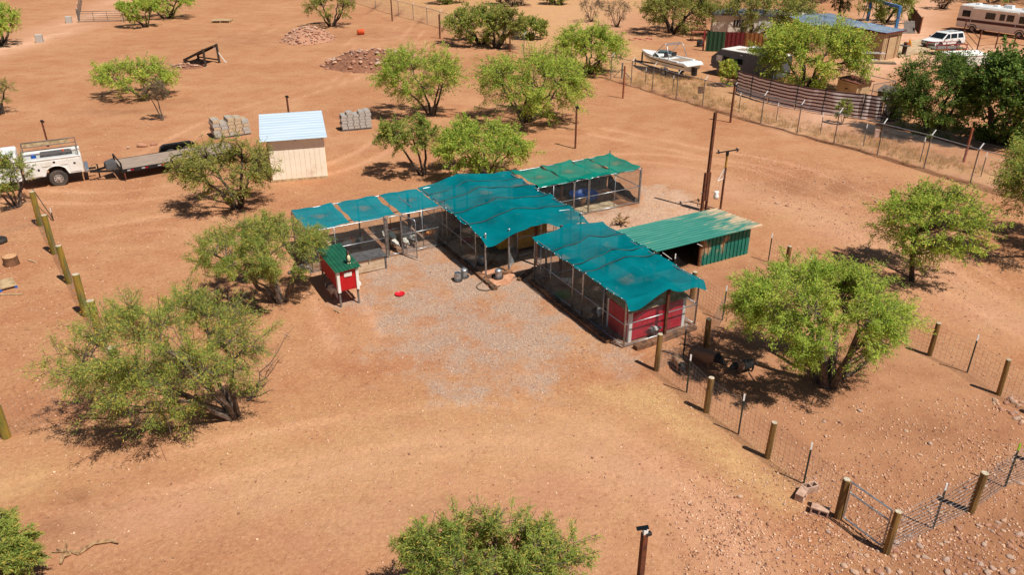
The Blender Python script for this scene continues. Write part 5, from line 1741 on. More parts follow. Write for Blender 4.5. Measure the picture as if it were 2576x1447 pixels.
# ---- boat on its trailer
pb, ps_ = Vector((11.25, 69.3, 0)), Vector((14.55, 64.3, 0))
dv = pb - ps_
bt = thing('motor_boat', 'white open motor boat with a wakeboard tower', 'boat', ps_ + Vector((0, 0, 0)), math.atan2(dv.y, dv.x))
BL = dv.length
secs = []
for f, hb, zk, zc_, zs in ((0.0, 1.0, .52, .72, 1.22), (.2, 1.05, .50, .72, 1.24), (.45, 1.05, .50, .74, 1.28), (.65, .95, .53, .80, 1.33), (.82, .65, .66, .95, 1.38), (.94, .28, .90, 1.14, 1.42), (1.0, .05, 1.20, 1.30, 1.44)):
    x = f * BL
    secs.append([(x, 0, zk), (x, hb * .82, zc_), (x, hb, zs), (x, hb * .9, zs + .02), (x, -hb * .9, zs + .02), (x, -hb, zs), (x, -hb * .82, zc_)])
hull = MB().loft([[s_[i] for i in (0, 1, 2, 5, 6)] for s_ in secs]).build('hull', 'white_gloss', bt)
for sg_ in (1, -1):
    P = []
    for s_ in secs:
        a, b_ = Vector(s_[1 if sg_ > 0 else 6]), Vector(s_[2 if sg_ > 0 else 5])
        P.append([tuple(a.lerp(b_, .55) + Vector((0, sg_ * .012, 0))), tuple(a.lerp(b_, .72) + Vector((0, sg_ * .012, 0)))])
    MB().grid(P).build('stripe', 'hull_stripe', hull)
MB().loft([[(x, hb, z), (x, -hb, z), (x, -hb, z + .07), (x, hb, z + .07)] for x, hb, z in ((.62 * BL, .93, 1.33), (.8 * BL, .68, 1.38), (.93 * BL, .30, 1.42), (1.0 * BL, .06, 1.44))]).build('foredeck', 'white_gloss', bt)
MB().box(0.0, 0.75, -.98, .98, 1.22, 1.32).build('rear_deck', 'white_gloss', bt, bevel=0.04)
MB().loft([[(-.35, -.9, 1.1), (-.35, .9, 1.1), (-.35, .85, 1.16), (-.35, -.85, 1.16)], [(0, -1.0, 1.12), (0, 1.0, 1.12), (0, .98, 1.30), (0, -.98, 1.30)]]).build('swim_platform', 'white_gloss', bt)
for sg_ in (1, -1):
    y0, y1 = sorted((sg_ * .80, sg_ * 1.03))
    MB().box(.75, .66 * BL, y0, y1, 1.25, 1.36).build('gunwale', 'white_gloss', bt, bevel=0.03)
MB().box(.75, .64 * BL, -.8, .8, 1.0, 1.235).build('cockpit_floor', 'dark_interior', bt)
MB().box(.85, 2.0, -.7, .7, 1.24, 1.33).build('engine_cover', 'carpet', bt, bevel=0.04)
for y in (-.45, .45):
    s_ = MB().box(2.6, 3.1, y - .22, y + .22, 1.24, 1.42).build('seat', 'upholstery', bt, bevel=0.04)
    MB().box(2.55, 2.68, y - .22, y + .22, 1.4, 1.72).build('backrest', 'dark_interior', s_, bevel=0.03)
wx = .66 * BL
for sg_ in (1, -1):
    MB().add([(wx + .35, sg_ * .08, 1.42), (wx - .1, sg_ * .9, 1.36), (wx - .45, sg_ * .88, 1.68), (wx + .0, sg_ * .08, 1.78)], [(0, 1, 2, 3)]).build('windscreen', 'glass_light', bt)
    MB().add([(wx - .1, sg_ * .9, 1.36), (wx - 1.1, sg_ * .98, 1.36), (wx - .95, sg_ * .94, 1.5), (wx - .45, sg_ * .88, 1.68)], [(0, 1, 2, 3)]).build('windscreen', 'glass_light', bt)
for sg_ in (1, -1):
    MB().path([(.60 * BL, sg_ * 1.0, 1.34), (.52 * BL, sg_ * .98, 1.9), (.43 * BL, sg_ * .9, 2.4), (.40 * BL, sg_ * .7, 2.5)], .035, 7).build('tower_leg', 'galv', bt, smooth=True)
    MB().path([(.30 * BL, sg_ * 1.0, 1.34), (.30 * BL, sg_ * .98, 1.6), (.36 * BL, sg_ * .9, 2.35), (.40 * BL, sg_ * .7, 2.5)], .035, 7).build('tower_leg', 'galv', bt, smooth=True)
MB().tube((.40 * BL, -.7, 2.5), (.40 * BL, .7, 2.5), .04, n=8).build('tower_bar', 'galv', bt)
MB().tube((.36 * BL, -.75, 2.44), (.36 * BL, .75, 2.44), .03, n=8).build('tower_bar', 'galv', bt)
MB().box(-.45, -.05, -.14, .14, .32, .95).build('outdrive', 'black_metal', bt, bevel=0.03)
bl = thing('boat_trailer', 'dark single-axle trailer under the white motor boat', 'trailer', ps_, math.atan2(dv.y, dv.x))
for sg_ in (1, -1):
    MB().bar((0.2, sg_ * .75, .42), (.72 * BL, sg_ * .7, .42), .08, .12).build('frame_rail', 'black_metal', bl)
    MB().bar((.72 * BL, sg_ * .7, .42), (1.15 * BL, 0, .42), .08, .12).build('frame_rail', 'black_metal', bl)
    wheel(bl, .36 * BL, sg_ * 1.02, .31, .2, 'rubber', 'rim', sg_)
    MB().loft([[(x, sg_ * .9, z), (x, sg_ * 1.14, z), (x, sg_ * 1.14, z - .03), (x, sg_ * .9, z - .03)] for x, z in ((.36 * BL - .42, .42), (.36 * BL - .3, .66), (.36 * BL, .72), (.36 * BL + .3, .66), (.36 * BL + .42, .42))]).build('fender', 'white_paint', bl)
MB().bar((1.0 * BL, 0, .42), (1.0 * BL, 0, 1.3), .1, .1).build('winch_post', 'black_metal', bl)
MB().tube((1.12 * BL, .1, 0), (1.12 * BL, .1, .6), .04, n=8).build('jack', 'black_metal', bl)

# ---- grey camper
ca_ = GG(1776, 190)
cb_ = G(1955, 232)
cang = math.atan2(-2.75, 2.1)
cp = thing('travel_camper', 'dark grey travel camper with white roof and rooftop cooler', 'camper', Vector((16.55, 66.6, 0)), cang)
cprof = [(0.25, 0.5), (6.2, 0.5), (6.2, 2.05), (1.0, 2.10), (0.0, 1.35), (0.0, 0.9)]
MB().prism(cprof, 0.0, 2.2).build('body', 'camper_grey', cp, bevel=0.03)
for k in range(9):
    z = 0.62 + k * 0.16
    x0 = 0.03 if z < 1.35 else 0.03 + (z - 1.35) * 1.35
    MB().box(x0 + .05, 6.15, -0.012, 0.0, z, z + 0.012).build('siding_rib', 'camper_grey', cp)
MB().box(1.0, 6.25, -0.05, 2.25, 2.09, 2.15).build('roof', 'white_paint', cp)
MB().add([(-.02, -.03, 1.36), (-.02, 2.23, 1.36), (1.0, 2.23, 2.13), (1.0, -.03, 2.13)], [(0, 3, 2, 1)]).build('roof_front', 'white_paint', cp)
MB().box(2.0, 2.9, 0.5, 1.4, 2.15, 2.17).build('roof_patch', 'carpet', cp)
ac = MB().loft([[(3.0, .6, 2.15), (4.0, .6, 2.15), (4.0, 1.4, 2.15), (3.0, 1.4, 2.15)], [(3.15, .66, 2.5), (4.0, .66, 2.5), (4.0, 1.34, 2.5), (3.15, 1.34, 2.5)]]).build('rooftop_cooler', 'white_gloss', cp, bevel=0.03)
MB().box(3.2, 3.85, .60, .64, 2.2, 2.42).build('vent_grille', 'black_metal', ac)
for x0, x1, mt_ in ((.55, 1.15, 'white_paint'), (1.25, 1.95, 'glass'), (2.35, 3.2, 'glass')):
    wdw = MB().box(x0, x1, -.03, -.012, 1.15, 1.62).build('window', mt_, cp)
    MB().path([(x0, -.03, 1.15), (x1, -.03, 1.15), (x1, -.03, 1.62), (x0, -.03, 1.62)], .018, 4, closed=True).build('window_frame', 'galv', wdw)
MB().box(1.75, 1.95, -.05, -.03, 1.18, 1.45).build('curtain', 'white_paint', cp)
MB().box(1.7, 2.0, -.03, -.012, .62, .88).build('hatch', 'white_paint', cp)
MB().box(2.9, 3.1, -.04, -.012, 1.85, 1.92).build('marker_lamp', 'white_tip', cp)
for x in (2.6, 3.4):
    wheel(cp, x, 0.1, .33, .22, 'tyre_dusty', 'rim', -1)
    wheel(cp, x, 2.1, .33, .22, 'tyre_dusty', 'rim', 1)
MB().bar((0.2, 1.1, .45), (-0.9, 1.1, .45), .1, .1).build('tongue', 'black_metal', cp)
MB().box(.3, .42, .5, .6, 0, .5).build('jack', 'block', cp)

# ---- white SUV
su = thing('suv_car', 'white four-door SUV parked on the neighbouring drive', 'car', Vector((42.15, 79.1, 0)), math.atan2(-0.42, -0.93))
hwv = 0.82
body = [(-1.95, .42), (-1.55, .42)] + [(-1.18 + .37 * math.cos(a), .36 + .37 * math.sin(a)) for a in np.linspace(math.pi - .2, .2, 7)] + [(1.0 - .05, .36)] + [(1.36 + .37 * math.cos(a), .36 + .37 * math.sin(a)) for a in np.linspace(math.pi - .2, .2, 7)] + [(1.98, .36), (2.06, .6), (2.0, .78), (1.1, .93), (-2.0, .95), (-2.05, .7)]
MB().prism(body, -hwv, hwv).build('body', 'white_gloss', su, bevel=0.03)
gh = [(-1.98, .95, -1.80), (-1.90, 1.0, -1.70)]
def box4(x0, x1, y, z):
    return [(x0, -y, z), (x1, -y, z), (x1, y, z), (x0, y, z)]


MB().loft([box4(-1.98, 1.12, .80, .94), box4(-1.72, .38, .68, 1.46), box4(-1.68, .30, .62, 1.51)]).build('cabin', 'white_gloss', su, bevel=0.02)
MB().add([(1.07, -.72, .985), (1.07, .72, .985), (.44, .63, 1.43), (.44, -.63, 1.43)], [(0, 1, 2, 3)]).build('windscreen', 'glass', su)
MB().add([(-1.975, -.68, 1.0), (-1.975, .68, 1.0), (-1.77, .6, 1.42), (-1.77, -.6, 1.42)], [(3, 2, 1, 0)]).build('rear_window', 'glass', su)
for sg_ in (1, -1):
    for x0, x1, xa, xb in ((.1, .85, .1, .42), (-.85, .0, -.85, .0), (-1.75, -.98, -1.62, -.98)):
        yb_, yt_ = sg_ * .798, sg_ * .70
        MB().add([(x0, yb_, .985), (x1, yb_, .985), (xb, yt_, 1.40), (xa, yt_, 1.40)], [(0, 1, 2, 3) if sg_ < 0 else (3, 2, 1, 0)]).build('side_window', 'glass', su)
    for x in (.05, -.92):
        MB().box(x - .008, x + .008, min(sg_ * .82, sg_ * .826), max(sg_ * .82, sg_ * .826), .45, .95).build('door_gap', 'black_metal', su)
    for x in (-.15, -1.1):
        MB().box(x - .1, x + .06, min(sg_ * .82, sg_ * .84), max(sg_ * .82, sg_ * .84), .82, .86).build('door_handle', 'black_metal', su)
    MB().box(.75, .9, min(sg_ * .84, sg_ * 1.0), max(sg_ * .84, sg_ * 1.0), .98, 1.1).build('wing_mirror', 'black_metal', su, bevel=0.02)
    MB().box(1.93, 2.05, sg_ * .62 - .16, sg_ * .62 + .16, .62, .75).build('headlight', 'glass_light', su, bevel=0.02)
    MB().box(-2.06, -1.98, sg_ * .74 - .07, sg_ * .74 + .07, .7, .98).build('tail_lamp', 'red_dark', su)
    MB().bar((-1.5, sg_ * .5, 1.55), (.1, sg_ * .5, 1.55), .03, .03).build('roof_rail', 'black_metal', su)
    MB().box(-1.9, 1.95, min(sg_ * .815, sg_ * .835), max(sg_ * .815, sg_ * .835), .38, .48).build('sill_cladding', 'plastic_grey', su)
    for x in (-1.18, 1.36):
        wheel(su, x, sg_ * .72, .33, .2, 'rubber', 'rim', sg_)
        MB().path([(x + .38 * math.cos(a), sg_ * .825, .36 + .38 * math.sin(a)) for a in np.linspace(math.pi, 0, 9)], .035, 5).build('wheel_arch', 'plastic_grey', su)
MB().box(1.98, 2.08, -.75, .75, .36, .54).build('bumper', 'plastic_grey', su, bevel=0.03)
MB().box(2.0, 2.06, -.4, .4, .60, .72).build('grille', 'black_metal', su)
for x in (-.9, -.2):
    MB().bar((x, -.5, 1.57), (x, .5, 1.57), .04, .025).build('roof_bar', 'black_metal', su)

# ---- motorhome
ra, rb_ = G(2400, 76), G(2548, 96)
rang = math.atan2(rb_.y - ra.y, rb_.x - ra.x)
rv = thing('motorhome', 'cream motorhome with brown stripe and rooftop vents', 'motorhome', ra, rang)
RL = 8.4
rprof = [(0.0, .45), (RL - .2, .40), (RL + .1, .8), (RL + .05, 1.25), (RL - .45, 2.35), (RL - .9, 2.62), (0.15, 2.72), (0.0, 2.5)]
MB().prism(rprof, 0.0, 2.25).build('body', 'tan_panel', rv, bevel=0.06)
MB().loft([[(.12, -.02, 2.62), (RL - .95, -.02, 2.56), (RL - .95, 2.27, 2.56), (.12, 2.27, 2.62)], [(.2, .12, 2.80), (RL - 1.0, .12, 2.72), (RL - 1.0, 2.13, 2.72), (.2, 2.13, 2.80)]]).build('roof_cap', 'white_gloss', rv, bevel=0.03)
MB().loft([[(RL - .98, -.025, 2.50), (RL - .98, 2.275, 2.50), (RL - .98, 2.2, 2.74), (RL - .98, .05, 2.74)], [(RL - .3, -.025, 2.10), (RL - .3, 2.275, 2.10), (RL - .25, 2.2, 2.40), (RL - .25, .05, 2.40)]]).build('brow', 'white_gloss', rv, bevel=0.03)
MB().loft([[(RL - .35, -.03, .42), (RL + .14, -.03, .8), (RL + .14, 2.28, .8), (RL - .35, 2.28, .42)], [(RL - .35, -.03, 1.2), (RL + .11, -.03, 1.2), (RL + .11, 2.28, 1.2), (RL - .35, 2.28, 1.2)]]).build('nose', 'white_gloss', rv)
MB().box(0.0, RL + .02, -.02, -.004, 1.08, 1.36).build('stripe', 'brown_stripe', rv)
MB().box(RL + .10, RL + .17, .3, 1.9, .62, .95).build('grille', 'plastic_grey', rv)
MB().add([(RL + .07, .15, 1.28), (RL + .07, 2.1, 1.28), (RL - .36, 2.05, 2.2), (RL - .36, .2, 2.2)], [(0, 1, 2, 3)]).build('windscreen', 'glass_light', rv)
for x0, x1 in ((.5, 1.35), (3.05, 4.05), (4.55, 5.05), (5.3, 6.0)):
    wd = MB().box(x0, x1, -.03, -.005, 1.6, 2.2).build('window', 'glass', rv)
    MB().path([(x0, -.03, 1.6), (x1, -.03, 1.6), (x1, -.03, 2.2), (x0, -.03, 2.2)], .022, 4, closed=True).build('window_frame', 'black_metal', wd)
MB().add([(6.55, -.02, 1.5), (7.75, -.02, 1.5), (7.45, -.02, 2.2), (6.55, -.02, 2.2)], [(0, 1, 2, 3)]).build('cab_window', 'glass', rv)
for x in (1.55, 6.3):
    MB().bar((x, -.05, .7), (x + .1, -.05, 2.45), .05, .04).build('awning_arm', 'white_tip', rv)
MB().tube((1.6, -.09, 2.5), (6.4, -.09, 2.5), .07, n=8).build('awning_roll', 'white_paint', rv)
for x, w_, h_ in ((1.2, .5, .2), (3.1, .55, .18), (4.2, .95, .3), (6.1, .4, .2)):
    MB().loft([box4(x, x + w_, .3, 2.76), box4(x + .06, x + w_ - .06, .24, 2.76 + h_)]).build('roof_vent', 'white_gloss', rv, bevel=0.03, loc=(0, 1.1, 0))
for x in (1.9, 6.9):
    wheel(rv, x, .12, .38, .25, 'rubber', 'rim', -1)
    wheel(rv, x, 2.13, .38, .25, 'rubber', 'rim', 1)
    MB().path([(x + .46 * math.cos(a), -.02, .45 + .42 * math.sin(a)) for a in np.linspace(math.pi, 0, 9)], .04, 5).build('wheel_arch', 'dark_interior', rv)
MB().box(7.7, 7.85, -.3, -.1, 1.6, 1.9).build('wing_mirror', 'white_tip', rv, bevel=0.02)
MB().box(RL + .1, RL + .28, .0, 2.25, .38, .56).build('bumper', 'white_paint', rv)

# ---- red open trailer and a white cargo trailer half hidden by the dark trees
wt = thing('cargo_trailer', 'white ribbed trailer roof showing above the dark tree', 'trailer', G(2392, 178), R(12))
MB().box(0, 3.6, 0, 1.8, .4, 1.2).build('body', 'white_paint', wt)
corrugate(wt, 'roof', 'white_paint', (0, 1.85, 1.3), (0, -.05, 1.22), (3.6, -.05, 1.22), (3.6, 1.85, 1.3), 9, 0.03, 0.04)
wheel(wt, 2.2, .1, .33, .2)
wheel(wt, 2.2, 1.9, .33, .2)
rt = thing('utility_trailer', 'red-railed utility trailer parked before the SUV', 'trailer', G(2352, 139), R(8))
for y in (0, 1.5):
    MB().bar((0, y, .95), (3.1, y, .95), .06, .06).build('rail', 'red_dark', rt)
    MB().bar((0, y, .5), (3.1, y, .5), .08, .12).build('rail', 'red_dark', rt)
    for x in (0.05, 1.0, 2.0, 3.05):
        MB().bar((x, y, .5), (x, y, .95), .05, .05).build('stake', 'red_dark', rt)
MB().box(0, 3.1, 0, 1.5, .52, .57).build('deck', 'wood_grey', rt)
wheel(rt, 1.6, -.12, .3, .18)
wheel(rt, 1.6, 1.62, .3, .18)

# ------------------------------------------------------------------ neighbouring lot
def ribbed_wall(parent, name, mt, p, q, z0, z1, n, proud=0.02):
    """upright wall sheet with raised battens, each batten its own piece"""
    p, q = Vector(p), Vector(q)
    o = MB().add([(p.x, p.y, z0), (q.x, q.y, z0), (q.x, q.y, z1), (p.x, p.y, z1)], [(0, 1, 2, 3)]).build(name, mt, parent)
    d = (q - p).normalized()
    nn = Vector((d.y, -d.x, 0))
    for k in range(n):
        c_ = p.lerp(q, (k + .5) / n) + nn * proud
        MB().bar((c_.x, c_.y, z0 + .01), (c_.x, c_.y, z1 - .01), .05, proud * 1.6).build('batten', mt, o)
    return o


# beige shed with maroon door trim
a_, b_, c_ = G(2213, 152), G(2257, 143.5), G(2168, 140)
ns = thing('storage_shed', 'tan ribbed shed with maroon door trim on the neighbouring lot', 'shed', a_, math.atan2(b_.y - a_.y, b_.x - a_.x))
fw, fd, fh = (b_ - a_).length, 3.4, 2.35
MB().box(0, fw, 0, fd, -.1, fh).build('wall', 'beige_dark', ns)
for k in range(9):
    MB().bar((fw * (k + .5) / 9, -.012, 0), (fw * (k + .5) / 9, -.012, fh), .05, .02).build('batten', 'beige_dark', ns)
for k in range(14):
    MB().bar((-.012, fd * (k + .5) / 14, 0), (-.012, fd * (k + .5) / 14, fh), .02, .05).build('batten', 'beige_dark', ns)
dr = MB().box(fw * .28, fw * .72, -.05, -.03, .02, 1.95).build('door', 'beige_dark', ns)
for x0, x1, z0, z1 in ((fw * .25, fw * .28, 0, 2.0), (fw * .72, fw * .75, 0, 2.0), (fw * .25, fw * .75, 1.95, 2.03)):
    MB().box(x0, x1, -.06, -.025, z0, z1).build('door_frame', 'maroon', dr)
corrugate(ns, 'roof', 'grey_roof', (-.15, fd + .15, fh + .30), (-.15, -.2, fh + .06), (fw + .2, -.2, fh + .06), (fw + .2, fd + .15, fh + .30), 8, .03, .04)
MB().box(-.17, fw + .22, -.23, -.2, fh - .04, fh + .08).build('fascia', 'maroon', ns)
MB().box(-.18, -.15, -.2, fd + .15, fh - .02, fh + .1).build('fascia', 'maroon', ns)
# long workshop with a blue-grey metal roof
wk = thing('workshop_building', 'long low workshop with blue-grey metal roof behind the tan shed', 'building', Vector((0, 0, 0)), 0)
z_ = 2.5
c0, c1, c2, c3 = G(2176, 71, z_), G(2216, 66, z_), G(2088, 33, z_ + .6), G(2015, 42, z_ + .5)
mid0, mid1 = G(2050, 62, z_), G(2176, 71, z_)
wk.location = (c0.x, c0.y, 0)
off = Vector((c0.x, c0.y, 0))
corrugate(wk, 'roof', 'grey_roof', G(2040, 64, z_) - off, G(2216, 67, z_) - off, G(2088, 32, z_ + .5) - off, G(1985, 40, z_ + .5) - off, 16, .03, .05)
q0, q1, q2, q3 = [(v - off) for v in (G(2044, 64, z_), G(2212, 67, z_), G(2090, 34, z_ + .3), G(1990, 42, z_ + .3))]
for s0_, s1_ in ((q0, q1), (q1, q2), (q2, q3), (q3, q0)):
    MB().add([(s0_.x, s0_.y, 0), (s1_.x, s1_.y, 0), (s1_.x, s1_.y, z_ - .05), (s0_.x, s0_.y, z_ - .05)], [(0, 1, 2, 3)]).build('wall', 'beige_dark', wk)
MB().bar(G(2040, 64, z_ - .08) - off, G(2216, 67, z_ - .08) - off, .06, .14).build('fascia', 'maroon', wk)
# mobile home
h0, h1 = G(1790, 92), G(1930, 96)
mh = thing('mobile_home', 'pale mobile home with dark flat roof behind the coloured screen', 'building', h0, math.atan2(h1.y - h0.y, h1.x - h0.x))
ml = 10.5
MB().box(0, ml, 0, 4, 0, 2.2).build('wall', 'tan_panel', mh)
MB().box(-.15, ml + .1, -.2, 4.2, 2.2, 2.42).build('roof', 'camper_grey', mh)
for x in (2.1, 6.0):
    w_ = MB().box(x, x + 1.1, -.03, 0.0, 1.1, 1.75).build('window', 'glass', mh)
    for k in range(4):
        MB().box(x + .2 + k * .27, x + .24 + k * .27, -.05, -.03, 1.1, 1.75).build('glazing_bar', 'tan_panel', w_)
for k in range(8):
    MB().box(4.6 + k * .3, 4.85 + k * .3, -.05, 0, .1, 2.1).build('skirting_board', 'white_paint', mh)
MB().box(6.8, 9.6, -.6, 1.5, 2.45, 2.55).build('porch_roof', 'white_paint', mh)
for x in (6.9, 9.5):
    MB().box(x, x + .1, -.55, -.45, 0, 2.45).build('porch_post', 'white_paint', mh)
# three-colour privacy screen
t0, t1 = G(1774, 130), G(1915, 136)
dv = t1 - t0
scr = thing('privacy_screen', 'privacy screen of green, dark red and brown mesh panels', 'screen', t0, math.atan2(dv.y, dv.x))
Ls = dv.length
for k, mt_ in enumerate(('screen_green', 'screen_red', 'screen_brown')):
    x0, x1 = Ls * k / 3 + .02, Ls * (k + 1) / 3 - .02
    P = [[(x0 + (x1 - x0) * i / 14, .03 * math.sin(i * 1.9 + k), .05 + 1.85 * j / 4) for j in range(5)] for i in range(15)]
    MB().grid(P).build('mesh_panel', mt_, scr)
    MB().tube((x0, .06, -.2), (x0, .06, 1.95), .035, n=6).build('post', 'rust', scr)
MB().tube((Ls, .06, -.2), (Ls, .06, 1.95), .035, n=6).build('post', 'rust', scr)
# striped brown and white screen
m, nt, out = nodes('striped_cloth')
sepx = nd(nt, 'SeparateXYZ')
uvn = nd(nt, 'Attribute', attribute_name='band')
wv = math_n(nt, 'SINE', math_n(nt, 'MULTIPLY', uvn.outputs['Fac'], 2 * math.pi * 7))
cst = mixc(nt, ramp(nt, wv, -0.35, -0.05), srgb(92, 52, 56), srgb(232, 222, 216))
pz = nd(nt, 'BsdfPrincipled', Roughness=0.9)
nt.links.new(cst, pz.inputs['Base Color'])
nt.links.new(pz.outputs[0], out.inputs[0])
M['striped_cloth'] = m
sp = [(1850, 234), (1886, 246), (1931, 260), (1998, 276), (2066, 288), (2164, 300), (2215, 306), (2264, 312)]
s0 = G(*sp[0])
stp = thing('striped_screen', 'long brown and white striped cloth screen behind the chain-link fence', 'screen', s0)
for k in range(len(sp) - 1):
    a, b_ = G(*sp[k]) - s0, G(*sp[k + 1]) - s0
    nseg = 12
    me = bpy.data.meshes.new('cloth_panel')
    vs, fs, band = [], [], []
    for i in range(nseg + 1):
        q_ = a.lerp(b_, i / nseg)
        sag = .05 * math.sin(math.pi * i / nseg)
        for j in range(7):
            f = j / 6
            vs.append((q_.x + .04 * math.sin(i * 1.3 + j * .8 + k), q_.y + .05 * math.sin(i * .9 + k * 2), .08 + (1.62 - sag) * f))
            band.append(f)
    for i in range(nseg):
        for j in range(6):
            fs.append((i * 7 + j, (i + 1) * 7 + j, (i + 1) * 7 + j + 1, i * 7 + j + 1))
    me.from_pydata(vs, [], fs)
    at = me.attributes.new('band', 'FLOAT', 'POINT')
    at.data.foreach_set('value', band)
    me.polygons.foreach_set('use_smooth', [True] * len(fs))
    if k != 5 or True:
        link('cloth_panel', me, 'striped_cloth', stp)
    MB().tube(a - Vector((0, 0, .2)) + Vector((0, -.05, 0)), a + Vector((0, -.05, 1.75)), .03, n=6).build('post', 'black_metal', stp)
# dark sheet set before the screen, standing in for a dark gap in it
P = [[(-.4 + .8 * i / 6 + .1 * math.sin(j * 2.0), -.12 + .03 * math.sin(i + j), .1 + 1.5 * j / 6) for j in range(7)] for i in range(7)]
tag(MB().grid(P).build('dark_gap_sheet', 'screen_dark', None, loc=G(2232, 309)), 'dark sheet standing in for the gap in the striped screen near its right end', 'tarp')
# small tan hut
k0, k1, k2 = G(2152, 243), G(2187, 236), G(2104, 234)
hu = thing('garden_hut', 'small tan hut with rusty corrugated roof behind the striped screen', 'hut', k0, math.atan2(k1.y - k0.y, k1.x - k0.x))
hw_, hd_ = (k1 - k0).length, 1.7
MB().add([(0, 0, -.1), (hw_, 0, -.1), (hw_, hd_, -.1), (0, hd_, -.1), (0, 0, .88), (hw_, 0, .88), (hw_, hd_, 1.0), (0, hd_, 1.0)], [(0, 1, 5, 4), (1, 2, 6, 5), (2, 3, 7, 6), (3, 0, 4, 7), (4, 5, 6, 7)]).build('wall', 'beige_dark', hu)
MB().box(-.02, 0, .55, 1.2, .08, .75).build('door', 'beige_dark', hu)
MB().box(-.04, -.02, .75, .95, .4, .5).build('door_latch', 'black_metal', hu)
corrugate(hu, 'roof', 'rust_roof', (-.12, hd_ + .15, 1.10), (-.12, -.2, .95), (hw_ + .15, -.2, .95), (hw_ + .15, hd_ + .15, 1.10), 10, .03, .05)
tag(MB().box(0, 1.5, 0, .06, 0, .55).build('low_wall', 'block', None, loc=G(2140, 262), rz=R(25)), 'low pale block wall in front of the tan hut', 'wall')
# blue gantry
e0, e1 = G(2253, 73), G(2182, 50)
bgz = thing('steel_gantry', 'blue-painted steel gantry frame beside the workshop', 'gantry', e0)
hg = 2.35
for p_ in (Vector((0, 0, 0)), e1 - e0):
    MB().bar(p_ - Vector((0, 0, .2)), p_ + Vector((0, 0, hg)), .28, .28).build('leg', 'blue_paint', bgz)
MB().bar(Vector((0, 0, hg)), e1 - e0 + Vector((0, 0, hg)), .26, .3).build('crossbeam', 'blue_paint', bgz)
MB().tube((e1 - e0) + Vector((-.6, 0, 0)), (e1 - e0) + Vector((-.2, 0, hg + .8)), .06, n=6).build('pipe', 'white_tip', bgz)
MB().wires([[tuple((e1 - e0) * .5 + Vector((0, 0, hg - .1))), tuple((e1 - e0) * .5 + Vector((0, 0, 1.0)))]], .03).build('hoist_chain', 'rust', bgz)
# rusty screen and leaning boards
r0_, r1_ = G(2310, 84), G(2284, 46)
rs = thing('rusty_panel_fence', 'rusty slatted panel fence behind the workshop', 'fence', r0_)
dv = r1_ - r0_
for k in range(14):
    p_ = dv * (k / 14)
    MB().bar(p_ - Vector((0, 0, .1)), p_ + Vector((0, 0, 1.65)), .3, .04).build('slat', 'wood_dark' if k % 3 else 'rust', rs)
for f in (0, .5, 1.0):
    MB().bar(dv * f + Vector((.1, 0, -.1)), dv * f + Vector((.1, 0, 1.75)), .1, .1).build('post', 'rust_light', rs)
lb_ = thing('leaning_boards', 'weathered boards leaning against the rusty panel fence', 'boards', G(2292, 82))
for k in range(5):
    MB().bar((-.9 + k * .24, -.5, .02), (-.7 + k * .24, .5, 1.15 + .05 * (k % 2)), .22, .03).build('board', 'wood_grey', lb_)
# pipe fence at the drive
pf = thing('pipe_fence', 'rusty pipe fence between the SUV and the motorhome', 'fence', G(2423, 86))
f0 = G(2423, 86)
fpts = [G(2423, 86) - f0, G(2457, 127) - f0, G(2503, 121) - f0, G(2548, 121) - f0, G(2640, 140) - f0]
for p_, h_ in zip(fpts, (1.5, 1.9, 1.5, 1.2, 1.2)):
    MB().tube(p_ - Vector((0, 0, .2)), p_ + Vector((0, 0, h_)), .06, n=8).build('post', 'rust', pf)
for z in (.45, 1.1):
    MB().path([p_ + Vector((0, 0, z)) for p_ in fpts], .035, 6).build('rail', 'rust', pf)
# cable spool table, cone and clutter by the shed
sp_ = thing('cable_spool', 'wooden cable spool table with a pot beside the tan shed', 'spool', G(2272, 140))
MB().lathe([(.45, .9), (.45, .97)], 18).build('top', 'wood_grey', sp_)
MB().lathe([(.2, .1), (.2, .9)], 14).build('core', 'wood_dark', sp_)
MB().lathe([(.45, 0), (.45, .09)], 18).build('base', 'wood_grey', sp_)
MB().lathe([(.12, .97), (.2, 1.15), (.14, 1.25)], 12).build('pot', 'rust', sp_, smooth=True)
cn = thing('traffic_cone', 'faded yellow cone standing on the concrete apron', 'cone', G(2286, 119) + Vector((0, 0, .16)))
MB().lathe([(.2, .04), (.05, .62), (.03, .66)], 14).build('cone', 'amber', cn, smooth=True)
MB().box(-.27, .27, -.27, .27, 0, .04).build('base', 'amber', cn)
ld = thing('metal_rack', 'grey metal rack lying before the tan shed', 'rack', G(2165, 153), R(-10))
MB().path([(0, 0, .05), (2.0, 0, .05), (2.0, 0, .7), (0, 0, .7)], .025, 6, closed=True).build('frame', 'galv', ld)
MB().path([(0, .6, .05), (2.0, .6, .05), (2.0, .6, .7), (0, .6, .7)], .025, 6, closed=True).build('frame', 'galv', ld)
for x in (.4, .8, 1.2, 1.6):
    MB().tube((x, 0, .7), (x, .6, .7), .02, n=5).build('bar', 'galv', ld)
for i, (px, py, mt_, lb) in enumerate(((2160, 128, 'white_paint', 'white bucket on the ground left of the tan shed'), (2158, 110, 'glass_light', 'pale blue drum beside the tan shed wall'))):
    tag(MB().lathe([(.2, 0), (.25, .5), (.26, .52), (.23, .52), (.19, .06), (.001, .05)], 14).build('bucket', mt_, None, True, loc=G(px, py)), lb, 'bucket')
# clutter round the neighbour's buildings
def clutter(name, label, cat, px, py, parts, rz_=0.0):
    o_ = thing(name, label, cat, G(px, py), rz_)
    for nm_, mt__, f_ in parts:
        f_(MB()).build(nm_, mt__, o_)


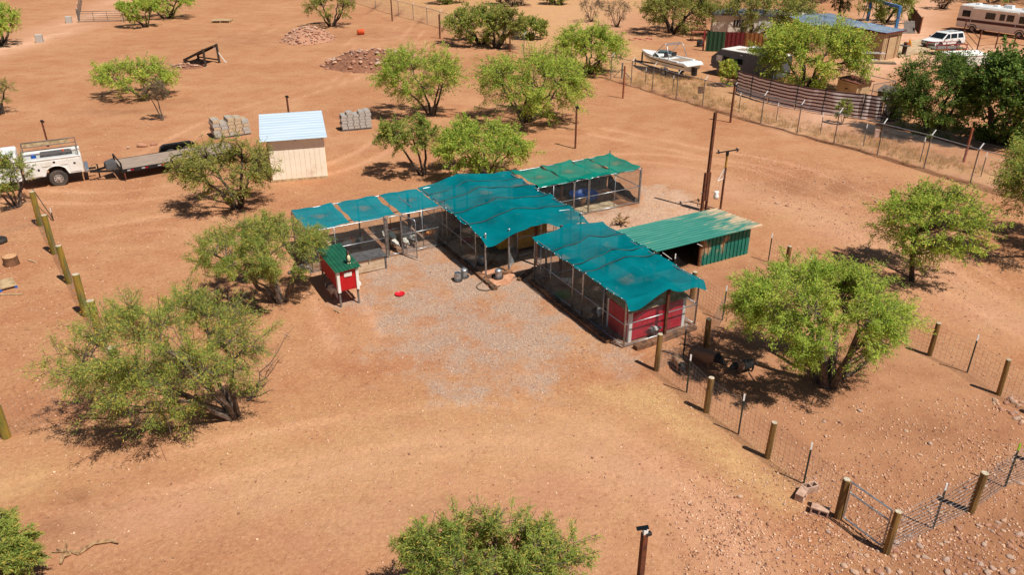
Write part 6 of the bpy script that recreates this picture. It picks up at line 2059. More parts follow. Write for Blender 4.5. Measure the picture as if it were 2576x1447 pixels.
clutter('chest_freezer', 'white chest freezer left of the tan shed', 'freezer', 2140, 138, [('body', 'white_paint', lambda b: b.box(0, 1.2, 0, .7, .05, .8)), ('lid', 'white_gloss', lambda b: b.box(-.02, 1.22, -.02, .72, .8, .87))], .3)
clutter('water_barrel', 'blue barrel standing by the metal-roofed workshop', 'barrel', 2126, 112, [('drum', 'blue_plastic', lambda b: b.lathe([(.27, 0), (.29, .1), (.27, .3), (.29, .45), (.27, .6), (.29, .78), (.26, .88)], 16)), ('lid', 'white_paint', lambda b: b.lathe([(.25, .88), (.2, .9)], 16))])
clutter('lumber_pile', 'stacked grey lumber beside the bright tree', 'lumber', 2188, 160, [('plank', 'wood_grey', (lambda k: (lambda b: b.box(0, 2.2, k * .22, k * .22 + .2, .02, .12)))(k)) for k in range(4)] + [('plank', 'wood_pale', (lambda k: (lambda b: b.box(.1, 2.1, k * .22 + .1, k * .22 + .3, .125, .22)))(k)) for k in range(3)], -.2)
clutter('tyre_stack', 'stack of old tyres near the red post', 'tyres', 1760, 118, [('tyre', 'rubber', (lambda k: (lambda b: b.lathe([(.17, k * .2 + .02), (.3, k * .2), (.34, k * .2 + .1), (.3, k * .2 + .2), (.17, k * .2 + .18)], 18, cap=False)))(k)) for k in range(3)])
clutter('patio_table', 'white patio table before the mobile home porch', 'table', 1975, 92, [('top', 'white_paint', lambda b: b.lathe([(.5, .68), (.5, .72)], 18)), ('leg', 'white_paint', lambda b: b.lathe([(.05, 0), (.05, .68)], 8)), ('base', 'white_paint', lambda b: b.lathe([(.28, 0), (.05, .06)], 14))])
clutter('gas_tank', 'white propane tank lying on legs behind the bright tree', 'tank', 1990, 74, [('tank', 'white_gloss', lambda b: b.lathe([(.05, -.9), (.3, -.8), (.38, -.6), (.38, .6), (.3, .8), (.05, .9)], 16, (0, 0, .75), 'x')), ('leg', 'rust', lambda b: b.box(-.5, -.4, -.25, .25, 0, .42)), ('leg', 'rust', lambda b: b.box(.4, .5, -.25, .25, 0, .42))])
clutter('wheelbarrow', 'upturned grey wheelbarrow near the rusty panel fence', 'wheelbarrow', 2270, 82, [('tray', 'galv', lambda b: b.loft([[(-.5, -.35, .05), (.5, -.25, .05), (.5, .25, .05), (-.5, .35, .05)], [(-.3, -.2, .4), (.3, -.15, .4), (.3, .15, .4), (-.3, .2, .4)]])), ('handle', 'wood_brown', lambda b: b.bar((-.9, -.3, .2), (.4, -.2, .3), .05, .05)), ('handle', 'wood_brown', lambda b: b.bar((-.9, .3, .2), (.4, .2, .3), .05, .05)), ('wheel', 'rubber', lambda b: b.lathe([(.18, -.05), (.18, .05)], 14, (.65, 0, .3), 'y'))], .6)
clutter('dog_house', 'low dark shade house among the trees right of the hut', 'shade house', 2232, 258, [('wall', 'wood_dark', lambda b: b.box(0, 1.2, 0, 1.0, 0, .7)), ('roof', 'wood_grey', lambda b: b.prism([(-.1, .68), (1.3, .68), (.6, 1.05)], -.1, 1.1))], .4)
clutter('wire_run', 'bare pipe-framed wire run right of the tan hut', 'pen', 2190, 250, [('frame', 'chain', lambda b: b.path([(0, 0, .05), (2.4, 0, .05), (2.4, 0, 1.1), (0, 0, 1.1)], .03, 6, closed=True)), ('frame', 'chain', lambda b: b.path([(2.4, 0, .05), (2.4, 2.2, .05), (2.4, 2.2, 1.1), (2.4, 0, 1.1)], .03, 6, closed=True)), ('chain_mesh', 'chain', lambda b: diamond((0, 0), (2.4, 0), .06, 1.1, .12, .004, b))], .5)
# stump-like posts and signs in the dry strip
tag(MB().box(-.16, .16, -.08, .08, 0, .55).build('stone_marker', 'block_red', None, bevel=0.03, loc=G(2203, 347)), 'upright brown stone block beyond the chain-link fence under the striped screen', 'stone')
tag(MB().box(-.18, .18, -.05, .05, .45, .95).build('sign_board', 'wood_brown', None, loc=G(1760, 250)), 'small brown board hung on the chain-link fence', 'sign')
# brace of the fence corner
bp = thing('brace_post', 'thick wooden brace post with two struts at the fence corner', 'post', G(1564, 197))
MB().tube((0, 0, -.2), (0, 0, 1.25), .07, n=8).build('shaft', 'wood_grey', bp)
MB().bar((0, 0, .8), (-.7, .3, 0), .05, .05).build('strut', 'wood_grey', bp)
MB().bar((0, 0, .8), (.7, -.5, 0), .05, .05).build('strut', 'wood_grey', bp)
# junk by the dark mesquite
jk = thing('junk_frame', 'rusty iron frame table left of the coloured screen', 'frame', G(1758, 102))
MB().box(-.8, .8, -.5, .5, .85, .92).build('top', 'rust_light', jk)
for x in (-.75, .75):
    for y in (-.45, .45):
        MB().box(x - .04, x + .04, y - .04, y + .04, 0, .85).build('leg', 'rust', jk)
pl = thing('red_post', 'red-painted steel post at the end of the coloured screen', 'post', G(1768, 128))
MB().box(-.06, .06, -.06, .06, -.2, 1.9).build('shaft', 'red_dark', pl)
for z in (.5, 1.2):
    MB().box(-.2, .06, -.08, .08, z, z + .1).build('bracket', 'red_dark', pl)
P = [[(-1.2 + 2.4 * i / 6, -.6 + 1.2 * j / 4, .06 + .06 * math.sin(i * 2 + j)) for j in range(5)] for i in range(7)]
tag(MB().grid(P).build('ground_tarp', 'red_dark', None, loc=G(1610, 100)), 'dark red crumpled tarp on the ground behind the boat', 'tarp')

# ------------------------------------------------------------------ top left: farm gate, ramp, pallets, block stacks
a_, b_ = GG(202, 54), GG(308, 52)
fg = thing('farm_gate', 'grey five-bar farm gate across the dirt track', 'gate', a_, math.atan2(b_.y - a_.y, b_.x - a_.x))
gl = (b_ - a_).length
MB().path([(0, 0, .15), (gl, 0, .15), (gl, 0, 1.22), (0, 0, 1.22)], .035, 6, closed=True).build('frame', 'wire', fg)
for z in (.32, .5, .72, .97):
    MB().tube((0, 0, z), (gl, 0, z), .028, n=6).build('rail', 'wire', fg)
for x in (gl * .33, gl * .66):
    MB().tube((x, 0, .15), (x, 0, 1.22), .028, n=6).build('stile', 'wire', fg)
for x in (-.15, gl + .15):
    MB().tube((x, 0, -.2), (x, 0, 1.5), .07, n=8).build('post', 'wire', fg)
fence('wire fence with white-tipped posts leading away from the farm gate', [('t', 200, 50, 1.5), ('t', 201, 38, 1.6), ('t', 203, 26, 1.6), ('t', 205, 14, 1.6), ('t', 207, 4, 1.6)], 1.3, 6, .4, .006)
rp = thing('wooden_ramp', 'dark wooden plank ramp on posts below the open hillside', 'ramp', GG(465, 158), 0)
o0 = GG(465, 158)
lo0, lo1 = Vector((0, 0, .35)), GG(486, 148) - o0 + Vector((0, 1.4, .35))
hi0 = GG(518, 168) - o0 + Vector((0, 0, HT(518, 168, 124)))
hi1 = GG(552, 158) - o0 + Vector((0, 0, HT(552, 158, 110)))
lo1 = lo0 + (hi1 - hi0)
for k in range(10):
    f0_, f1_ = k / 10 + .008, (k + 1) / 10 - .008
    pts = [lo0.lerp(hi0, f0_), lo0.lerp(hi0, f1_), lo1.lerp(hi1, f1_), lo1.lerp(hi1, f0_)]
    MB().add([tuple(v) for v in pts] + [tuple(v - Vector((0, 0, .07))) for v in pts], [(0, 3, 2, 1), (4, 5, 6, 7), (0, 1, 5, 4), (1, 2, 6, 5), (2, 3, 7, 6), (3, 0, 4, 7)]).build('plank', 'wood_dark', rp)
for a, b_ in ((lo0, hi0), (lo1, hi1)):
    MB().bar(a - Vector((0, 0, .14)), b_ - Vector((0, 0, .14)), .1, .14).build('stringer', 'wood_dark', rp)
    MB().bar(Vector((b_.x, b_.y, -.2)), b_, .16, .16).build('leg', 'wood_dark', rp)
    MB().bar(Vector((a.x, a.y, -.2)), a, .16, .16).build('leg', 'wood_dark', rp)
    MB().bar(Vector((a.x, a.y, .2)), Vector((b_.x, b_.y, .25)), .08, .1).build('brace', 'wood_dark', rp)
MB().bar(hi1 * .9, Vector((hi1.x + .6, hi1.y, 0)), .07, .07).build('prop', 'white_paint', rp)


def block_mesh(name='block'):
    mb = MB()
    L, Wd, Hh = .39, .19, .19
    mb.box(0, L, 0, .035, 0, Hh)
    mb.box(0, L, Wd - .035, Wd, 0, Hh)
    for x in (0, L / 2 - .018, L - .036):
        mb.box(x, x + .036, .0352, Wd - .0352, 0, Hh)
    me = bpy.data.meshes.new(name)
    me.from_pydata(mb.v, [], mb.f)
    return me


BM = {}
for k, mt_ in (('g', 'block'), ('t', 'block_tan'), ('r', 'block_red')):
    BM[k] = block_mesh()
    BM[k].materials.append(M[mt_])


def block_stack(label, pa, pb_, nx_, ny_, tops, pal, seed):
    p_, q_ = GG(*pa), GG(*pb_)
    an = math.atan2(q_.y - p_.y, q_.x - p_.x)
    o = thing('block_stack', label, 'blocks', p_, an, 'stacks of concrete blocks')
    sx = (q_ - p_).length / nx_
    kx = sx / .41
    rg = random.Random(seed)
    for i in range(nx_):
        for j in range(ny_):
            for k in range(tops[i % len(tops)] - (1 if j == ny_ - 1 and i % 2 else 0)):
                b = link('block', BM[rg.choice(pal)], None, o, 0, (i * sx + (.0 if k % 2 else sx * .12), j * .215 * kx + rg.uniform(-.008, .008), .12 + k * .195 * kx), rg.uniform(-.02, .02))
                b.scale = (kx * .95, kx * .96, kx * .95)
    for y in (0.02, ny_ * .215 * kx - .1):
        MB().box(0, nx_ * sx, y, y + .08, 0, .09).build('pallet_runner', 'wood_grey', o)
    for k in range(nx_):
        MB().box(k * sx, k * sx + sx * .7, 0, ny_ * .215 * kx, .09, .115).build('pallet_board', 'wood_grey', o)


block_stack('tan and grey concrete block stack partly hidden by the airy mesquite', (541, 351), (632, 338), 5, 5, [5, 4, 5, 5, 4], 'ggttt', 1)
block_stack('neat grey concrete block stack right of the blue-roofed shed', (861, 331), (936, 324), 5, 4, [5, 6, 5, 6, 6], 'ggg', 2)
for i, (dx, dy, rz_, tilt, lb) in enumerate(((2015, 1262, .9, 0, 'upright cinder block leaning at the left of three by the pen fence'), (2038, 1245, .35, 0, 'cinder block standing behind the other two by the pen fence'), (2058, 1283, -.5, 1, 'cinder block lying on its side at the right of three by the pen fence'))):
    b = link('cinder_block', BM['r'], None, None, 0, GG(dx, dy) - Vector((.15, .05, 0)), rz_)
    b.scale = (1.05, 1.05, 1.05)
    if i != 1:
        b.rotation_euler.x = R(90)
        b.location.z += .0
        b.location.y += .1
    tag(b, lb, 'cinder block', 'three cinder blocks by the pen fence')


def pallet(label, p_, rz_, mt_, L=1.1, Wd=.9, h=.13, z=0.0):
    o = thing('wooden_pallet', label, 'pallet', p_, rz_)
    for k in range(7):
        MB().box(0, L, k * Wd / 7 + .01, (k + 1) * Wd / 7 - .015, h - .025, h).build('slat', 'wood_pale' if mt_ == 'blue_plastic' else mt_, o)
    for x in (0.0, L / 2 - .04, L - .08):
        for y in (0.0, Wd / 2 - .06, Wd - .12):
            MB().box(x, x + .08, y, y + .12, .02, h - .026).build('block', mt_, o)
        MB().box(x, x + .08, 0, Wd, 0, .02).build('runner', mt_, o)


pallet('weathered pallets lying on the far slope between two trees', GG(530, 56), .05, 'wood_pale', 2.2, 1.6, .3)
pallet('blue-edged pallet cut by the left edge near the tyre', GG(-40, 745), .7, 'blue_plastic')
tag(MB().lathe([(.16, .03), (.26, 0), (.33, .05), (.335, .11), (.33, .17), (.26, .22), (.16, .19), (.17, .11), (.16, .03)], 24, cap=False).build('old_tyre', 'rubber', None, True, loc=GG(-2, 612)), 'old black tyre lying flat at the left edge', 'tyre')
st = thing('tree_stump', 'sawn round log stump standing in the left pen', 'stump', GG(30, 665))
MB().lathe([(.29, -.1), (.28, .1), (.27, .25), (.275, .37)], 18).build('bark', 'wood_brown', st)
MB().lathe([(.262, .37), (.255, .378), (.001, .38)], 18).build('cut_face', 'log_end', st)
for lb, px, py in (('pale concrete lump left of the farm gate', 174, 55), ('pale concrete lump under the upper left tree', 101, 106)):
    tag(MB().box(-.32, .32, -.3, .3, -.1, .75).build('concrete_lump', 'block', None, bevel=.06, loc=GG(px, py), rz=.3), lb, 'concrete lump')
bk = thing('orange_bucket', 'orange bucket tipped over near the sparse top mesquite', 'bucket', GG(908, 88), .5)
b = MB().lathe([(.24, -.35), (.3, .3), (.32, .32), (.28, .32), (.22, -.3), (.001, -.3)], 16, (0, 0, 0), 'x').build('shell', 'orange', bk, True, loc=(0, 0, .28))
for i, (p0_, p1_, lb) in enumerate((((70, 655), (92, 662), 'pale stick lying right of the log stump'), ((-5, 742), (58, 740), 'long pale stick above the blue-edged pallet'), ((840, 782), (856, 790), 'short pale wood chip in front of the coop legs'))):
    tag(MB().bar(GG(*p0_) + Vector((0, 0, .03)), GG(*p1_) + Vector((0, 0, .03)), .05, .04).build('stick', 'wood_pale', None), lb, 'stick')

# ------------------------------------------------------------------ animals, each one continuous skin over a jointed skeleton
def skin(name, vs, ed, mt, parent=None, loc=None, rz=0.0, sub=2):
    """vs: list of (x, y, z, rx[, ry]); first vertex is the root"""
    me = bpy.data.meshes.new(name)
    me.from_pydata([v[:3] for v in vs], ed, [])
    o = link(name, me, mt, parent, 0, loc, rz)
    md = o.modifiers.new('skin', 'SKIN')
    md.use_smooth_shade = True
    for i, v in enumerate(vs):
        sv = me.skin_vertices[0].data[i]
        sv.radius = (v[3], v[4] if len(v) > 4 else v[3])
        sv.use_root = (i == 0)
    s = o.modifiers.new('sub', 'SUBSURF')
    s.levels = s.render_levels = sub
    return o


def patch_mat(name, body, head, xcut, soft=0.05, extra=None, rough=0.85, zcut=None):
    """body colour, second colour in front of xcut (or above zcut), optional saddle band (x0, x1, colour)"""
    m, nt, out = nodes(name)
    tc = coords(nt, 'Object')
    s = nd(nt, 'SeparateXYZ')
    nt.links.new(tc, s.inputs[0])
    nz = math_n(nt, 'MULTIPLY', math_n(nt, 'SUBTRACT', noise(nt, 9, 3, tc), .5), soft * 2)
    x = math_n(nt, 'ADD', s.outputs['X'], nz)
    c = mixc(nt, ramp(nt, noise(nt, 14, 5, tc), .4, .62), body, [v * .78 for v in body[:3]] + [1])
    if extra:
        f = math_n(nt, 'MULTIPLY', math_n(nt, 'GREATER_THAN', x, extra[0]), math_n(nt, 'LESS_THAN', x, extra[1]))
        c = mixc(nt, f, c, extra[2])
    f = math_n(nt, 'GREATER_THAN', x, xcut)
    if zcut is not None:
        f = math_n(nt, 'MULTIPLY', f, math_n(nt, 'GREATER_THAN', s.outputs['Z'], zcut))
    c = mixc(nt, f, c, head)
    p = nd(nt, 'BsdfPrincipled', Roughness=rough)
    nt.links.new(c, p.inputs['Base Color'])
    nt.links.new(p.outputs[0], out.inputs[0])
    M[name] = m


BLK = srgb(30, 27, 28)
patch_mat('pig_a', srgb(150, 112, 84), BLK, .40)
patch_mat('pig_b', srgb(150, 112, 86), BLK, .38, extra=(-.5, .1, BLK))
patch_mat('pig_c', srgb(176, 136, 104), BLK, .34)


def pig(label, px, py, rz_, sc, mt_):
    p_ = GG(px, py)
    o = thing('pig', label, 'pig', p_, rz_, 'pigs in the pen')
    vs = [(-.36, 0, .40, .19, .18), (-.52, 0, .41, .14, .13), (-.12, 0, .38, .22, .21), (.14, 0, .40, .21, .20), (.33, 0, .42, .18, .175), (.46, 0, .41, .165, .16), (.58, 0, .37, .13, .12), (.67, 0, .32, .075, .07), (.72, 0, .30, .06, .055)]
    ed = [(0, 1), (0, 2), (2, 3), (3, 4), (4, 5), (5, 6), (6, 7), (7, 8)]
    for x, par in ((-.40, 0), (.22, 3)):
        for s_ in (-1, 1):
            i = len(vs)
            k = -1 if x < 0 else 1
            vs += [(x, s_ * .11, .28, .085, .08), (x - .02 * (1 if x < 0 else 0), s_ * .12, .15, .045), (x + .02, s_ * .12, .04, .035), (x + .04, s_ * .12, .012, .035)]
            ed += [(par, i), (i, i + 1), (i + 1, i + 2), (i + 2, i + 3)]
    b = skin('body', vs, ed, mt_, o)
    for s_ in (-1, 1):
        MB().add([(.42, s_ * .09, .53), (.48, s_ * .15, .50), (.49, s_ * .05, .54), (.54, s_ * .15, .62), (.47, s_ * .08, .52)], [(0, 1, 3), (1, 2, 3), (2, 0, 3), (0, 2, 1)]).build('ear', 'rubber', o)
        MB().lathe([(.004, 0), (.012, .006), (.004, .012)], 8, (.63, s_ * .085, .42)).build('eye', 'glass', o)
    MB().path([(-.6, 0, .42), (-.68, .02, .38), (-.70, .0, .28), (-.71, .03, .22)], [.02, .014, .01, .016], 5).build('tail', 'rubber', o)
    MB().lathe([(.05, .73), (.053, .76), (.035, .77)], 10, (0, 0, .295), 'x').build('snout', 'rubber', o)
    o.scale = (sc, sc, sc)
    return o


pig('large tan pig with a black head, in tree shade', 1768, 918, R(-38), .98, 'pig_a')
pig('smaller tan pig with a black saddle and head', 1868, 936, R(200), .72, 'pig_b')
pig('tan pig with black face right behind the corner wire', 1706, 925, R(-80), .66, 'pig_c')

WHT = srgb(228, 222, 208)
patch_mat('turkey_white', WHT, srgb(186, 60, 58), .20, .02, zcut=.52)
patch_mat('turkey_grey', srgb(190, 182, 170), srgb(176, 90, 84), .20, .02, zcut=.52, extra=(-.3, -.05, srgb(96, 90, 84)))
patch_mat('hen_white', WHT, srgb(196, 50, 50), .20, .01, zcut=.36)
patch_mat('hen_orange', srgb(196, 120, 50), srgb(170, 40, 36), .20, .01, zcut=.36)
patch_mat('hen_black', srgb(40, 34, 32), srgb(150, 40, 40), .20, .01, zcut=.36)
patch_mat('hen_grey', srgb(110, 108, 108), srgb(170, 90, 90), .20, .01, zcut=.36, extra=(-.1, .0, srgb(190, 188, 184)))
patch_mat('duck_mixed', srgb(222, 214, 200), srgb(196, 150, 110), .08, .02, extra=(-.22, -.08, srgb(70, 50, 42)))


def bird(label, p_, rz_, sc, mt_, cat='turkey', tall=1.0, peck=False, legm='rock_b', grp=None, fan=False):
    o = thing(cat, label, cat, p_, rz_, grp)
    nz = (.58 * tall, .66 * tall, .69 * tall) if not peck else (.40, .26, .16)
    vs = [(0, 0, .34, .13, .13), (-.14, 0, .34, .11, .10), (-.27, 0, .33, .055, .07), (-.42, 0, .30, .02, .06), (.12, 0, .37, .105, .10), (.20, 0, .46 if not peck else .40, .05), (.23, 0, nz[0], .03), (.245, 0, nz[1], .032), (.285, 0, nz[2] - .005, .026), (.335, 0, nz[2] - .025, .008)]
    ed = [(0, 1), (1, 2), (2, 3), (0, 4), (4, 5), (5, 6), (6, 7), (7, 8), (8, 9)]
    b = skin('body', vs, ed, mt_, o, sub=2)
    for s_ in (-1, 1):
        MB().path([(.0, s_ * .06, .25), (.02, s_ * .06, .13), (-.01, s_ * .06, .02)], [.03, .014, .012], 6).path([(-.03, s_ * .06, .012), (.07, s_ * .06, .01)], .01, 5).path([(.0, s_ * .06, .012), (.05, s_ * .06 + .03, .01)], .008, 4).build('leg', legm, o)
        MB().loft([[(.08, s_ * .125, .40), (.06, s_ * .135, .34), (.04, s_ * .12, .29)], [(-.1, s_ * .125, .40), (-.12, s_ * .135, .34), (-.10, s_ * .115, .30)], [(-.26, s_ * .06, .37), (-.27, s_ * .06, .345), (-.26, s_ * .055, .33)]]).build('wing', mt_, o, smooth=True)
    if cat == 'turkey':
        MB().lathe([(.005, -.06), (.014, -.03), (.008, 0)], 6, (.262, 0, nz[2] - .03)).build('wattle', 'red_dark', o)
    else:
        MB().add([(.22, -.006, nz[2] + .01), (.30, -.006, nz[2] + .0), (.27, 0, nz[2] + .06), (.22, .006, nz[2] + .01), (.30, .006, nz[2]), (.235, 0, nz[2] + .05)], [(0, 1, 2, 5), (4, 3, 5, 2), (1, 4, 2), (3, 0, 5)]).build('comb', 'red_dark', o)
    o.scale = (sc, sc, sc)
    return o


D = lambda x, y: (645.3 + x * .2505, 322.6 + y * .2505)
TGp = 'white turkeys at the open gate'
bird('white turkey standing tallest at the open gate post, head up', GG(*D(1305, 1140)), R(115), 1.0, 'turkey_white', grp=TGp)
bird('white turkey just behind the tallest one, back to the gate', GG(*D(1370, 1150)), R(120), .98, 'turkey_white', tall=.95, grp=TGp)
bird('white turkey stepping out of the gateway onto gravel', GG(*D(1392, 1212)), R(130), .9, 'turkey_white', peck=True, grp=TGp)
bird('white turkey seen through the open gate wire', GG(*D(1498, 1196)), R(125), .85, 'turkey_white', peck=True, grp=TGp)
bird('white turkey inside the run behind the deck box', GG(*D(915, 1225)), R(20), .9, 'turkey_white', grp=TGp)
bird('grey turkey inside the run right of the open gate', W(11.1, 28.6), R(120), .95, 'turkey_grey', grp='turkeys inside the run')
bird('grey turkey deep inside the run behind the mesh', W(9.0, 29.4), R(60), .95, 'turkey_grey', grp='turkeys inside the run')
bird('mottled grey and white turkey in the mesquite shade left of the red coop', GG(760, 702), R(28), 1.25, 'turkey_grey', peck=True)
bird('mottled turkey resting in the shade under the red coop', GG(838, 752), R(-50), 1.25, 'turkey_grey', peck=True)
bird('orange hen against the wire between the run and the middle kennel', GG(1086, 600), R(20), .95, 'hen_orange', 'hen', .75)
bird('black hen on the shaded middle kennel floor', Wg(13.0, 28.4), R(60), .95, 'hen_black', 'hen', .75)
bird('white-necked guinea fowl near the corner inside the front kennel', Wg(14.4, 23.0), R(160), .95, 'hen_grey', 'hen', .85)
bird('white hen in the middle of the front kennel floor', Wg(14.65, 22.05), R(-40), .85, 'hen_white', 'hen', .75)
bird('grey hen crouching before the crimson coop wall', GG(1643, 846), R(-150), .85, 'hen_grey', 'hen', .7)
bird('pale hen behind the wire near the crimson coop side', Wg(14.3, 19.5), R(80), .8, 'hen_white', 'hen', .7)
bird('white and brown duck by the rear kennel gate', GG(1464, 520), R(-60), 1.0, 'duck_mixed', 'duck', .72)
bird('dark duck in the shade on the left of the rear kennel', W(18.0, 29.0), R(30), .9, 'hen_black', 'duck', .72)
bird('grey duck in the shade behind the rear kennel brown post', W(18.6, 29.6), R(130), .95, 'hen_grey', 'duck', .72)
bv = thing('small_bird', 'small blue-grey bird perched in the bottom mesquite', 'bird', G(1128, 1335, 1.35), R(200))
skin('body', [(0, 0, 0, .04), (-.07, 0, -.03, .03), (-.16, 0, -.07, .012), (.04, 0, .03, .03), (.075, 0, .045, .025), (.11, 0, .04, .006)], [(0, 1), (1, 2), (0, 3), (3, 4), (4, 5)], 'glass_light', bv, sub=1)
MB().path([(0, 0, -.03), (0, 0, -.1)], .006, 4).build('leg', 'rubber', bv)

# ------------------------------------------------------------------ rocks, rubble, pebbles, straw
import bmesh


def rock_mesh(seed, sub=2):
    bm = bmesh.new()
    bmesh.ops.create_icosphere(bm, subdivisions=sub, radius=1)
    rg = np.random.default_rng(seed)
    ds = rg.normal(size=(7, 3))
    ds /= np.linalg.norm(ds, axis=1)[:, None]
    cut = rg.uniform(.55, .9, 7)
    for v in bm.verts:
        p = np.array(v.co)
        for d, c in zip(ds, cut):
            k = p @ d
            if k > c:
                p = p - d * (k - c)
        p *= np.array([1, .8, .6])
        v.co = p
    me = bpy.data.meshes.new('rock')
    bm.to_mesh(me)
    bm.free()
    return me


RM = []
for i in range(12):
    me = rock_mesh(100 + i)
    me.materials.append(M[('rock_a', 'rock_b', 'rock_c', 'rock_pale')[i % 4]])
    RM.append(me)
rgen = random.Random(21)


def inpoly(x, y, poly):
    c = False
    n = len(poly)
    for i in range(n):
        (ax, ay), (bx, by) = poly[i], poly[(i + 1) % n]
        if (ay > y) != (by > y) and x < (bx - ax) * (y - ay) / (by - ay) + ax:
            c = not c
    return c


def sample(poly, n):
    xs = [p[0] for p in poly]
    ys = [p[1] for p in poly]
    out_ = []
    while len(out_) < n:
        x, y = rgen.uniform(min(xs), max(xs)), rgen.uniform(min(ys), max(ys))
        if inpoly(x, y, poly):
            out_.append((x, y))
    return out_


def rocks(label, group, poly, n, s0, s1):
    for x, y in sample(poly, n):
        p_ = GG(x, y)
        s_ = s0 + (s1 - s0) * rgen.random() ** 2.2
        o = link('rock', rgen.choice(RM), None, None, 0, p_ + Vector((0, 0, s_ * .12)), rgen.uniform(0, 6.3))
        o.scale = (s_, s_ * rgen.uniform(.7, 1.1), s_ * rgen.uniform(.7, 1.1))
        tag(o, label, 'rock', group)


rocks('tan rock in the dense scatter below the small pen gate', 'rocks below the pen gate', [(2130, 1400), (2240, 1330), (2330, 1345), (2576, 1290), (2576, 1447), (2050, 1447)], 150, .035, .12)
rocks('tan rock inside the lower right corner of the pig pen', 'rocks in the pen corner', [(2240, 1290), (2576, 1130), (2576, 1250), (2300, 1330)], 55, .035, .10)
rocks('tan stone scattered on the pig pen soil', 'stones in the pen', [(1900, 1020), (2100, 1000), (2500, 1040), (2540, 1120), (2240, 1270), (2000, 1130)], 40, .035, .10)
rocks('rock heaped outside the right fence of the pig pen', 'rocks by the right fence', [(2490, 1000), (2576, 1000), (2576, 1075), (2510, 1030)], 30, .06, .13)
rocks('small stone on the gravelly soil left of the pen gate', 'stones left of the pen gate', [(1850, 1250), (1980, 1270), (2110, 1320), (2180, 1447), (1780, 1447)], 45, .03, .08)
rocks('stone on the open slope right of the antenna pole', 'stones on the right slope', [(1900, 420), (2120, 420), (2300, 540), (2250, 620), (2080, 560), (1900, 500)], 40, .05, .13)
for i, (px, py, sx) in enumerate(((358, 368, .34), (388, 364, .26), (322, 372, .14))):
    o = link('rock', RM[i], None, None, 0, GG(px, py) + Vector((0, 0, .08)), i)
    o.scale = (sx, sx * .7, sx * .8)
    tag(o, ('large flat tan rock behind the truck and trailer', 'pale grey rock right of the flat one behind the trailer', 'small reddish rock left of the flat one behind the trailer')[i], 'rock')


# rubble heaps
def heap(label, px, py, rx_, ry_, h, n, s0, s1, mt_, soil):
    p_ = GG(px, py)
    o = thing('rubble_heap', label, 'heap', p_)
    prof = lambda u, v: h * max(0, 1 - (u * u + v * v)) ** .8 * (1 + .35 * float(vnoise(u * rx_ + px, v * ry_ + py, .7)))
    P = [[(u * rx_, v * ry_, prof(u, v) - .05) for v in np.linspace(-1.05, 1.05, 22)] for u in np.linspace(-1.05, 1.05, 30)]
    MB().grid(P).build('soil', soil, o, smooth=True)
    for k in range(n):
        a, r_ = rgen.uniform(0, 6.28), rgen.random() ** .6 * 1.08
        u, v = r_ * math.cos(a), r_ * math.sin(a)
        s_ = s0 + (s1 - s0) * rgen.random() ** 2
        q_ = link('stone', rgen.choice(RM), None, o, 0, (u * rx_, v * ry_, prof(u, v) + s_ * .1), rgen.uniform(0, 6))
        q_.scale = (s_, s_ * .85, s_ * .9)


heap('cone-shaped pile of pale broken stones below the sparse top mesquite', 774, 100, 2.6, 3.2, 1.15, 260, .10, .26, 'rock_pale', 'rock_a')
heap('long heap of dark dirt and rubble left of the see-through mesquite', 945, 165, 4.6, 3.2, 1.25, 220, .08, .34, 'rock_a', 'rubble_soil')
heap('low spill of stones under the wooden ramp', 472, 168, 1.6, 1.4, .2, 40, .08, .2, 'rock_pale', 'rubble_soil')


def scatter(name, label, cat, pos, size, mt_, flat_=.5, seed=1):
    """thousands of loose eight-sided chips as one mesh"""
    rg = np.random.default_rng(seed)
    n = len(pos)
    base = np.array([[1, 0, 0], [0, 1, 0], [-1, 0, 0], [0, -1, 0], [0, 0, 1], [0, 0, -1]], float)
    F = np.array([[0, 1, 4], [1, 2, 4], [2, 3, 4], [3, 0, 4], [1, 0, 5], [2, 1, 5], [3, 2, 5], [0, 3, 5]])
    a = rg.uniform(0, 6.28, n)
    sc = size * (.35 + 1.6 * rg.random(n) ** 2.2)
    V = base[None] * (sc[:, None, None] * np.stack([rg.uniform(.7, 1.3, n), rg.uniform(.6, 1.1, n), np.full(n, flat_)], -1)[:, None, :])
    V = V + rg.normal(size=V.shape) * sc[:, None, None] * .15
    ca_, sa_ = np.cos(a)[:, None], np.sin(a)[:, None]
    V = np.stack([V[..., 0] * ca_ - V[..., 1] * sa_, V[..., 0] * sa_ + V[..., 1] * ca_, V[..., 2]], -1) + pos[:, None, :]
    me = bpy.data.meshes.new(name)
    me.vertices.add(n * 6)
    me.vertices.foreach_set('co', V.astype(np.float32).ravel())
    idx = (F[None] + (np.arange(n) * 6)[:, None, None]).astype(np.int32)
    me.loops.add(n * 24)
    me.loops.foreach_set('vertex_index', idx.ravel())
    me.polygons.add(n * 8)
    me.polygons.foreach_set('loop_start', np.arange(0, n * 24, 3, dtype=np.int32))
    me.update(calc_edges=True)
    at_ = me.attributes.new('tint', 'FLOAT', 'FACE')
    at_.data.foreach_set('value', np.repeat(rg.random(n), 8).astype(np.float32))
    return tag(link(name, me, mt_), label, cat, kind='stuff')


def tint_mat(name, cols):
    m, nt, out = nodes(name)
    a = nd(nt, 'Attribute', attribute_name='tint').outputs['Fac']
    c = cols[0]
    for i, k in enumerate(cols[1:]):
        c = mixc(nt, math_n(nt, 'GREATER_THAN', a, (i + 1) / len(cols)), c, k)
    p = nd(nt, 'BsdfPrincipled', Roughness=.95)
    nt.links.new(c, p.inputs['Base Color'])
    nt.links.new(p.outputs[0], out.inputs[0])
    M[name] = m


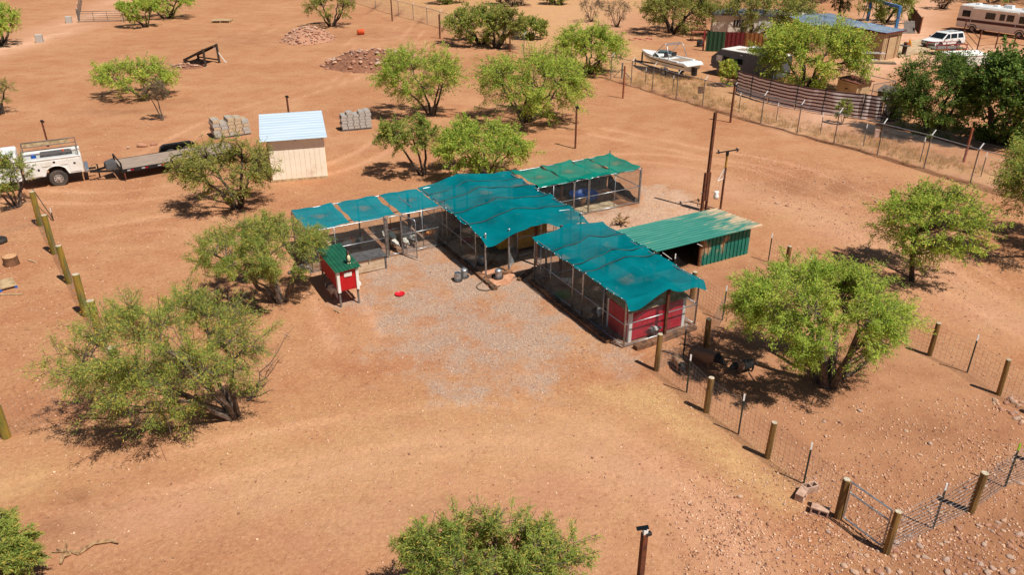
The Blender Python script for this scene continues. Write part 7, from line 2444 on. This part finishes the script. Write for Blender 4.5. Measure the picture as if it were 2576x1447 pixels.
tint_mat('chips', [srgb(*c) for c in ((194, 162, 138), (176, 146, 126), (168, 156, 150), (214, 186, 160), (184, 152, 130), (156, 132, 116))])
tint_mat('pebbles', [srgb(*c) for c in ((206, 158, 126), (172, 118, 88), (224, 186, 154), (140, 98, 76), (196, 158, 136))])


def ground_points(polys, seed):
    rg = np.random.default_rng(seed)
    out_ = []
    for poly, n in polys:
        P_ = np.array([tuple(G(*p)[:2]) for p in poly])
        lo, hi = P_.min(0), P_.max(0)
        got = 0
        while got < n:
            q_ = rg.uniform(lo, hi, (n * 2, 2))
            mk = poly_mask(q_[:, 0], q_[:, 1], [tuple(v) for v in P_], .8)
            nz_ = vnoise(q_[:, 0], q_[:, 1], 1.3) + .5
            q_ = q_[(mk * (.3 + nz_)) > rg.random(len(q_))]
            q_ = q_[: n - got]
            got += len(q_)
            out_.append(q_)
    q_ = np.concatenate(out_)
    return np.column_stack([q_, gz_arr(q_[:, 0], q_[:, 1]) + .004])


GR = [(890, 760), (905, 690), (985, 625), (1060, 560), (1240, 640), (1400, 690), (1500, 800), (1590, 900), (1480, 905), (1390, 960), (1250, 1000), (1130, 985), (1010, 930), (930, 850)]
scatter('gravel', 'grey and pink gravel chips in front of the kennels', 'gravel', ground_points([(GR, 24000), ([(1420, 570), (1480, 545), (1600, 520), (1620, 470), (1690, 465), (1800, 530), (1700, 560), (1545, 600)], 6000)], 5), .014, 'chips', .6, 5)
ALL = [(0, 420), (700, 470), (1300, 760), (1650, 640), (2576, 560), (2576, 1440), (0, 1440)]
scatter('pebbles', 'small loose stones strewn over the red soil', 'pebbles', ground_points([(ALL, 9000), ([(1980, 1180), (2300, 1220), (2576, 1100), (2576, 1447), (1700, 1447), (1750, 1250)], 7500), ([(1900, 1020), (2500, 1000), (2550, 1150), (2200, 1230)], 1500), ([(1850, 380), (2450, 480), (2500, 760), (2200, 640), (1900, 520)], 7000), ([(60, 560), (300, 900), (250, 1050), (0, 1080), (0, 600)], 700), ([(300, 300), (900, 200), (900, 330), (400, 420), (100, 400)], 900)], 6), .023, 'pebbles', .65, 6)
# straw and twigs lying about
pts = ground_points([([(1480, 980), (1640, 965), (1720, 1030), (1900, 1150), (2010, 1240), (1960, 1290), (1800, 1160), (1650, 1060)], 4000), ([(500, 1110), (800, 980), (1100, 1010), (1500, 1000), (1640, 1080), (1500, 1160), (1100, 1220), (700, 1290), (480, 1230)], 4500), ([(0, 600), (500, 900), (1900, 1000), (2300, 1400), (0, 1440)], 900)], 9)
rg = np.random.default_rng(9)
a = rg.uniform(0, 6.28, len(pts))
d = np.stack([np.cos(a), np.sin(a), rg.uniform(-.05, .15, len(pts))], -1) * rg.uniform(.015, .045, len(pts))[:, None]
sg = np.stack([pts - d + [0, 0, .006], pts + d + [0, 0, .01]], 1)
tag(MB().wires(sg, .0022).build('straw', 'straw'), 'loose straw strewn on the soil by the pen fence', 'straw', kind='stuff')
# dry grass tufts beyond the chain-link fence
pos = ground_points([([(1560, 195), (1640, 205), (1790, 240), (1900, 280), (2100, 330), (2400, 400), (2500, 440), (2330, 420), (2100, 355), (1900, 305), (1700, 245), (1590, 212)], 900), ([(1600, 180), (1760, 190), (1790, 230), (1650, 215)], 300)], 10)
n = len(pos)
rg = np.random.default_rng(12)
bl_ = 14
base = np.repeat(pos, bl_, 0) + rg.normal(size=(n * bl_, 3)) * [.10, .10, 0]
ht = np.repeat(rg.uniform(.08, .32, n), bl_) * rg.uniform(.6, 1.2, n * bl_)
dr = rg.normal(size=(n * bl_, 3)) * .35
dr[:, 2] = 1
tipp = base + dr * ht[:, None]
sd_ = np.cross(dr, rg.normal(size=(n * bl_, 3)))
sd_ /= np.linalg.norm(sd_, axis=1)[:, None]
V = np.stack([base - sd_ * .008, base + sd_ * .008, tipp + sd_ * .003, tipp - sd_ * .003], 1)
tag(fast_quads('dry_grass', V, 'grass_dry', None, rg.random(n * bl_)), 'dry yellow grass tufts beyond the chain-link fence', 'grass', kind='stuff')
